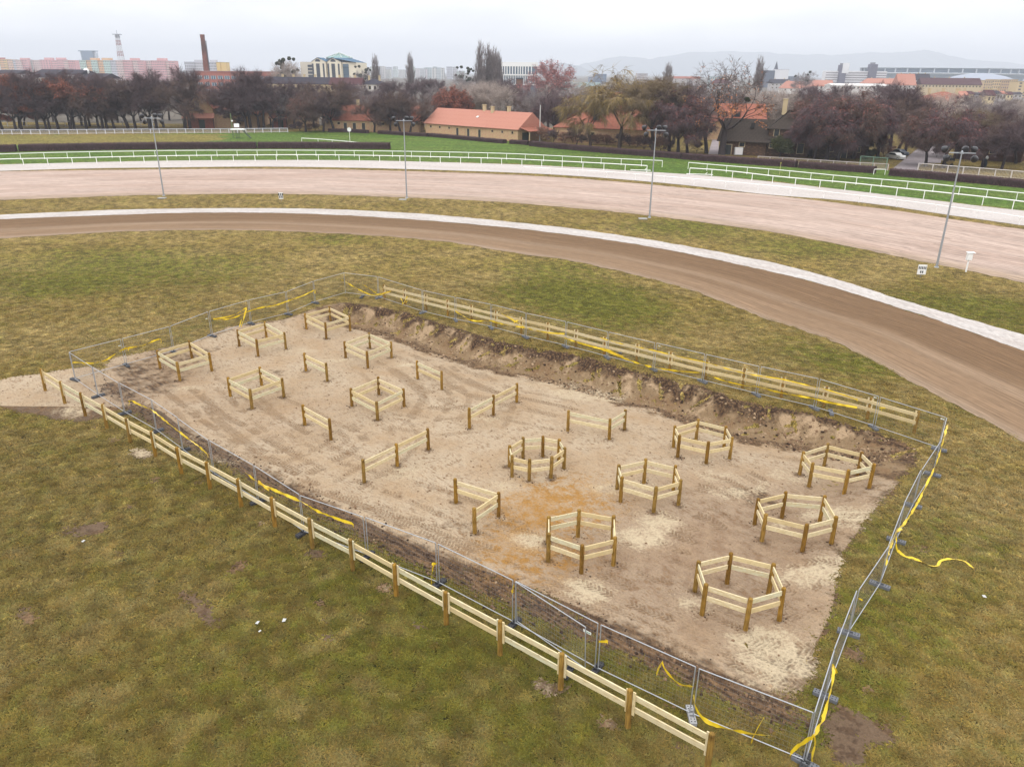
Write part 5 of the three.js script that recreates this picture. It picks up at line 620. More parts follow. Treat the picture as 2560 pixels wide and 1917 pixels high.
{ // the old dark houses at the right
  const a = flat(Z6(1200, 1455)), b = flat(Z7(120, 1400)), w = a.distanceTo(b);
  const g = hall('old_barn', V3(a.x, 0, a.z - 1), lineAng(a, b), { w: w * 0.82, d: 10, h: 3.9, e: 4.2, wall: brickDark, roof: roofBrown, over: 0.9, windows: [[5, 2.0, 1.2, 0.9], [12, 2.0, 1.2, 0.9]], doors: [[1.8, 1.6, 2.3]] });
  mesh('roof_hole', box(0.9, 0.08, 1.7, 0, 0, 0).rotateX(0.7).translate(w * 0.5, 6.7, -2.6), std([0.015, 0.013, 0.012], 1), g);
  tag(g, 'old low barn with grey brown tiled roof behind the right hedge', 'barn');
  const c = flat(Z7(60, 1402)), d = flat(Z7(640, 1420)), w2 = c.distanceTo(d), k = hall('old_house', V3(c.x - 0.5, 0, c.z - 3), lineAng(c, d), { w: w2, d: 10, h: 6.6, e: 3.6, wall: brickDark, roof: roofBrown, hip0: 5, hip1: 5, windows: [[w2 * 0.18, 4.6, 1.1, 1.6], [w2 * 0.72, 4.6, 1.4, 1.6], [w2 * 0.5, 0.9, 1.2, 2.2], [w2 * 0.8, 0.9, 1.4, 2.2]], chimneys: [[w2 * 0.35, -5, 1.0, 2.4]] });
  mesh('tile_hanging', poly([[-0.35, 4.1, 1.0], [w2 + 0.35, 4.1, 1.0], [w2 + 0.2, 4.6, 0.06], [-0.2, 4.6, 0.06]], [[0, 1, 2, 3]], 0.5), roofBrown, k);
  tag(k, 'old two storey dark tiled house with yellow chimney behind the yew', 'house');
  const e = flat(Z7(700, 1420)), f = flat(Z7(1480, 1440)), w3 = e.distanceTo(f), m = hall('old_barn', V3(e.x, 0, e.z - 4), lineAng(e, f), { w: w3, d: 9, h: 3.6, e: 4.4, wall: brickDark, roof: roofBrown, over: 0.8, windows: [[4, 1.4, 1, 1.2], [10, 1.4, 1, 1.2]], doors: [[7, 1.2, 2.2]] }); tag(m, 'old dark barn almost hidden behind drooping purple trees', 'barn');
  const p = flat(Z8(1000, 1330)), q = flat(Z8(1900, 1390)), r = hall('old_barn', V3(p.x, 0, p.z - 8), lineAng(p, q), { w: p.distanceTo(q), d: 9, h: 4.4, e: 4, wall: std(null, 0.9, { map: brickTex(shown(120, 84, 64), shown(96, 66, 52), shown(110, 76, 60), 330) }), roof: roofBrown, windows: [[8, 1.6, 1.4, 1.2], [15, 1.6, 1.4, 1.2]] }); tag(r, 'long brown brick barn behind the trees at the far right', 'barn');
}

// ---------------------------------------------------------------- trees
const barkM = std(null, 0.95, { vertexColors: true }), twigM = std(null, 0.95, { vertexColors: true, side: THREE.DoubleSide });
const TW = 1.75, paint = (g, c, r, amp = 0.25) => { const n = g.attributes.position.count, a = new Float32Array(n * 3); for (let i = 0; i < n; i++) { const v = 1 + amp * (r() * 2 - 1); a.set([c[0] * v, c[1] * v, c[2] * v], i * 3); } g.setAttribute('color', new THREE.BufferAttribute(a, 3)); g.deleteAttribute('uv'); return g; };
const stick = (a, b, r0, r1, n) => { const d = b.clone().sub(a), g = new THREE.CylinderGeometry(r1, r0, d.length(), n, 1, true); g.translate(0, d.length() / 2, 0); g.applyQuaternion(new THREE.Quaternion().setFromUnitVectors(V3(0, 1, 0), d.normalize())); g.translate(a.x, a.y, a.z); return g; };
function growTree(o) { // unit: metres; returns { trunk, crown }
  const r = rng(o.seed), limbs = [], tp = [], tc = [];
  const twig = (p, d, len, w, col) => { const s = V3(r() - 0.5, r() - 0.5, r() - 0.5).cross(d).setLength(w), m = 0.75 + 0.5 * r(), q = p.clone().add(d.clone().setLength(len)); tp.push(p.x - s.x, p.y - s.y, p.z - s.z, p.x + s.x, p.y + s.y, p.z + s.z, q.x, q.y, q.z); for (let k = 0; k < 3; k++) tc.push(col[0] * m * TW, col[1] * m * TW, col[2] * m * TW); };
  const rand = (k) => V3(r() * 2 - 1, r() * 2 - 1, r() * 2 - 1).multiplyScalar(k);
  const fits = (p) => { const u = (p.y - o.base) / (o.h - o.base), w = Math.sqrt(Math.max(0, 1 - Math.pow((u - o.belly) / (u > o.belly ? 1 - o.belly : o.belly + 0.25), 2))); return Math.hypot(p.x, p.z) < o.spread * w * (0.92 + 0.16 * n2(Math.atan2(p.z, p.x) * 1.3 + o.seed, p.y * 0.4)) && u < 1; };
  function branch(p, d, len, rad, level) {
    const segs = level < 2 ? 4 : 3; let a = p.clone(), dir = d.clone().normalize(), ra = rad, out = false;
    for (let i = 0; i < segs; i++) {
      dir.add(rand(o.crook * (level ? 1 : 0.45))).add(V3(0, level === 0 ? 0.1 : level < 3 ? o.lift : o.droop, 0)).normalize();
      const b = a.clone().addScaledVector(dir, len / segs), rb = ra * (level ? 0.8 : 0.9);
      if (level && !fits(b)) { out = true; }
      limbs.push(stick(a, b, ra, rb, level < 2 ? 7 : level < 3 ? 5 : 3));
      a = b; ra = rb;
      if (level >= o.levels - 2) for (let k = 0; k < o.twigs * (level >= o.levels - 1 ? 1.6 : 1.2); k++) { const t = dir.clone().add(rand(0.9)).add(V3(0, o.twigDroop, 0)), q = a.clone().addScaledVector(dir, -r() * len / segs); const col = o.cols[Math.floor(r() * o.cols.length)]; twig(q, t, o.twigLen * (0.5 + 0.9 * r()), o.twigW, col); if (o.leaf && r() < o.leaf(a)) for (let e = 0; e < 2; e++) { const lp = q.clone().add(rand(0.5)); twig(lp, rand(1), 0.22 + 0.16 * r(), 0.09 + 0.06 * r(), o.leafCols[Math.floor(r() * o.leafCols.length)]); } }
      if (level < o.levels - 1 && level >= 1 && i > 0 && i < segs - 1) { const n = o.side; for (let k = 0; k < n; k++) branch(a, dir.clone().add(rand(1.1)).normalize(), len * (0.45 + 0.25 * r()), ra * 0.5, level + 1); }
      if (out) break;
    }
    if (level < o.levels - 1 && !out) { const n = level ? o.fork : o.limbs, ph = r() * 6.28; for (let k = 0; k < n; k++) { const az = ph + k / n * 6.28 + 0.5 * (r() - 0.5), sp = level ? o.splay * (0.7 + 0.5 * r()) : o.splay0 * (0.6 + 0.6 * r()), e = V3(Math.cos(az), 0, Math.sin(az)); e.addScaledVector(dir, -e.dot(dir)).normalize(); branch(a, dir.clone().multiplyScalar(1).addScaledVector(e, sp).normalize(), len * (level ? o.shrink : o.limbLen) * (0.8 + 0.4 * r()), ra * (level ? 0.68 : 0.6), level + 1); } }
  }
  branch(V3(0, -0.4, 0), V3(o.leanX ?? 0, 1, o.leanZ ?? 0), o.base + 0.4, o.rad, 0);
  if (o.topUp) for (let k = 0; k < 3; k++) branch(V3(0, o.base * (0.8 + 0.1 * k), 0), V3(r() - 0.5, 2, r() - 0.5), o.limbLen * o.base * 0.8, o.rad * 0.5, 1);
  const trunk = paint(mergeGeometries(limbs), o.bark, r), crown = new THREE.BufferGeometry();
  crown.setAttribute('position', new THREE.Float32BufferAttribute(tp, 3)); crown.setAttribute('color', new THREE.Float32BufferAttribute(tc, 3)); crown.computeVertexNormals();
  return { trunk, crown, h: o.h, spreadUp: o.spreadUp };
}
const purple = [[0.062, 0.042, 0.046], [0.05, 0.036, 0.042], [0.08, 0.054, 0.052]], brownT = [[0.075, 0.05, 0.042], [0.06, 0.042, 0.04], [0.09, 0.06, 0.048]], greyT = [[0.12, 0.1, 0.1], [0.1, 0.085, 0.09], [0.16, 0.135, 0.125]], paleT = [[0.2, 0.165, 0.145], [0.15, 0.125, 0.12], [0.26, 0.22, 0.19]], willowT = [[0.17, 0.12, 0.045], [0.13, 0.095, 0.045], [0.1, 0.075, 0.05]], rustL = [[0.22, 0.075, 0.045], [0.17, 0.062, 0.042], [0.13, 0.055, 0.045]], orangeL = [[0.32, 0.13, 0.05], [0.25, 0.1, 0.045], [0.19, 0.085, 0.05]], pinkL = [[0.26, 0.11, 0.1], [0.2, 0.09, 0.085], [0.16, 0.085, 0.085]];
const darkBark = [0.05, 0.04, 0.04], paleBark = [0.26, 0.22, 0.19];
const baseTree = { h: 17, base: 3.4, belly: 0.42, spread: 8.6, rad: 0.42, levels: 5, limbs: 5, fork: 3, side: 1, splay0: 0.85, splay: 0.62, limbLen: 1.05, shrink: 0.72, crook: 0.2, lift: 0.06, droop: -0.02, twigDroop: 0, spreadUp: 1.14, twigs: 11, twigLen: 1.4, twigW: 0.0185, cols: purple, bark: darkBark };
const kinds = {
  dark1: growTree({ ...baseTree, seed: 1001 }), dark2: growTree({ ...baseTree, seed: 1002, h: 16, spread: 6.4, limbs: 4, base: 5 }), dark3: growTree({ ...baseTree, seed: 1003, cols: brownT, spread: 8, crook: 0.28, splay0: 1.0 }), dark4: growTree({ ...baseTree, seed: 1004, h: 18, leanX: 0.25, spread: 7.4 }),
  rust1: growTree({ ...baseTree, seed: 1011, cols: brownT, leaf: (p) => smooth(7, 14, p.y) * 0.9, leafCols: rustL }), rust2: growTree({ ...baseTree, seed: 1012, cols: brownT, h: 14, base: 3.2, spread: 6, leaf: () => 0.75, leafCols: rustL }),
  droop1: growTree({ ...baseTree, seed: 1021, cols: purple, h: 15.5, spread: 7.5, droop: -0.16, twigDroop: -0.9, twigLen: 1.7, splay0: 1.05, leaf: () => 0.1, leafCols: [[0.12, 0.05, 0.045], [0.09, 0.042, 0.042]] }), droop2: growTree({ ...baseTree, seed: 1022, cols: brownT, h: 14.5, spread: 6.6, droop: -0.12, twigDroop: -0.8, twigLen: 1.6, leaf: () => 0.08, leafCols: [[0.13, 0.055, 0.045]] }),
  willow1: growTree({ ...baseTree, seed: 1031, cols: willowT, h: 16, base: 4.5, spread: 8.2, levels: 5, limbs: 4, droop: -0.14, twigDroop: -1.1, twigLen: 2.0, twigW: 0.03, twigs: 5, splay0: 1.0, bark: [0.07, 0.05, 0.042] }), willow2: growTree({ ...baseTree, seed: 1032, cols: [[0.1, 0.075, 0.045], [0.085, 0.062, 0.045], [0.12, 0.09, 0.055]], h: 14, base: 4.5, spread: 7.4, droop: -0.1, twigDroop: -0.5, twigLen: 1.6, limbs: 6, bark: [0.05, 0.038, 0.034] }),
  pale1: growTree({ ...baseTree, seed: 1041, cols: paleT, bark: paleBark, h: 17, spread: 8.6, base: 3.5, belly: 0.38, limbs: 6, side: 2, twigs: 3, twigW: 0.022 }), pale2: growTree({ ...baseTree, seed: 1042, cols: paleT, bark: paleBark, h: 15, spread: 6, twigs: 3 }),
  grey1: growTree({ ...baseTree, seed: 1051, cols: greyT, bark: [0.08, 0.065, 0.062], h: 17, spread: 7, twigs: 4 }), grey2: growTree({ ...baseTree, seed: 1052, cols: greyT, bark: [0.07, 0.06, 0.06], h: 15, spread: 5.4, twigs: 4 }),
  big: growTree({ ...baseTree, seed: 1063, h: 21, base: 5.5, spread: 9.5, rad: 0.8, limbs: 4, fork: 3, side: 1, splay0: 0.75, limbLen: 0.95, shrink: 0.78, crook: 0.34, twigs: 3, twigLen: 1.0, twigW: 0.03, cols: [[0.05, 0.038, 0.036], [0.07, 0.05, 0.045]], leaf: (p) => (p.y < 11 ? 0.4 : 0.03), leafCols: orangeL }), bigbare: growTree({ ...baseTree, seed: 1064, h: 19, base: 6.5, spread: 6.5, rad: 0.42, limbs: 3, fork: 3, crook: 0.36, splay0: 0.6, limbLen: 0.8, shrink: 0.8, twigs: 2, twigLen: 0.9, cols: brownT, leaf: (p) => (p.y < 12 ? 0.6 : 0.02), leafCols: orangeL }),
  pink: growTree({ ...baseTree, seed: 1071, h: 20, spread: 9, base: 5, cols: [[0.12, 0.085, 0.09], [0.1, 0.075, 0.085], [0.14, 0.1, 0.1]], bark: [0.06, 0.048, 0.05], leaf: (p) => smooth(11, 17, p.y) * 0.7, leafCols: pinkL, twigs: 5 }),
  poplar: growTree({ ...baseTree, seed: 1081, h: 27, base: 3, spreadUp: 1, belly: 0.42, spread: 2.6, rad: 0.4, limbs: 7, levels: 4, fork: 3, side: 2, splay0: 0.3, splay: 0.28, limbLen: 3.2, shrink: 0.75, crook: 0.1, lift: 0.3, droop: 0.4, twigDroop: 1.4, twigs: 8, twigLen: 1.6, twigW: 0.035, cols: greyT, bark: [0.1, 0.085, 0.08], topUp: true }),
  shrub1: growTree({ ...baseTree, seed: 1091, h: 3.4, base: 0.35, belly: 0.4, spread: 2.3, rad: 0.09, limbs: 8, levels: 4, fork: 3, limbLen: 2.4, twigs: 7, twigLen: 0.6, twigW: 0.02, cols: [[0.16, 0.085, 0.055], [0.12, 0.07, 0.05], [0.1, 0.06, 0.05]], bark: [0.08, 0.05, 0.04] }), shrub2: growTree({ ...baseTree, seed: 1092, h: 4.2, base: 0.4, belly: 0.45, spread: 2.6, rad: 0.1, limbs: 8, levels: 4, fork: 3, limbLen: 2.6, twigs: 7, twigLen: 0.65, twigW: 0.02, cols: purple, bark: darkBark }),
  yew: growTree({ ...baseTree, seed: 1095, h: 6.5, base: 1.2, belly: 0.3, spread: 3.2, rad: 0.2, limbs: 7, levels: 4, fork: 3, side: 2, limbLen: 1.4, twigs: 8, twigLen: 0.6, twigW: 0.06, cols: [[0.032, 0.036, 0.016], [0.045, 0.045, 0.02], [0.025, 0.03, 0.016]], leaf: () => 0.9, leafCols: [[0.03, 0.036, 0.016], [0.05, 0.05, 0.022]] }),
};
const mistle = (() => { const r = rng(88), l = []; for (let k = 0; k < 24; k++) { const a = r() * 6.28, d = 1.2 + 3.6 * r(), y = 9.5 + 6 * r(), s = 0.35 + 0.5 * r(), g = new THREE.IcosahedronGeometry(s, 1); const p = g.attributes.position; for (let i = 0; i < p.count; i++) { const q = 1 + 0.35 * n3(p.getX(i) * 4 + k, p.getY(i) * 4, p.getZ(i) * 4); p.setXYZ(i, p.getX(i) * q, p.getY(i) * q, p.getZ(i) * q); } g.translate(Math.cos(a) * d, y, Math.sin(a) * d); l.push(g); } return l; })(), mistleM = std([0.028, 0.032, 0.018], 0.95);
const trees = [], tr = rng(4242);
function tree(kind, foot, topY, label, grp, { wide = 1, mist = 0, name = 'bare_tree', cat = 'tree' } = {}) { // foot: pixel on the ground or [pixel x, distance]
  const K_ = kinds[kind], p = foot.length === 3 ? (() => { const q = deep([foot[0], 190], foot[2]); return V3(q.x, 0, q.z); })() : flat(foot), top = deep([foot[0], topY], -p.z).y, s = Math.max(0.12, top / (K_.h * 0.91));
  const g = group(name, p, tr() * 6.28); g.scale.set(s * (wide * (K_.spreadUp ?? 1)), s, s * (wide * (K_.spreadUp ?? 1)));
  mesh('trunk', K_.trunk, barkM, g); mesh('crown', K_.crown, twigM, g);
  for (let i = 0; i < mist; i++) mesh('mistletoe', mistle[i], mistleM, g);
  tag(g, label, cat, grp); trees.push({ g, px: foot[0], label, grp }); return g;
}
const named = (list, what, where, grp, opt) => list.sort((a, b) => a[1][0] - b[1][0]).forEach(([kind, f, top], i) => tree(kind, f, top, `${what[kind] ?? 'bare dark tree'} ${where}, ${ord(i)} from the left`, grp, opt));
const look = { dark1: 'bare dark tree', dark2: 'bare narrow dark tree', dark3: 'bare spreading brown tree', dark4: 'bare leaning dark tree', rust1: 'tree with rust brown top', rust2: 'round rust leaved tree', droop1: 'drooping purple brown tree', droop2: 'drooping brown tree', willow1: 'yellowish willow', willow2: 'olive brown willow', pale1: 'pale barked bare tree', pale2: 'small pale barked tree', grey1: 'grey bare tree', grey2: 'narrow grey bare tree', pink: 'tall pinkish leaved tree', poplar: 'slender bare poplar' };
named([['rust1', Z1(40, 1372), 172], ['dark1', Z1(265, 1375), 186], ['rust2', Z1(355, 1370), 222], ['rust1', Z1(330, 1330), 168], ['dark2', Z1(625, 1370), 190], ['dark4', Z1(765, 1366), 196], ['dark1', Z1(830, 1362), 194], ['rust1', Z1(960, 1360), 178], ['dark3', Z1(1155, 1362), 186], ['dark2', Z1(1225, 1352), 190], ['dark1', Z1(1425, 1356), 180], ['rust1', Z1(1640, 1352), 188], ['dark2', Z1(1700, 1356), 196], ['dark1', Z1(1775, 1355), 192], ['dark4', Z1(1890, 1350), 186], ['dark3', Z1(2120, 1352), 180]], look, 'behind the left picket fence', 'trees behind the left picket fence');
named([['dark1', Z2(120, 1352), 176], ['dark1', Z2(365, 1355), 182], ['dark2', Z2(470, 1352), 190], ['dark3', Z2(945, 1345), 172], ['dark2', Z2(1030, 1345), 184], ['dark4', Z2(1320, 1300), 206], ['dark3', Z2(1790, 1320), 262], ['dark1', Z2(1965, 1345), 182], ['dark2', Z2(2030, 1342), 186], ['dark1', Z2(2175, 1345), 180], ['dark2', Z3(130, 1345), 196], ['dark3', Z3(270, 1338), 216]], look, 'behind the fence right of the first mast', 'trees behind the left picket fence');
named([['droop2', Z3(820, 1390), 240], ['dark2', Z3(640, 1330), 212], ['dark4', Z3(1110, 1386), 208], ['dark3', Z3(1290, 1384), 188], ['dark2', Z3(960, 1320), 216], ['dark1', Z3(480, 1310), 212], ['dark1', Z4(100, 1398), 212], ['dark3', Z4(270, 1402), 216], ['dark3', Z4(430, 1405), 222], ['dark3', Z3(1960, 1392), 226], ['dark2', Z4(880, 1040), 206], ['grey1', Z4(700, 1180), 220]], look, 'beside the half hidden long stable', 'trees round the stables');
named([['rust2', [960 + 1190 / 6.624, 0, 268], 224], ['rust2', [960 + 1080 / 6.624, 0, 275], 228], ['pale1', [960 + 1700 / 6.624, 0, 275], 196], ['pale1', [960 + 1560 / 6.624, 0, 285], 204], ['pale2', [960 + 1900 / 6.624, 0, 282], 210], ['grey1', [960 + 1420 / 6.624, 0, 300], 200], ['dark2', [960 + 2120 / 6.624, 0, 290], 222], ['pink', [1280 + 560 / 5.915, 0, 262], 168], ['dark1', Z5(630, 1330), 214], ['grey1', Z5(330, 1250), 226], ['dark3', Z5(140, 1180), 236], ['droop1', Z5(760, 1300), 236]], look, 'behind the bright red stable roof', 'trees round the stables');
named([['willow1', Z5(1585, 1500), 182], ['willow1', Z5(1160, 1475), 222], ['willow2', Z6(195, 1412), 214], ['dark3', Z5(950, 1462), 300], ['droop1', Z6(560, 1440), 226], ['droop2', Z6(700, 1440), 250], ['dark2', Z6(430, 1425), 232]], look, 'before the wide hipped red roof', 'trees before the hipped roof');
tree('bigbare', Z6(985, 1440), 176, 'tall crooked tree with orange leaves low down, left of the forked giant', 'trees before the old barn');
tree('big', Z6(1215, 1458), 160, 'great forked bare tree with clumps of orange leaves beside the old barn', 'trees before the old barn', { mist: 1 });
named([['droop1', Z7(640, 1425), 262], ['droop1', Z7(810, 1440), 232], ['droop2', Z7(960, 1450), 236], ['droop1', Z7(1180, 1420), 226], ['dark3', Z7(1520, 1405), 228], ['dark1', Z7(1340, 1380), 232], ['droop2', Z7(520, 1360), 246], ['dark2', Z7(1680, 1330), 226], ['dark1', Z7(1040, 1340), 228]], look, 'left of the right road', 'drooping trees at the right');
named([['dark3', Z8(60, 1230), 222], ['dark2', Z8(170, 1210), 250], ['dark2', Z8(262, 1150), 262], ['droop2', Z8(425, 1382), 282], ['droop1', Z8(640, 1400), 260], ['dark3', Z8(830, 1290), 262], ['dark3', Z8(1140, 1400), 292], ['willow2', Z8(960, 1300), 288], ['dark1', Z8(1380, 1420), 286], ['dark3', Z8(1560, 1350), 262], ['dark1', Z8(1690, 1380), 258], ['dark2', Z8(1250, 1280), 280]], look, 'beside the right road and brick barn', 'trees beside the right road');
tree('yew', Z7(160, 1405), 342, 'dark evergreen tree in front of the old two storey house', undefined, { name: 'evergreen_tree' });
{ const y = flat(Z5(1060, 1410)); void y; tree('yew', Z5(1060, 1410), 338, 'small dark evergreen behind the hedge, before the hipped roof', undefined, { name: 'evergreen_tree' }); }
tree('yew', Z7(1430, 1420), 372, 'low dark green evergreen beside the second barn', undefined, { name: 'evergreen_tree' });
tree('yew', Z6(1700, 1430), 372, 'dull green bush against the old barn wall', undefined, { name: 'evergreen_shrub', cat: 'shrub' });
named([['shrub1', Z5(430, 1380), 322], ['shrub2', Z5(620, 1395), 328], ['shrub1', Z5(780, 1405), 334], ['shrub1', Z5(900, 1405), 332], ['shrub2', Z5(1180, 1420), 340], ['shrub1', Z5(1260, 1425), 338], ['shrub1', Z5(1400, 1435), 340], ['shrub2', Z5(1620, 1450), 336], ['shrub2', Z5(1740, 1455), 344], ['shrub1', Z5(1860, 1465), 342], ['shrub2', Z6(60, 1395), 344], ['shrub2', Z6(180, 1405), 348], ['shrub1', Z6(300, 1415), 346], ['shrub2', Z6(420, 1420), 352], ['shrub2', Z6(840, 1420), 356]], { shrub1: 'reddish brown bush', shrub2: 'dark purple bush' }, 'behind the curving hedge', 'bushes behind the curving hedge', { name: 'bush', cat: 'bush' });
named([['shrub2', Z3(600, 1360), 312], ['shrub2', Z3(720, 1370), 306], ['shrub1', Z3(880, 1380), 312], ['shrub2', Z3(980, 1370), 310], ['shrub2', Z3(1180, 1372), 318], ['shrub1', Z7(1600, 1400), 368], ['shrub2', Z8(560, 1270), 372], ['shrub1', Z8(20, 1190), 366]], { shrub1: 'reddish brown bush', shrub2: 'dark purple bush' }, 'at the foot of the trees', 'bushes under the trees', { name: 'bush', cat: 'bush' });
// the next rows of trees, farther back
{ const l = [], far = (px, d, top, k) => l.push([k, [px, 0, d], top]); const ks = ['dark1', 'dark2', 'dark3', 'grey1', 'grey2', 'dark4'];
  for (let i = 0; i < 34; i++) { const px = 10 + i * 27 + (tr() - 0.5) * 22; far(px, 262 + 60 * tr(), 196 + 18 * tr() + (px > 700 ? 14 : 0), i % 5 === 2 ? 'rust1' : ks[Math.floor(tr() * 6)]); }
  named(l, look, 'in the second left row', 'second row of trees'); }
{ const l = [], ks = ['grey1', 'grey2', 'dark1', 'dark2', 'pale2', 'grey1']; for (let i = 0; i < 30; i++) { const px = 880 + i * 27 + (tr() - 0.5) * 22; l.push([ks[Math.floor(tr() * 6)], [px, 0, 300 + 120 * tr()], 203 + 16 * tr()]); } named(l, look, 'in the middle belt behind the stables', 'middle belt of trees'); }
{ const l = [], ks = ['grey1', 'grey2', 'dark1', 'dark2', 'pale2', 'pale1', 'dark3']; for (let i = 0; i < 40; i++) { const px = 1640 + i * 24 + (tr() - 0.5) * 20; l.push([ks[Math.floor(tr() * 7)], [px, 0, 205 + 130 * tr()], 216 + 18 * tr() + (px > 2250 ? 12 : 0) - (px < 1900 ? 8 : 0)]); } named(l, look, 'in the right hand belt', 'right hand belt of trees'); }
for (const [px, d, top, l] of [[940, 420, 154, 'single slender poplar right of the white block with the green glass roof'], [1025, 430, 150, 'single poplar rising above the hazy skyline'], [1202, 380, 127, 'tallest poplar of the row beside the white slatted office'], [1219, 384, 133, 'second poplar of the row beside the white slatted office'], [1228, 400, 146, 'short thin poplar inside the poplar row'], [1235, 384, 140, 'third tall poplar of the row by the office'], [1245, 388, 149, 'rightmost poplar of the row by the office'], [1669, 520, 170, 'small poplar before the hills'], [1898, 420, 158, 'pale poplar right of the great forked tree']]) tree('poplar', [px, 0, d], top, l, 'poplars in the distance', { name: 'poplar_tree', wide: px === 1669 ? 1.6 : 1 });
tree('pale1', [718, 0, 420], 146, 'bare tree full of dark mistletoe balls left of the white block', undefined, { mist: 20, wide: 0.85 });
tree('grey1', [905, 0, 560], 166, 'small hazy tree with mistletoe right of the white block', undefined, { mist: 14 });
tree('grey2', [1160, 0, 520], 178, 'small hazy tree with dark mistletoe before the skyline', undefined, { mist: 18 });
tree('grey1', [2010, 0, 640], 172, 'hazy bare tree with nests left of the long white office slab', undefined, { mist: 6 });

// ---------------------------------------------------------------- the town beyond
const wallMats = new Map(), wallOf = (r, g, b) => { const k = `${r},${g},${b}`; if (!wallMats.has(k)) wallMats.set(k, std(shown(r, g, b, VK), 0.9)); return wallMats.get(k); };
const winDark = std([0.05, 0.06, 0.08], 0.3), winBlue = std([0.1, 0.15, 0.2], 0.2);
const X = (px, depth) => deep([px, 190], depth).x, Y = (px, py, depth) => deep([px, py], depth).y;
function block(name, label, cat, grp, depth, segs, { deep_ = 14, rows = 8, cols = 4, top = [], win = winDark } = {}) { // segs: [px from, px to, py top, colour, setback]
  const x0 = X(segs[0][0], depth), o = V3(x0, 0, -depth), g = group(name, o);
  for (const [a, b, t, c, set = 0, nw = cols] of segs) {
    const xa = X(a, depth) - x0, xb = X(b, depth) - x0, h = Math.max(3, Y((a + b) / 2, t, depth)), w = xb - xa;
    mesh('wall', box(w - 0.05, h, deep_, (xa + xb) / 2, h / 2, -deep_ / 2 - set), wallOf(...c), g);
    mesh('parapet', box(w + 0.3, 0.6, deep_ + 0.4, (xa + xb) / 2, h + 0.3, -deep_ / 2 - set), wallOf(c[0] * 0.86, c[1] * 0.86, c[2] * 0.88), g);
    const l = [], fh = h / rows; for (let i = 0; i < rows; i++) for (let k = 0; k < nw; k++) l.push(box(w / nw * 0.42, fh * 0.48, 0.3, xa + w * (k + 0.5) / nw, fh * (i + 0.55), -set + 0.02)); if (l.length) mesh('windows', mergeGeometries(l), win, g).userData.kind = 'stuff';
  }
  for (const [a, b, t, c] of top) { const xa = X(a, depth) - x0, xb = X(b, depth) - x0, h1 = Y((a + b) / 2, t, depth), h0 = h1 - 5; mesh('rooftop_room', box(xb - xa, 5.2, deep_ * 0.6, (xa + xb) / 2, (h0 + h1) / 2, -deep_ / 2), wallOf(...c), g); }
  return tag(g, label, cat, grp);
}
const z1 = (x) => x / 6.624, z2 = (x) => 320 + x / 6.624, zy = (y) => 120 + y / 6.624;
const pk = [226, 176, 178], pp = [226, 200, 196], or = [232, 188, 148], wh = [226, 226, 226], gn = [200, 220, 212], gy = [206, 206, 214];
const flats = 'panel flats on the left skyline';
block('apartment_block', 'orange and white panel flats at the left edge of the skyline', 'apartment block', flats, 1450, [[-30, z1(30), zy(190), wh], [z1(30), z1(105), zy(190), or, 1], [z1(105), z1(150), zy(188), [236, 204, 150]], [z1(150), z1(250), zy(194), [232, 198, 176], 2]], { top: [[-10, z1(80), zy(158), [190, 120, 120]]] });
block('apartment_block', 'short pale pink panel flats right of the orange ones', 'apartment block', flats, 1450, [[z1(250), z1(296), zy(205), gy, 1], [z1(296), z1(392), zy(200), pp], [z1(392), z1(490), zy(196), pk, 2]], { top: [[z1(365), z1(490), zy(165), pk]] });
block('apartment_block', 'wide pink and grey panel flats with two rooftop masts', 'apartment block', flats, 1460, [[z1(490), z1(570), zy(205), [204, 206, 200]], [z1(570), z1(700), zy(205), pp, 1], [z1(700), z1(880), zy(200), pk]], { top: [[z1(765), z1(890), zy(160), pk]] });
block('apartment_block', 'pink panel flats at the right end of the left row', 'apartment block', flats, 1450, [[z1(880), z1(980), zy(205), pk, 2], [z1(980), z1(1090), zy(196), pk], [z1(1090), z1(1160), zy(205), [226, 196, 190]], [z1(1160), z1(1275), zy(208), [222, 168, 170], 1]], { top: [[z1(955), z1(1090), zy(160), pk]] });
block('apartment_block', 'pale green and orange panel flats below the glass tower', 'apartment block', flats, 1300, [[z1(1350), z1(1450), zy(205), gn], [z1(1450), z1(1540), zy(208), or, 2], [z1(1540), z1(1640), zy(205), gn], [z1(1640), z1(1740), zy(208), or, 2], [z1(1740), z1(1850), zy(208), gn], [z1(1850), z1(1950), zy(208), gy, 1]], { top: [[z1(1520), z1(1640), zy(165), or], [z1(1710), z1(1850), zy(165), or]] });
block('apartment_block', 'pink panel flats under the lattice mast', 'apartment block', flats, 1300, [[z1(1950), z1(2060), zy(210), pp], [z1(2060), z2(0), zy(205), pk, 1], [z2(0), z2(90), zy(210), pk], [z2(90), z2(190), zy(206), pp, 2], [z2(190), z2(280), zy(212), pk]], { top: [[z2(55), z2(185), zy(168), pk]] });
block('apartment_block', 'pink panel flats right of the lattice mast', 'apartment block', flats, 1310, [[z2(280), z2(400), zy(214), pp], [z2(400), z2(520), zy(212), pk, 1], [z2(520), z2(640), zy(212), pk], [z2(640), z2(700), zy(216), [228, 196, 190], 2], [z2(700), z2(800), zy(220), pk]], { top: [[z2(500), z2(640), zy(168), pk]] });
block('apartment_block', 'grey panel flats behind the brick chimney', 'apartment block', flats, 1100, [[z2(955), z2(1110), zy(236), gy], [z2(1110), z2(1260), zy(240), [212, 210, 216], 2], [z2(1360), z2(1480), zy(238), gy]], { cols: 5, top: [[z2(1110), z2(1240), zy(196), gy], [z2(1370), z2(1460), zy(196), gy]] });
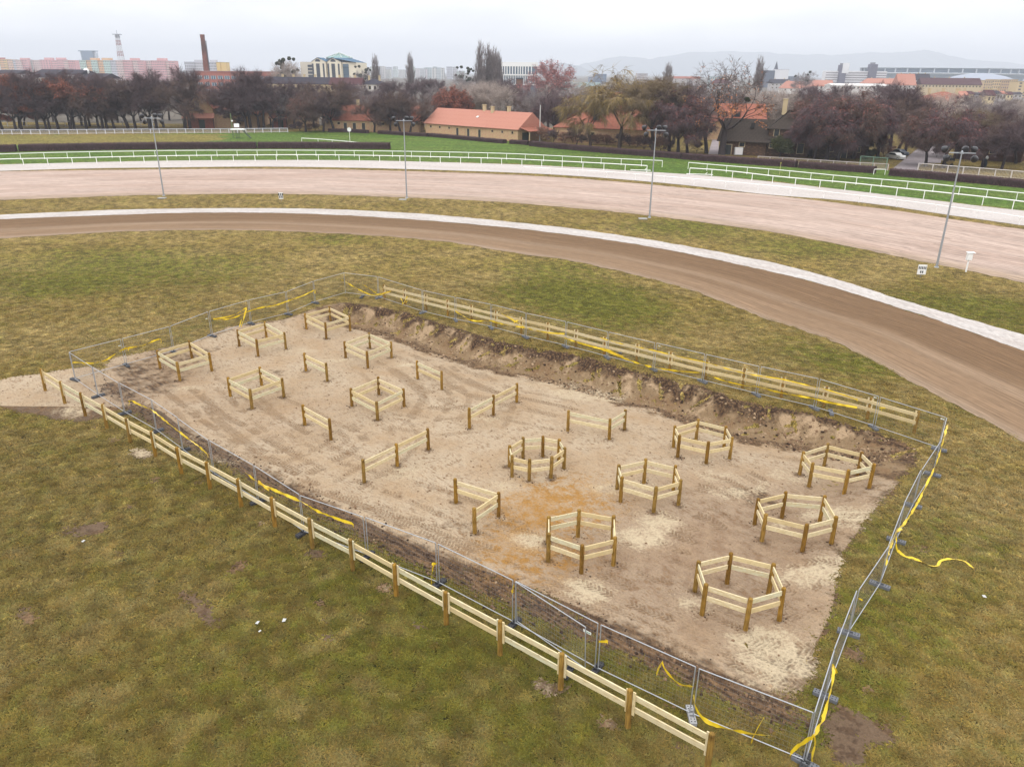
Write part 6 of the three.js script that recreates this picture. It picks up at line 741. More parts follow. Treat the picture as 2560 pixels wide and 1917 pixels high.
block('apartment_block', 'ochre end of the flats right of the chimney', 'apartment block', flats, 1095, [[z2(1482), z2(1545), zy(240), [226, 192, 124]], [z2(1545), z2(1635), zy(242), [228, 196, 132], 1]], { cols: 0 });
{ const d = 1900, g = block('glass_tower', 'blue grey glass office tower on the left skyline', 'office tower', undefined, d, [[z1(1380), z1(1410), zy(55), [196, 208, 222], 4, 1], [z1(1410), z1(1592), zy(60), [120, 138, 160], 0, 0], [z1(1592), z1(1615), zy(75), [200, 210, 222], 4, 1]], { rows: 16 }); mesh('crown_frame', box(36, 2.2, 20, X(z1(1490), d) - X(z1(1380), d), Y(z1(1490), zy(48), d), -10), wallOf(150, 166, 184), g); }
{ // lattice mast, red and white
  const d = 1650, x = X(309, d), h = Y(309, 86, d), g = group('lattice_mast', V3(x, 0, -d)), red = [], whi = []; const n = 16;
  for (let i = 0; i < n; i++) { const y0 = h * i / n, y1 = h * (i + 1) / n, w0 = lerp(6, 2.4, i / n), w1 = lerp(6, 2.4, (i + 1) / n), to = Math.floor(i / 2) % 2 ? whi : red, c = [[-1, -1], [1, -1], [1, 1], [-1, 1]]; c.forEach(([a, b], k) => { const [e, f] = c[(k + 1) % 4]; to.push(rod(V3(a * w0, y0, b * w0), V3(a * w1, y1, b * w1), 0.5, 0.5, 4), rod(V3(a * w0, y0, b * w0), V3(e * w1, y1, f * w1), 0.3, 0.3, 4), rod(V3(e * w0, y0, f * w0), V3(a * w1, y1, b * w1), 0.3, 0.3, 4)); }); }
  mesh('red_sections', mergeGeometries(red), std(shown(214, 140, 138), 0.8), g); mesh('white_sections', mergeGeometries(whi), std([0.62, 0.62, 0.64], 0.8), g); mesh('platform', mergeGeometries([box(13, 1.4, 13, 0, h, 0), box(9, 4, 2, 0, h - 4, 0), rod(V3(0, h, 0), V3(0, h + 8, 0), 0.5)]), std([0.3, 0.32, 0.36], 0.8), g); tag(g, 'tall red and white lattice mast above the pink flats', 'mast');
}
{ const d = 640, x = X(518, d), h = Y(508, 86, d), g = group('brick_chimney', V3(x, 0, -d)); mesh('stack', new THREE.LatheGeometry([[2.9, 0], [2.3, h * 0.4], [1.55, h * 0.94], [1.7, h * 0.95], [1.7, h], [1.2, h], [1.2, h - 2]].map((p) => new THREE.Vector2(...p)), 20), std(null, 0.9, { map: brickTex(shown(186, 122, 104), shown(150, 92, 80), shown(120, 90, 84), 350) }), g); mesh('ladder', box(0.5, h * 0.9, 0.5, 2.4, h * 0.45, 0.5).applyMatrix4(new THREE.Matrix4().makeShear(-0.02, 0, 0, 0, 0, 0)), winDark, g); tag(g, 'tall red brick factory chimney on the left skyline', 'chimney'); }
{ // brick works with window bands
  const d = 470, x0 = X(488, d), x1 = X(700, d), w = x1 - x0, h = Y(590, 180, d), g = group('factory', V3(x0, 0, -d)); mesh('wall', uvBox(box(w, h, 16, w / 2, h / 2, -8).toNonIndexed(), 0.2), std(null, 0.9, { map: brickTex(shown(190, 128, 114, VK), shown(168, 108, 98, VK), shown(176, 120, 112, VK), 360) }), g); mesh('roof', box(w + 0.6, 0.5, 16.6, w / 2, h + 0.25, -8), wallOf(170, 130, 126), g);
  for (let i = 0; i < 3; i++) { const y = h - 3.0 - i * 3.6; for (let k = 0; k < 12; k++) { const q = new THREE.Group(); q.name = 'window'; q.position.set(w * (k + 0.6) / 12.4, y, 0); g.add(q); mesh('pane', box(w / 12 * 0.74, 1.9, 0.12, 0, 0, 0.04), winBlue, q); mesh('frame', mergeGeometries([-0.3, 0, 0.3].map((e) => box(0.16, 1.9, 0.1, e * w / 12, 0, 0.1))), frameWhite, q); } }
  tag(g, 'red brick factory with long window bands below the chimney', 'factory'); }
function roofed(name, label, grp, depth_, px0, px1, pyEave, pyRidge, wall, roof, { d = 12, hip = 0, win = 6, rows = 2, cat = 'house', chim = 2 } = {}) {
  const depth = depth_ > 450 ? depth_ * 1.5 : depth_, x0 = X(px0, depth), w = X(px1, depth) - x0, h = Math.max(2.4, Y((px0 + px1) / 2, pyEave, depth)), e = Math.max(1.2, Y((px0 + px1) / 2, pyRidge, depth + d / 2) - h), list = [];
  for (let r_ = 0; r_ < rows; r_++) for (let i = 0; i < win; i++) list.push([w * (i + 0.5) / win, h - 2.6 - r_ * 3.3, Math.min(1.5, w / win * 0.4), 1.5]);
  return tag(hall(name, V3(x0, 0, -depth), 0, { w, d, h, e, wall, roof, hip0: hip, hip1: hip, windows: list.filter((q) => q[1] > 0.5), chimneys: Array.from({ length: chim }, (_, i) => [w * (0.25 + 0.5 * i / Math.max(1, chim - 1)), -d / 2 - 0.5, 0.9, 1.3]) }), label, cat, grp);
}
const cream = std(shown(232, 212, 168, VK), 0.9), whiteWall = std(shown(228, 224, 220, VK), 0.9), ochre = std(shown(216, 194, 156, 1.6), 0.9), greyWall = std(shown(190, 186, 186, VK), 0.9);
const z3 = (x) => 640 + x / 6.624, z4 = (x) => 960 + x / 6.624, z5 = (x) => 1280 + x / 5.915, z6 = (x) => 1600 + x / 5.915, y6 = (y) => 140 + y / 5.915, z7 = (x) => 1920 + x / 5.521, y7 = (y) => 140 + y / 5.521, z8 = (x) => 2230 + x / 5.018, y8 = (y) => 140 + y / 5.018, y5 = (y) => 120 + y / 5.915;
roofed('long_house', 'long cream house with dark grey roof below the white block', undefined, 400, z3(100), z3(1190), zy(585), zy(478), cream, roofGrey, { win: 14, d: 13, cat: 'building', chim: 4 });
roofed('long_house', 'cream house with brownish red roof continuing the long grey roof', undefined, 398, z3(1200), z3(1720), zy(600), zy(490), cream, roofMaroon, { win: 6, d: 13, cat: 'building' });
roofed('long_house', 'pale house with grey hipped roof right of the long cream house', undefined, 405, z3(1740), z3(2090), zy(590), zy(500), whiteWall, roofGrey, { win: 4, d: 13, hip: 5, cat: 'building' });
roofed('shed_hall', 'wide shed with slate grey roof under the pink flats', undefined, 420, z1(480), z1(830), zy(470), zy(348), greyWall, roofGrey, { win: 8, d: 26, cat: 'shed', chim: 0 });
roofed('shed_hall', 'dark gabled shed left of the white dome', undefined, 430, z1(820), z1(1290), zy(430), zy(352), greyWall, roofGrey, { win: 5, d: 20, cat: 'shed', chim: 0 });
roofed('shed_hall', 'blue grey shed roof right of the white dome', undefined, 430, z1(1290), z1(1680), zy(500), zy(416), greyWall, roofGrey, { win: 5, d: 20, cat: 'shed', chim: 0 });
roofed('shed_hall', 'dark gabled roof at the left edge below the orange flats', undefined, 440, -20, z1(260), zy(420), zy(362), greyWall, roofGrey, { win: 3, d: 18, cat: 'shed', chim: 0 });
{ const d = 440, g = group('domed_tank', V3(X(217, d), 0, -d)); mesh('drum', new THREE.CylinderGeometry(1.4, 1.4, Y(217, 178, d), 16).translate(0, Y(217, 178, d) / 2, 0), frameWhite, g); mesh('dome', new THREE.SphereGeometry(1.5, 16, 8, 0, 6.29, 0, 1.6).translate(0, Y(217, 178, d), 0), whiteM, g); tag(g, 'small white domed tank among the grey shed roofs', 'tank'); }
roofed('house', 'low red roofed house left of the mistletoe tree', 'red roofed houses in the town', 520, z3(-40), z3(330), zy(470), zy(395), wallOf(190, 150, 140), roofRed, { win: 5 });
{ // the white block with gabled bays and the green glass pyramid
  const d = 600, x0 = X(z3(715), d), at_ = (x) => X(z3(x), d) - x0, hh = (y, x = 1200) => Y(z3(x), zy(y), d), g = group('hotel', V3(x0, 0, -d)), dp = 42, wc = wallOf(238, 228, 206);
  mesh('wing', box(at_(945), hh(228, 830), 30, at_(945) / 2, hh(228, 830) / 2, -20), wallOf(212, 204, 190), g); mesh('wall', box(at_(1668) - at_(945), hh(232), dp, (at_(945) + at_(1668)) / 2, hh(232) / 2, -dp / 2 - 0.6), wc, g);
  for (const [a, b, c] of [[945, 1175, 1045], [1200, 1425, 1297]]) { const xa = at_(a), xb = at_(b), xm = at_(c), e = hh(222), t = hh(165); mesh('gable_bay', poly([[xa, 0, 1.5], [xb, 0, 1.5], [xb, e, 1.5], [xm, t, 1.5], [xa, e, 1.5], [xa, 0, -1], [xb, 0, -1], [xb, e, -1], [xm, t, -1], [xa, e, -1]], [[0, 1, 2, 3, 4], [0, 4, 9, 5], [1, 6, 7, 2]]), wc, g); mesh('bay_roof', poly([[xa - 0.4, e - 0.2, 2], [xm, t + 0.35, 2], [xm, t + 0.35, -18], [xa - 0.4, e - 0.2, -18], [xb + 0.4, e - 0.2, 2], [xb + 0.4, e - 0.2, -18]], [[0, 1, 2, 3], [1, 4, 5, 2]]), wallOf(72, 104, 130), g); const aw = new THREE.CircleGeometry(1.9, 14, 0, Math.PI); aw.translate(xm, e - 0.2, 1.56); mesh('arched_window', aw, winDark, g); for (const [px, w_] of [[c - 2, 2.6], [a + 14, 1.2], [b - 40, 1.2]]) for (const y of [275, 330, 388, 440]) mesh('window', box(w_, 2.6, 0.2, at_(px), hh(y) - 0.6, 1.52), winDark, g); }
  mesh('slate_roof', poly([[at_(1297), hh(165), 1], [at_(1668), hh(232), 1], [at_(1668), hh(232), -dp], [at_(1480), hh(150), -dp * 0.5], [at_(1200), hh(160), -dp * 0.5], [at_(945), hh(225), -dp]], [[0, 1, 3], [1, 2, 3], [0, 3, 4], [4, 3, 2, 5]]), wallOf(78, 108, 132), g);
  for (const y of [275, 330, 388, 445]) { mesh('window', box(4.2, 2.8, 0.2, at_(1492), hh(y) - 0.8, -0.55), winBlue, g); mesh('window', box(5.6, 1.6, 0.2, at_(900), hh(y, 900) - 0.8, -4.95), winDark, g); }
  const gx = at_(1297), gb = hh(152), ga = hh(72), gw = (at_(1525) - at_(1075)) / 2; const pyr = new THREE.ConeGeometry(gw, ga - gb, 8, 1).rotateY(0.39).translate(gx, (ga + gb) / 2, -dp / 2); mesh('glass_pyramid', pyr, std([0.12, 0.26, 0.26], 0.25), g); const ribs = []; for (let i = 0; i < 8; i++) { const a = i / 8 * 6.283 + 0.39; ribs.push(rod(V3(gx + Math.sin(a) * gw, gb, -dp / 2 + Math.cos(a) * gw), V3(gx, ga + 0.3, -dp / 2), 0.28, 0.28, 4)); for (const t of [0.33, 0.66]) { const b = a + 6.283 / 8; ribs.push(rod(V3(gx + Math.sin(a) * gw * t, lerp(ga, gb, t) + 0.15, -dp / 2 + Math.cos(a) * gw * t), V3(gx + Math.sin(b) * gw * t, lerp(ga, gb, t) + 0.15, -dp / 2 + Math.cos(b) * gw * t), 0.2, 0.2, 4)); } } mesh('pyramid_ribs', mergeGeometries(ribs), wallOf(196, 206, 200), g); mesh('pyramid_base', new THREE.CylinderGeometry(gw, gw * 0.96, 3, 8).rotateY(0.39).translate(gx, gb - 1.5, -dp / 2), wallOf(120, 130, 134), g);
  tag(g, 'white block with twin gabled bays and green glass pyramid roof', 'building');
}
{ // hazy skyline of far flats
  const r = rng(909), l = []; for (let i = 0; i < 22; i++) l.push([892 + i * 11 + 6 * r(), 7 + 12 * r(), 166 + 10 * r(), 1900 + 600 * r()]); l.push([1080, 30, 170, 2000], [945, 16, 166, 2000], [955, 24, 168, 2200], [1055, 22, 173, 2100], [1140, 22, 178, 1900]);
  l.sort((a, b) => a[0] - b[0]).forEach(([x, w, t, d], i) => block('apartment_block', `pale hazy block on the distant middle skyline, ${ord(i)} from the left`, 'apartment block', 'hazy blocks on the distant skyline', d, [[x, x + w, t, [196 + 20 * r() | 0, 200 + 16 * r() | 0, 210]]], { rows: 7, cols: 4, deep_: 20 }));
}
{ // white slatted office
  const d = 640, x0 = X(1246, d), w = X(1344, d) - x0, h = Y(1300, 155, d), hm = Y(1300, 166, d), hl = Y(1300, 187, d), g = group('office_building', V3(x0, 0, -d)); mesh('core', box(w - 0.4, h, 30, w / 2, h / 2, -15.4), winBlue, g); mesh('roof_band', box(w + 0.4, h - hm, 31, w / 2, (h + hm) / 2, -15.2), whiteM, g); mesh('floor_band', box(w + 0.2, 1.0, 0.8, w / 2, hl, 0.1), whiteM, g); mesh('floor_band', box(w + 0.2, 0.9, 0.8, w / 2, hl - 7, 0.1), whiteM, g);
  const fx = [0, 0.05, 0.1, 0.16, 0.22, 0.29, 0.36, 0.43, 0.5, 0.56, 0.62, 0.69, 0.76, 0.84, 1]; for (const f of fx) mesh('fin', box(0.75, hm - hl, 1.0, w * f, (hm + hl) / 2, 0), whiteM, g); for (let i = 0; i < 24; i++) mesh('fin', box(0.42, 7, 0.9, w * i / 23, hl - 3.5, 0), whiteM, g); tag(g, 'white office building with vertical slats right of the poplars', 'office building');
}
{ const d = 330, g = group('brick_tower', V3(X(1299, d), 0, -d)), h = Y(1299, 196, d); mesh('shaft', box(2.6, h, 2.6, 0, h / 2, 0), std(null, 0.9, { map: brickTex(shown(184, 148, 130), shown(160, 124, 108), shown(150, 120, 110), 370) }), g); mesh('cap', box(3, 0.5, 3, 0, h, 0), winDark, g); tag(g, 'square brown brick flue between the slatted office and the pinkish tree', 'chimney'); }
roofed('shed_hall', 'long grey green roofed hall left of the willows', undefined, 480, z5(800), z5(1330), y5(600), y5(505), greyWall, std(shown(168, 186, 186), 0.8), { win: 8, d: 30, cat: 'hall', chim: 2 });
block('office_block', 'low blue glass building before the hills', 'office building', undefined, 1500, [[z5(1205), z5(1400), y5(388), [112, 132, 160], 0, 8], [z5(1140), z5(1205), y5(430), [150, 160, 180], 2, 4]], { rows: 3 });
block('office_block', 'pale grey block before the hills right of the willow', 'office building', undefined, 1200, [[z6(-40), z6(115), y6(262), [206, 200, 204], 0, 8]], { rows: 5 });
block('office_block', 'low pale buildings left of the great forked tree', 'office building', undefined, 1100, [[z6(1050), z6(1220), y6(305), [196, 210, 214], 0, 6], [z6(1220), z6(1440), y6(282), [226, 216, 210], 1, 8]], { rows: 4 });
block('office_block', 'white building with dark signs beside the church spire', 'office building', undefined, 1250, [[z7(-75), z7(100), y7(205), [96, 104, 122], 3, 6], [z7(100), z7(285), y7(188), [228, 228, 232], 0, 0]], { rows: 5 });
block('office_block', 'dark low block right of the white building by the spire', 'office building', undefined, 1300, [[z7(285), z7(440), y7(285), [110, 124, 142], 0, 5]], { rows: 3 });
{ const d = 1400, g = group('church_spire', V3(X(1938.5, d), 0, -d)), h = Y(1938.5, 152, d); mesh('tower', box(8, h * 0.55, 8, 0, h * 0.275, 0), wallOf(96, 94, 104), g); mesh('spire', new THREE.ConeGeometry(4.6, h * 0.45, 6).translate(0, h * 0.775, 0), wallOf(66, 68, 82), g); tag(g, 'dark pointed church spire on the right skyline', 'church spire'); }
{ const d = 1500, x0 = X(2064, d), w = X(2217, d) - x0, h = Y(2140, y7(207), d), g = group('slab_office', V3(x0, 0, -d)); mesh('body', box(w, h, 16, w / 2, h / 2, -8), wallOf(232, 230, 232), g); for (let i = 0; i < 6; i++) mesh('window_band', box(w - 1, 1.5, 0.4, w / 2, h - 3.2 - i * 4.0, 0.05), wallOf(120, 110, 116), g); for (const [a, b, t] of [[955, 1060, 122], [1365, 1480, 112]]) { const xa = X(z7(a), d) - x0, xb = X(z7(b), d) - x0, ht = Y(z7(a), y7(t), d); mesh('stair_tower', box(xb - xa - 3, ht, 14, (xa + xb) / 2, ht / 2, 2), wallOf(92, 88, 106), g); mesh('tower_plant', box(6, 3, 8, (xa + xb) / 2, ht + 1.5, 0), wallOf(130, 130, 140), g); } mesh('pale_sign', box(12, 17, 0.6, X(z7(1033), d) - x0, Y(z7(1033), y7(165), d), 9.4), wallOf(236, 236, 238), g); tag(g, 'long white office slab with two dark stair towers', 'office building'); }
roofed('low_hall', 'long low white building with dark windows below the office slab', undefined, 500, z7(920), z7(1690), y7(408), y7(380), whiteWall, whiteWall, { win: 14, rows: 1, d: 20, cat: 'building', chim: 0 });
const reds = 'red roofed houses in the town';
[[z7(60), z7(330), 372, 318, 640, greyWall, roofGrey, 'grey roofed house before the dark office', 0], [z7(225), z7(640), 440, 345, 560, whiteWall, roofRed, 'house with wide red roof left of the low white building', 1], [z7(600), z7(930), 412, 332, 600, whiteWall, roofRed, 'red roofed house touching the low white building', 1], [z7(1350), z7(1850), 372, 308, 640, whiteWall, roofRed, 'red roofed house below the right stair tower', 1], [z8(-60), z8(120), 350, 290, 600, whiteWall, roofRed, 'red roofed house left of the white gable', 1], [z6(1080), z6(1380), 400, 340, 620, greyWall, roofMaroon, 'maroon roofed house behind the forked tree', 1], [z6(380), z6(900), 330, 300, 900, greyWall, roofOld, 'low rust roofed house in the haze right of the willow', 1], [z6(100), z6(420), 440, 385, 600, greyWall, roofMaroon, 'dull maroon roof in the middle distance behind the willow', 1]].forEach(([a, b, ev, rd, d, w, r, l], i) => roofed('house', l, reds, d, a, b, (i >= 5 ? y6 : i === 4 ? y8 : y7)(ev), (i >= 5 ? y6 : i === 4 ? y8 : y7)(rd), w, r, { win: 5, hip: i % 2 ? 5 : 0 }));
roofed('house', 'house with bright red roof and white gable before the stadium', reds, 560, z8(110), z8(330), y8(360), y8(222), whiteWall, roofRed, { win: 4, d: 16 });
roofed('house', 'white walled house right of the bright red gable', reds, 570, z8(325), z8(500), y8(300), y8(222), whiteWall, roofGrey, { win: 4 });
roofed('school_building', 'long yellow building with maroon roof and white dormers', undefined, 560, z8(400), z8(1160), y8(355), y8(275), ochre, roofMaroon, { win: 18, d: 14, rows: 1, cat: 'building', chim: 3 });
roofed('villa', 'large cream villa with orange red hipped roof above the right trees', undefined, 330, z8(470), z8(1185), y8(575), y8(448), cream, roofOld, { win: 12, rows: 3, d: 16, hip: 10, cat: 'house', chim: 3 });
block('apartment_block', 'row of brownish yellow town houses at the right edge', 'apartment block', undefined, 900, [[z8(1180), z8(1290), y8(310), [206, 178, 140]], [z8(1290), z8(1400), y8(300), [216, 188, 144], 1], [z8(1400), z8(1500), y8(308), [200, 168, 132]], [z8(1500), z8(1610), y8(300), [210, 180, 138], 1]], { rows: 5, cols: 4 });
block('apartment_block', 'yellow town house cut by the right edge', 'apartment block', undefined, 800, [[z8(1610), z8(1900), y8(325), [214, 190, 148]]], { rows: 5, cols: 4 });
roofed('house', 'red roofed house low at the right edge among trees', reds, 300, z8(1120), z8(1420), y8(800), y8(720), cream, roofOld, { win: 4, d: 10 });
{ const r = rng(71); for (let i = 0; i < 9; i++) { const px = 2410 + i * 17 + 6 * r(), d = 420 + 60 * r(); roofed('small_house', `small jumbled roof below the town houses at the right, ${ord(i)} from the left`, 'small roofs at the right edge', d, px, px + 14 + 8 * r(), 231 + 10 * r(), 224 + 8 * r(), [whiteWall, cream, greyWall][i % 3], [roofRed, roofGrey, roofMaroon][(i * 2) % 3], { win: 2, rows: 1, d: 8, chim: 1 }); } }
{ // the stadium
  const d = 1750, cx = X(2440, d), rx = X(2655, d) - cx, top = Y(2440, 169, d), g = group('stadium', V3(cx, 0, -d - rx * 0.75)), ring = (prof, m, nm) => { const q = new THREE.LatheGeometry(prof.map((p) => new THREE.Vector2(p[0] * rx, p[1])), 72); q.scale(1, 1, 0.75); mesh(nm, q, m, g); };
  ring([[0.9, 0], [0.94, top * 0.45], [0.97, top * 0.62]], wallOf(150, 166, 182), 'lower_wall'); ring([[0.965, top * 0.64], [1.0, top * 0.66], [1.0, top * 0.69], [0.965, top * 0.71]], wallOf(226, 232, 238), 'white_band'); ring([[0.97, top * 0.71], [0.985, top * 0.93]], wallOf(96, 116, 138), 'dark_gallery'); ring([[0.985, top * 0.93], [1.01, top * 0.96], [0.99, top], [0.55, top * 1.03], [0.55, top]], wallOf(170, 178, 186), 'roof_ring'); for (let i = 0; i < 40; i++) { const a = i / 40 * Math.PI * 2; mesh('column', box(2.2, top * 0.24, 2.2, Math.sin(a) * rx * 0.99, top * 0.82, Math.cos(a) * rx * 0.745), wallOf(196, 204, 214), g); } tag(g, 'huge oval stadium with pale roof ring at the right horizon', 'stadium');
  const e = 1500, q = group('arena_dome', V3(X(2452, e), 0, -e)); const dome = new THREE.SphereGeometry(1, 40, 10, 0, 6.29, 0, 1.571); dome.scale(X(2547, e) - X(2452, e), Y(2452, 183, e), 60); mesh('roof_shell', dome, wallOf(160, 166, 180), q); mesh('base_ring', new THREE.CylinderGeometry(1, 1, 8, 40).scale(X(2549, e) - X(2452, e), 1, 61).translate(0, 4, 0), wallOf(170, 176, 188), q); tag(q, 'low pale dome roof in front of the stadium', 'arena');
}
{ // hills
  const hm = std([0.13, 0.15, 0.16], 1), ridge = (label, depth, span, q) => { const pos = [], idx = [], rows = [[-span, 0, 0], [-span * 0.55, 0.45, 1], [-span * 0.2, 0.85, 1], [0, 1, 0.4], [span * 0.6, 0.5, 1], [span, -0.02, 0]], n = 160, at_ = (u) => { const f = u * (q.length - 1), i = Math.min(q.length - 2, Math.floor(f)), t = smooth(0, 1, f - i); return [lerp(q[i][0], q[i + 1][0], f - i), lerp(q[i][1], q[i + 1][1], t)]; }; for (let j = 0; j < rows.length; j++) for (let i = 0; i <= n; i++) { const [px, py] = at_(i / n), P = deep([px, py], depth), k = P.y * rows[j][1] * (1 + 0.1 * rows[j][2] * n2(i * 0.12, j)) + (j === 3 ? P.y * 0.02 * n2(i * 0.35, 4) : 0); pos.push(P.x, Math.max(-4, k), -depth - rows[j][0]); } for (let j = 0; j < rows.length - 1; j++) for (let i = 0; i < n; i++) { const a = j * (n + 1) + i; idx.push(a, a + n + 1, a + 1, a + 1, a + n + 1, a + n + 2); } const g = new THREE.BufferGeometry(); g.setAttribute('position', new THREE.Float32BufferAttribute(pos.map((v, i) => v), 3)); g.setIndex(idx); g.computeVertexNormals(); struct('hills', g, hm).userData.label = label; };
  ridge('small rounded hill behind the office', 6500, 600, [[1320, 190], [1345, 178], [1368, 163], [1395, 157], [1415, 158], [1440, 163], [1475, 175], [1505, 188], [1530, 196]]);
  ridge('long hazy ridge on the horizon', 9500, 1200, [[1400, 182], [1430, 167], [1470, 157], [1520, 145], [1565, 140], [1600, 145], [1625, 148], [1660, 140], [1720, 132], [1780, 129], [1850, 129], [1920, 131], [1990, 135], [2060, 137], [2130, 133], [2200, 131], [2260, 131], [2300, 126], [2330, 127], [2370, 139], [2420, 149], [2500, 155], [2620, 166]]);
}

// ---------------------------------------------------------------- roads and small things at the tree line
function sheet(name, q, y, m) { const s = new THREE.ShapeGeometry(new THREE.Shape(q.map((p) => new THREE.Vector2(p.x, -p.z)))); s.rotateX(-Math.PI / 2); s.translate(0, y, 0); return struct(name, s, m); }
const gravel = std(null, 0.95, { map: (() => { const n = tileNoise(256, 40, 401), m = tileNoise(256, 6, 402); const t = tex(256, 256, (u, v, x, y) => mixc(shown(212, 200, 204), shown(176, 164, 164), 0.6 * n(x, y) + 0.5 * m(x, y))); t.repeat.set(0.1, 0.1); return t; })() });
sheet('road', pts(Z8, -20, 1440, 120, 1330, 230, 1240, 340, 1150, 480, 1060, 590, 1000, 680, 1010, 650, 1100, 680, 1200, 780, 1310, 640, 1345, 420, 1340, 350, 1380, 330, 1440).map((p) => flat(p)), 0.05, gravel);
sheet('path', pts(Z1, -200, 1336, 2186, 1328, 2700, 1328, 2700, 1340, 2186, 1342, -200, 1352).map((p) => flat(p)), 0.05, gravel);
sheet('path', pts(Z6, 1010, 1455, 1090, 1180, 1170, 1180, 1165, 1460).map((p) => flat(p)), 0.05, gravel);
meshRail('rail_fence', 'thin pale rail fence deep among the left trees', [...pts(Z1, -200, 1300, 1000, 1300, 2186, 1296), ...pts(Z2, 500, 1300)], 1.6, 6, std([0.4, 0.38, 0.38], 0.7), false);
{ // the judges' stand
  const p = flat(Z2(1830, 1495)), g = group('viewing_stand', p, 0.1); mesh('platform', box(3.6, 0.35, 2, 0, 2.4, 0), whiteM, g); mesh('back_panel', box(1.4, 1.0, 0.12, -0.4, 3.4, -0.8), whiteM, g); for (const [x, z] of [[-0.5, 0.7], [0.2, 0.7], [-0.5, -0.7], [0.2, -0.7]]) mesh('leg', rod(V3(x, 0, z), V3(x, 2.3, z), 0.07), std([0.06, 0.08, 0.06], 0.7), g); const st = []; for (const z of [-0.5, 0.5]) st.push(rod(V3(1.2, 2.4, z), V3(3.4, 0, z), 0.09)); for (let i = 1; i < 7; i++) st.push(box(0.5, 0.07, 1.1, 1.2 + 2.2 * i / 7, 2.4 - 2.4 * i / 7, 0)); mesh('stairs', mergeGeometries(st), std([0.07, 0.09, 0.07], 0.7), g); tag(g, 'small white viewing stand with dark stairs on the dry grass', 'viewing stand');
  const q = flat(Z2(1740, 1490)), k = group('start_post', q); mesh('shaft', rod(V3(0, 0, 0), V3(0, 6.6, 0), 0.14, 0.11), std(shown(150, 176, 120), 0.7), k); mesh('lamp', box(0.4, 0.4, 0.3, 0.2, 4.6, 0), whiteM, k); tag(k, 'tall pale green post beside the viewing stand', 'post');
  const f = flat(Z5(408, 1375)), m = group('flagpole', f); mesh('shaft', rod(V3(0, 0, 0), V3(0, 9.6, 0), 0.16, 0.09, 8), frameWhite, m); mesh('cross_arm', box(2.2, 0.12, 0.12, 0, 1.6, 0), frameWhite, m); tag(m, 'slender white flagpole right of the red roofed stable', 'flagpole');
  const b = flat(Z6(1487, 1482)), s = group('white_cabinet', V3(b.x, 0, b.z - 2)); mesh('body', new RoundedBoxGeometry(1.9, 1.7, 0.8, 1, 0.04).translate(0, 1.0, 0), std([0.5, 0.5, 0.5], 0.5), s); mesh('panel', box(1.6, 1.4, 0.05, 0, 1.0, 0.4), std([0.62, 0.6, 0.6], 0.5), s); tag(s, 'pale cabinet standing behind the hedge before the old barn', 'cabinet');
  const c = flat(Z8(1185, 1400)), w = group('wrapped_statue', V3(c.x, 0, c.z - 1)); mesh('body', new THREE.LatheGeometry([[0.1, 0], [0.55, 0.1], [0.6, 0.8], [0.42, 1.5], [0.2, 1.75], [0, 1.8]].map((v) => new THREE.Vector2(...v)), 12), std([0.02, 0.025, 0.03], 0.8), w); mesh('pale_top', new THREE.SphereGeometry(0.3, 10, 8).scale(1, 1.3, 1).translate(0.35, 1.95, 0), whiteM, w); tag(w, 'dark bundle with a pale top under the far right trees', 'bundle');
  const h = flat(Z8(700, 1395)), v = group('garden_cart', V3(h.x, 0, h.z - 0.5), 0.2); mesh('bed', new RoundedBoxGeometry(2.2, 0.9, 1.2, 1, 0.08).translate(0, 0.9, 0), std(shown(206, 176, 110), 0.7), v); for (const x of [-0.7, 0.7]) mesh('wheel', new THREE.CylinderGeometry(0.4, 0.4, 0.2, 14).rotateX(Math.PI / 2).translate(x, 0.4, 0.65), blackM, v); mesh('cover', new RoundedBoxGeometry(1.0, 0.7, 1.0, 1, 0.1).translate(0.9, 1.5, 0), std([0.03, 0.03, 0.035], 0.7), v); tag(v, 'small tan cart with a dark cover at the foot of the road tree', 'cart');
}
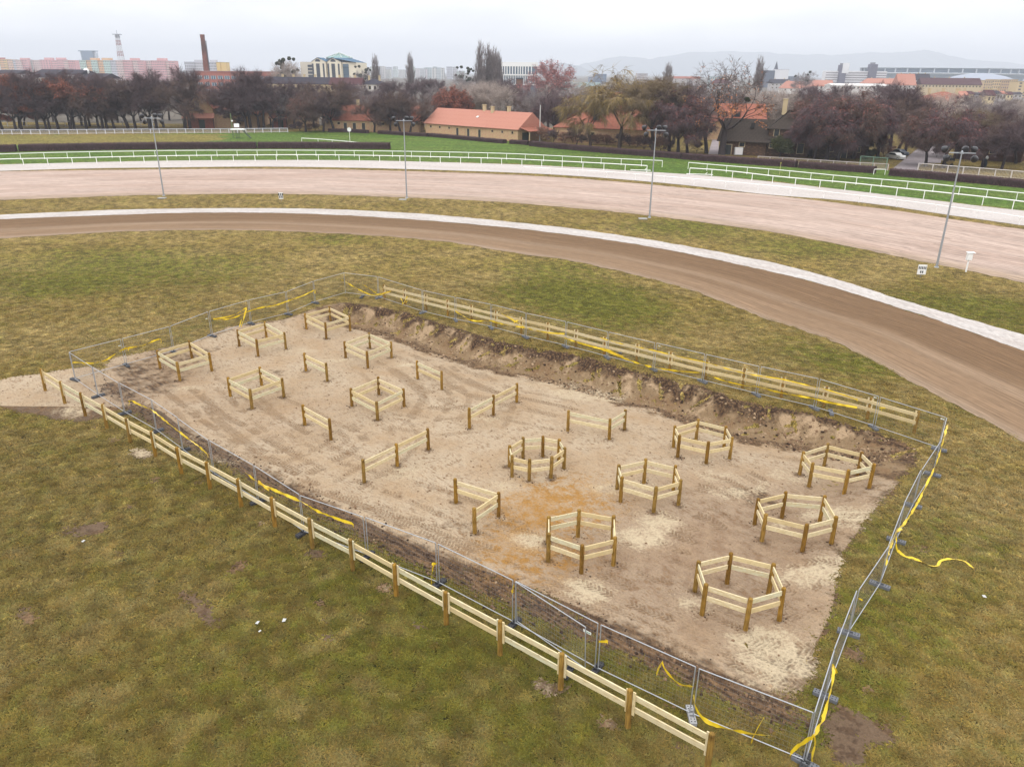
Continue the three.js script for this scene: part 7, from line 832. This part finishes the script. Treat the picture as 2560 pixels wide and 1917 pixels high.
function car(p, turn, paintC, label) {
  const g = group('parked_car', p, turn), body = new THREE.Shape(); [[-2.1, 0.35], [-2.15, 0.75], [-1.95, 0.95], [-1.05, 1.02], [-0.45, 1.45], [0.95, 1.47], [1.7, 1.05], [2.1, 0.95], [2.15, 0.4], [1.7, 0.3], [-1.7, 0.3]].forEach(([x, y], i) => (i ? body.lineTo(x, y) : body.moveTo(x, y)));
  const bg = new THREE.ExtrudeGeometry(body, { depth: 1.6, bevelEnabled: true, bevelSize: 0.07, bevelThickness: 0.07, bevelSegments: 2 }).translate(0, 0, -0.8); mesh('body', bg, new THREE.MeshPhysicalMaterial({ color: new THREE.Color().setRGB(...paintC), roughness: 0.35, clearcoat: 0.8 }), g);
  const win = new THREE.Shape(); [[-0.92, 1.03], [-0.42, 1.4], [0.9, 1.41], [1.5, 1.04]].forEach(([x, y], i) => (i ? win.lineTo(x, y) : win.moveTo(x, y))); for (const z of [-0.885, 0.865]) mesh('side_window', new THREE.ExtrudeGeometry(win, { depth: 0.02, bevelEnabled: false }).translate(0, 0, z), glassDark, g);
  mesh('windscreen', box(0.03, 0.62, 1.4, 0, 0, 0).rotateZ(-0.95).translate(-0.8, 1.23, 0), glassDark, g);
  for (const [x, z] of [[-1.35, 0.8], [1.35, 0.8], [-1.35, -0.8], [1.35, -0.8]]) { const w = new THREE.Group(); w.name = 'wheel'; w.position.set(x, 0.32, z); g.add(w); mesh('tyre', new THREE.TorusGeometry(0.25, 0.09, 8, 18), blackM, w); mesh('rim', new THREE.CylinderGeometry(0.18, 0.18, 0.14, 12).rotateX(Math.PI / 2), frameWhite, w); }
  for (const z of [-0.6, 0.6]) mesh('headlight', box(0.06, 0.14, 0.3, -2.2, 0.75, z), lampGlass, g); return tag(g, label, 'car', 'cars parked by the right road');
}
car(flat(Z8(45, 1295)), 1.95, [0.55, 0.55, 0.52], 'white car parked at the roadside nearest the hedge gap');
car(flat(Z8(95, 1250)), 1.9, [0.03, 0.045, 0.075], 'dark blue car parked just behind the white car');
shade(scene);
for (const [p, w, l] of [[D(856, 975), 0.17, 'scrap of white litter on the front grass, the largest'], [D(672, 992), 0.15, 'scrap of white litter on the front grass, left of the largest'], [D(688, 1050), 0.1, 'smallest scrap of white litter on the front grass'], [R(0, 1150, 3.45)(717, 708), 0.14, 'tiny white scrap on the grass at the far left'], [E_(2100, 487), 0.16, 'pale scrap on the grass right of the mesh']]) { const q = at(p), g = new THREE.PlaneGeometry(w, w * 0.7, 4, 3), a = g.attributes.position; g.rotateX(-Math.PI / 2); for (let i = 0; i < a.count; i++) a.setY(i, 0.05 * w * 4 * Math.abs(n2(a.getX(i) * 20 + w * 90, a.getZ(i) * 20))); g.computeVertexNormals(); const m = mesh('litter_scrap', g, std([0.42, 0.42, 0.4], 0.7, { side: THREE.DoubleSide })); m.position.set(q.x, q.y + 0.05, q.z); m.rotation.y = w * 9; tag(m, l, 'litter', 'scraps on the grass'); }
renderer.render(scene, camera);
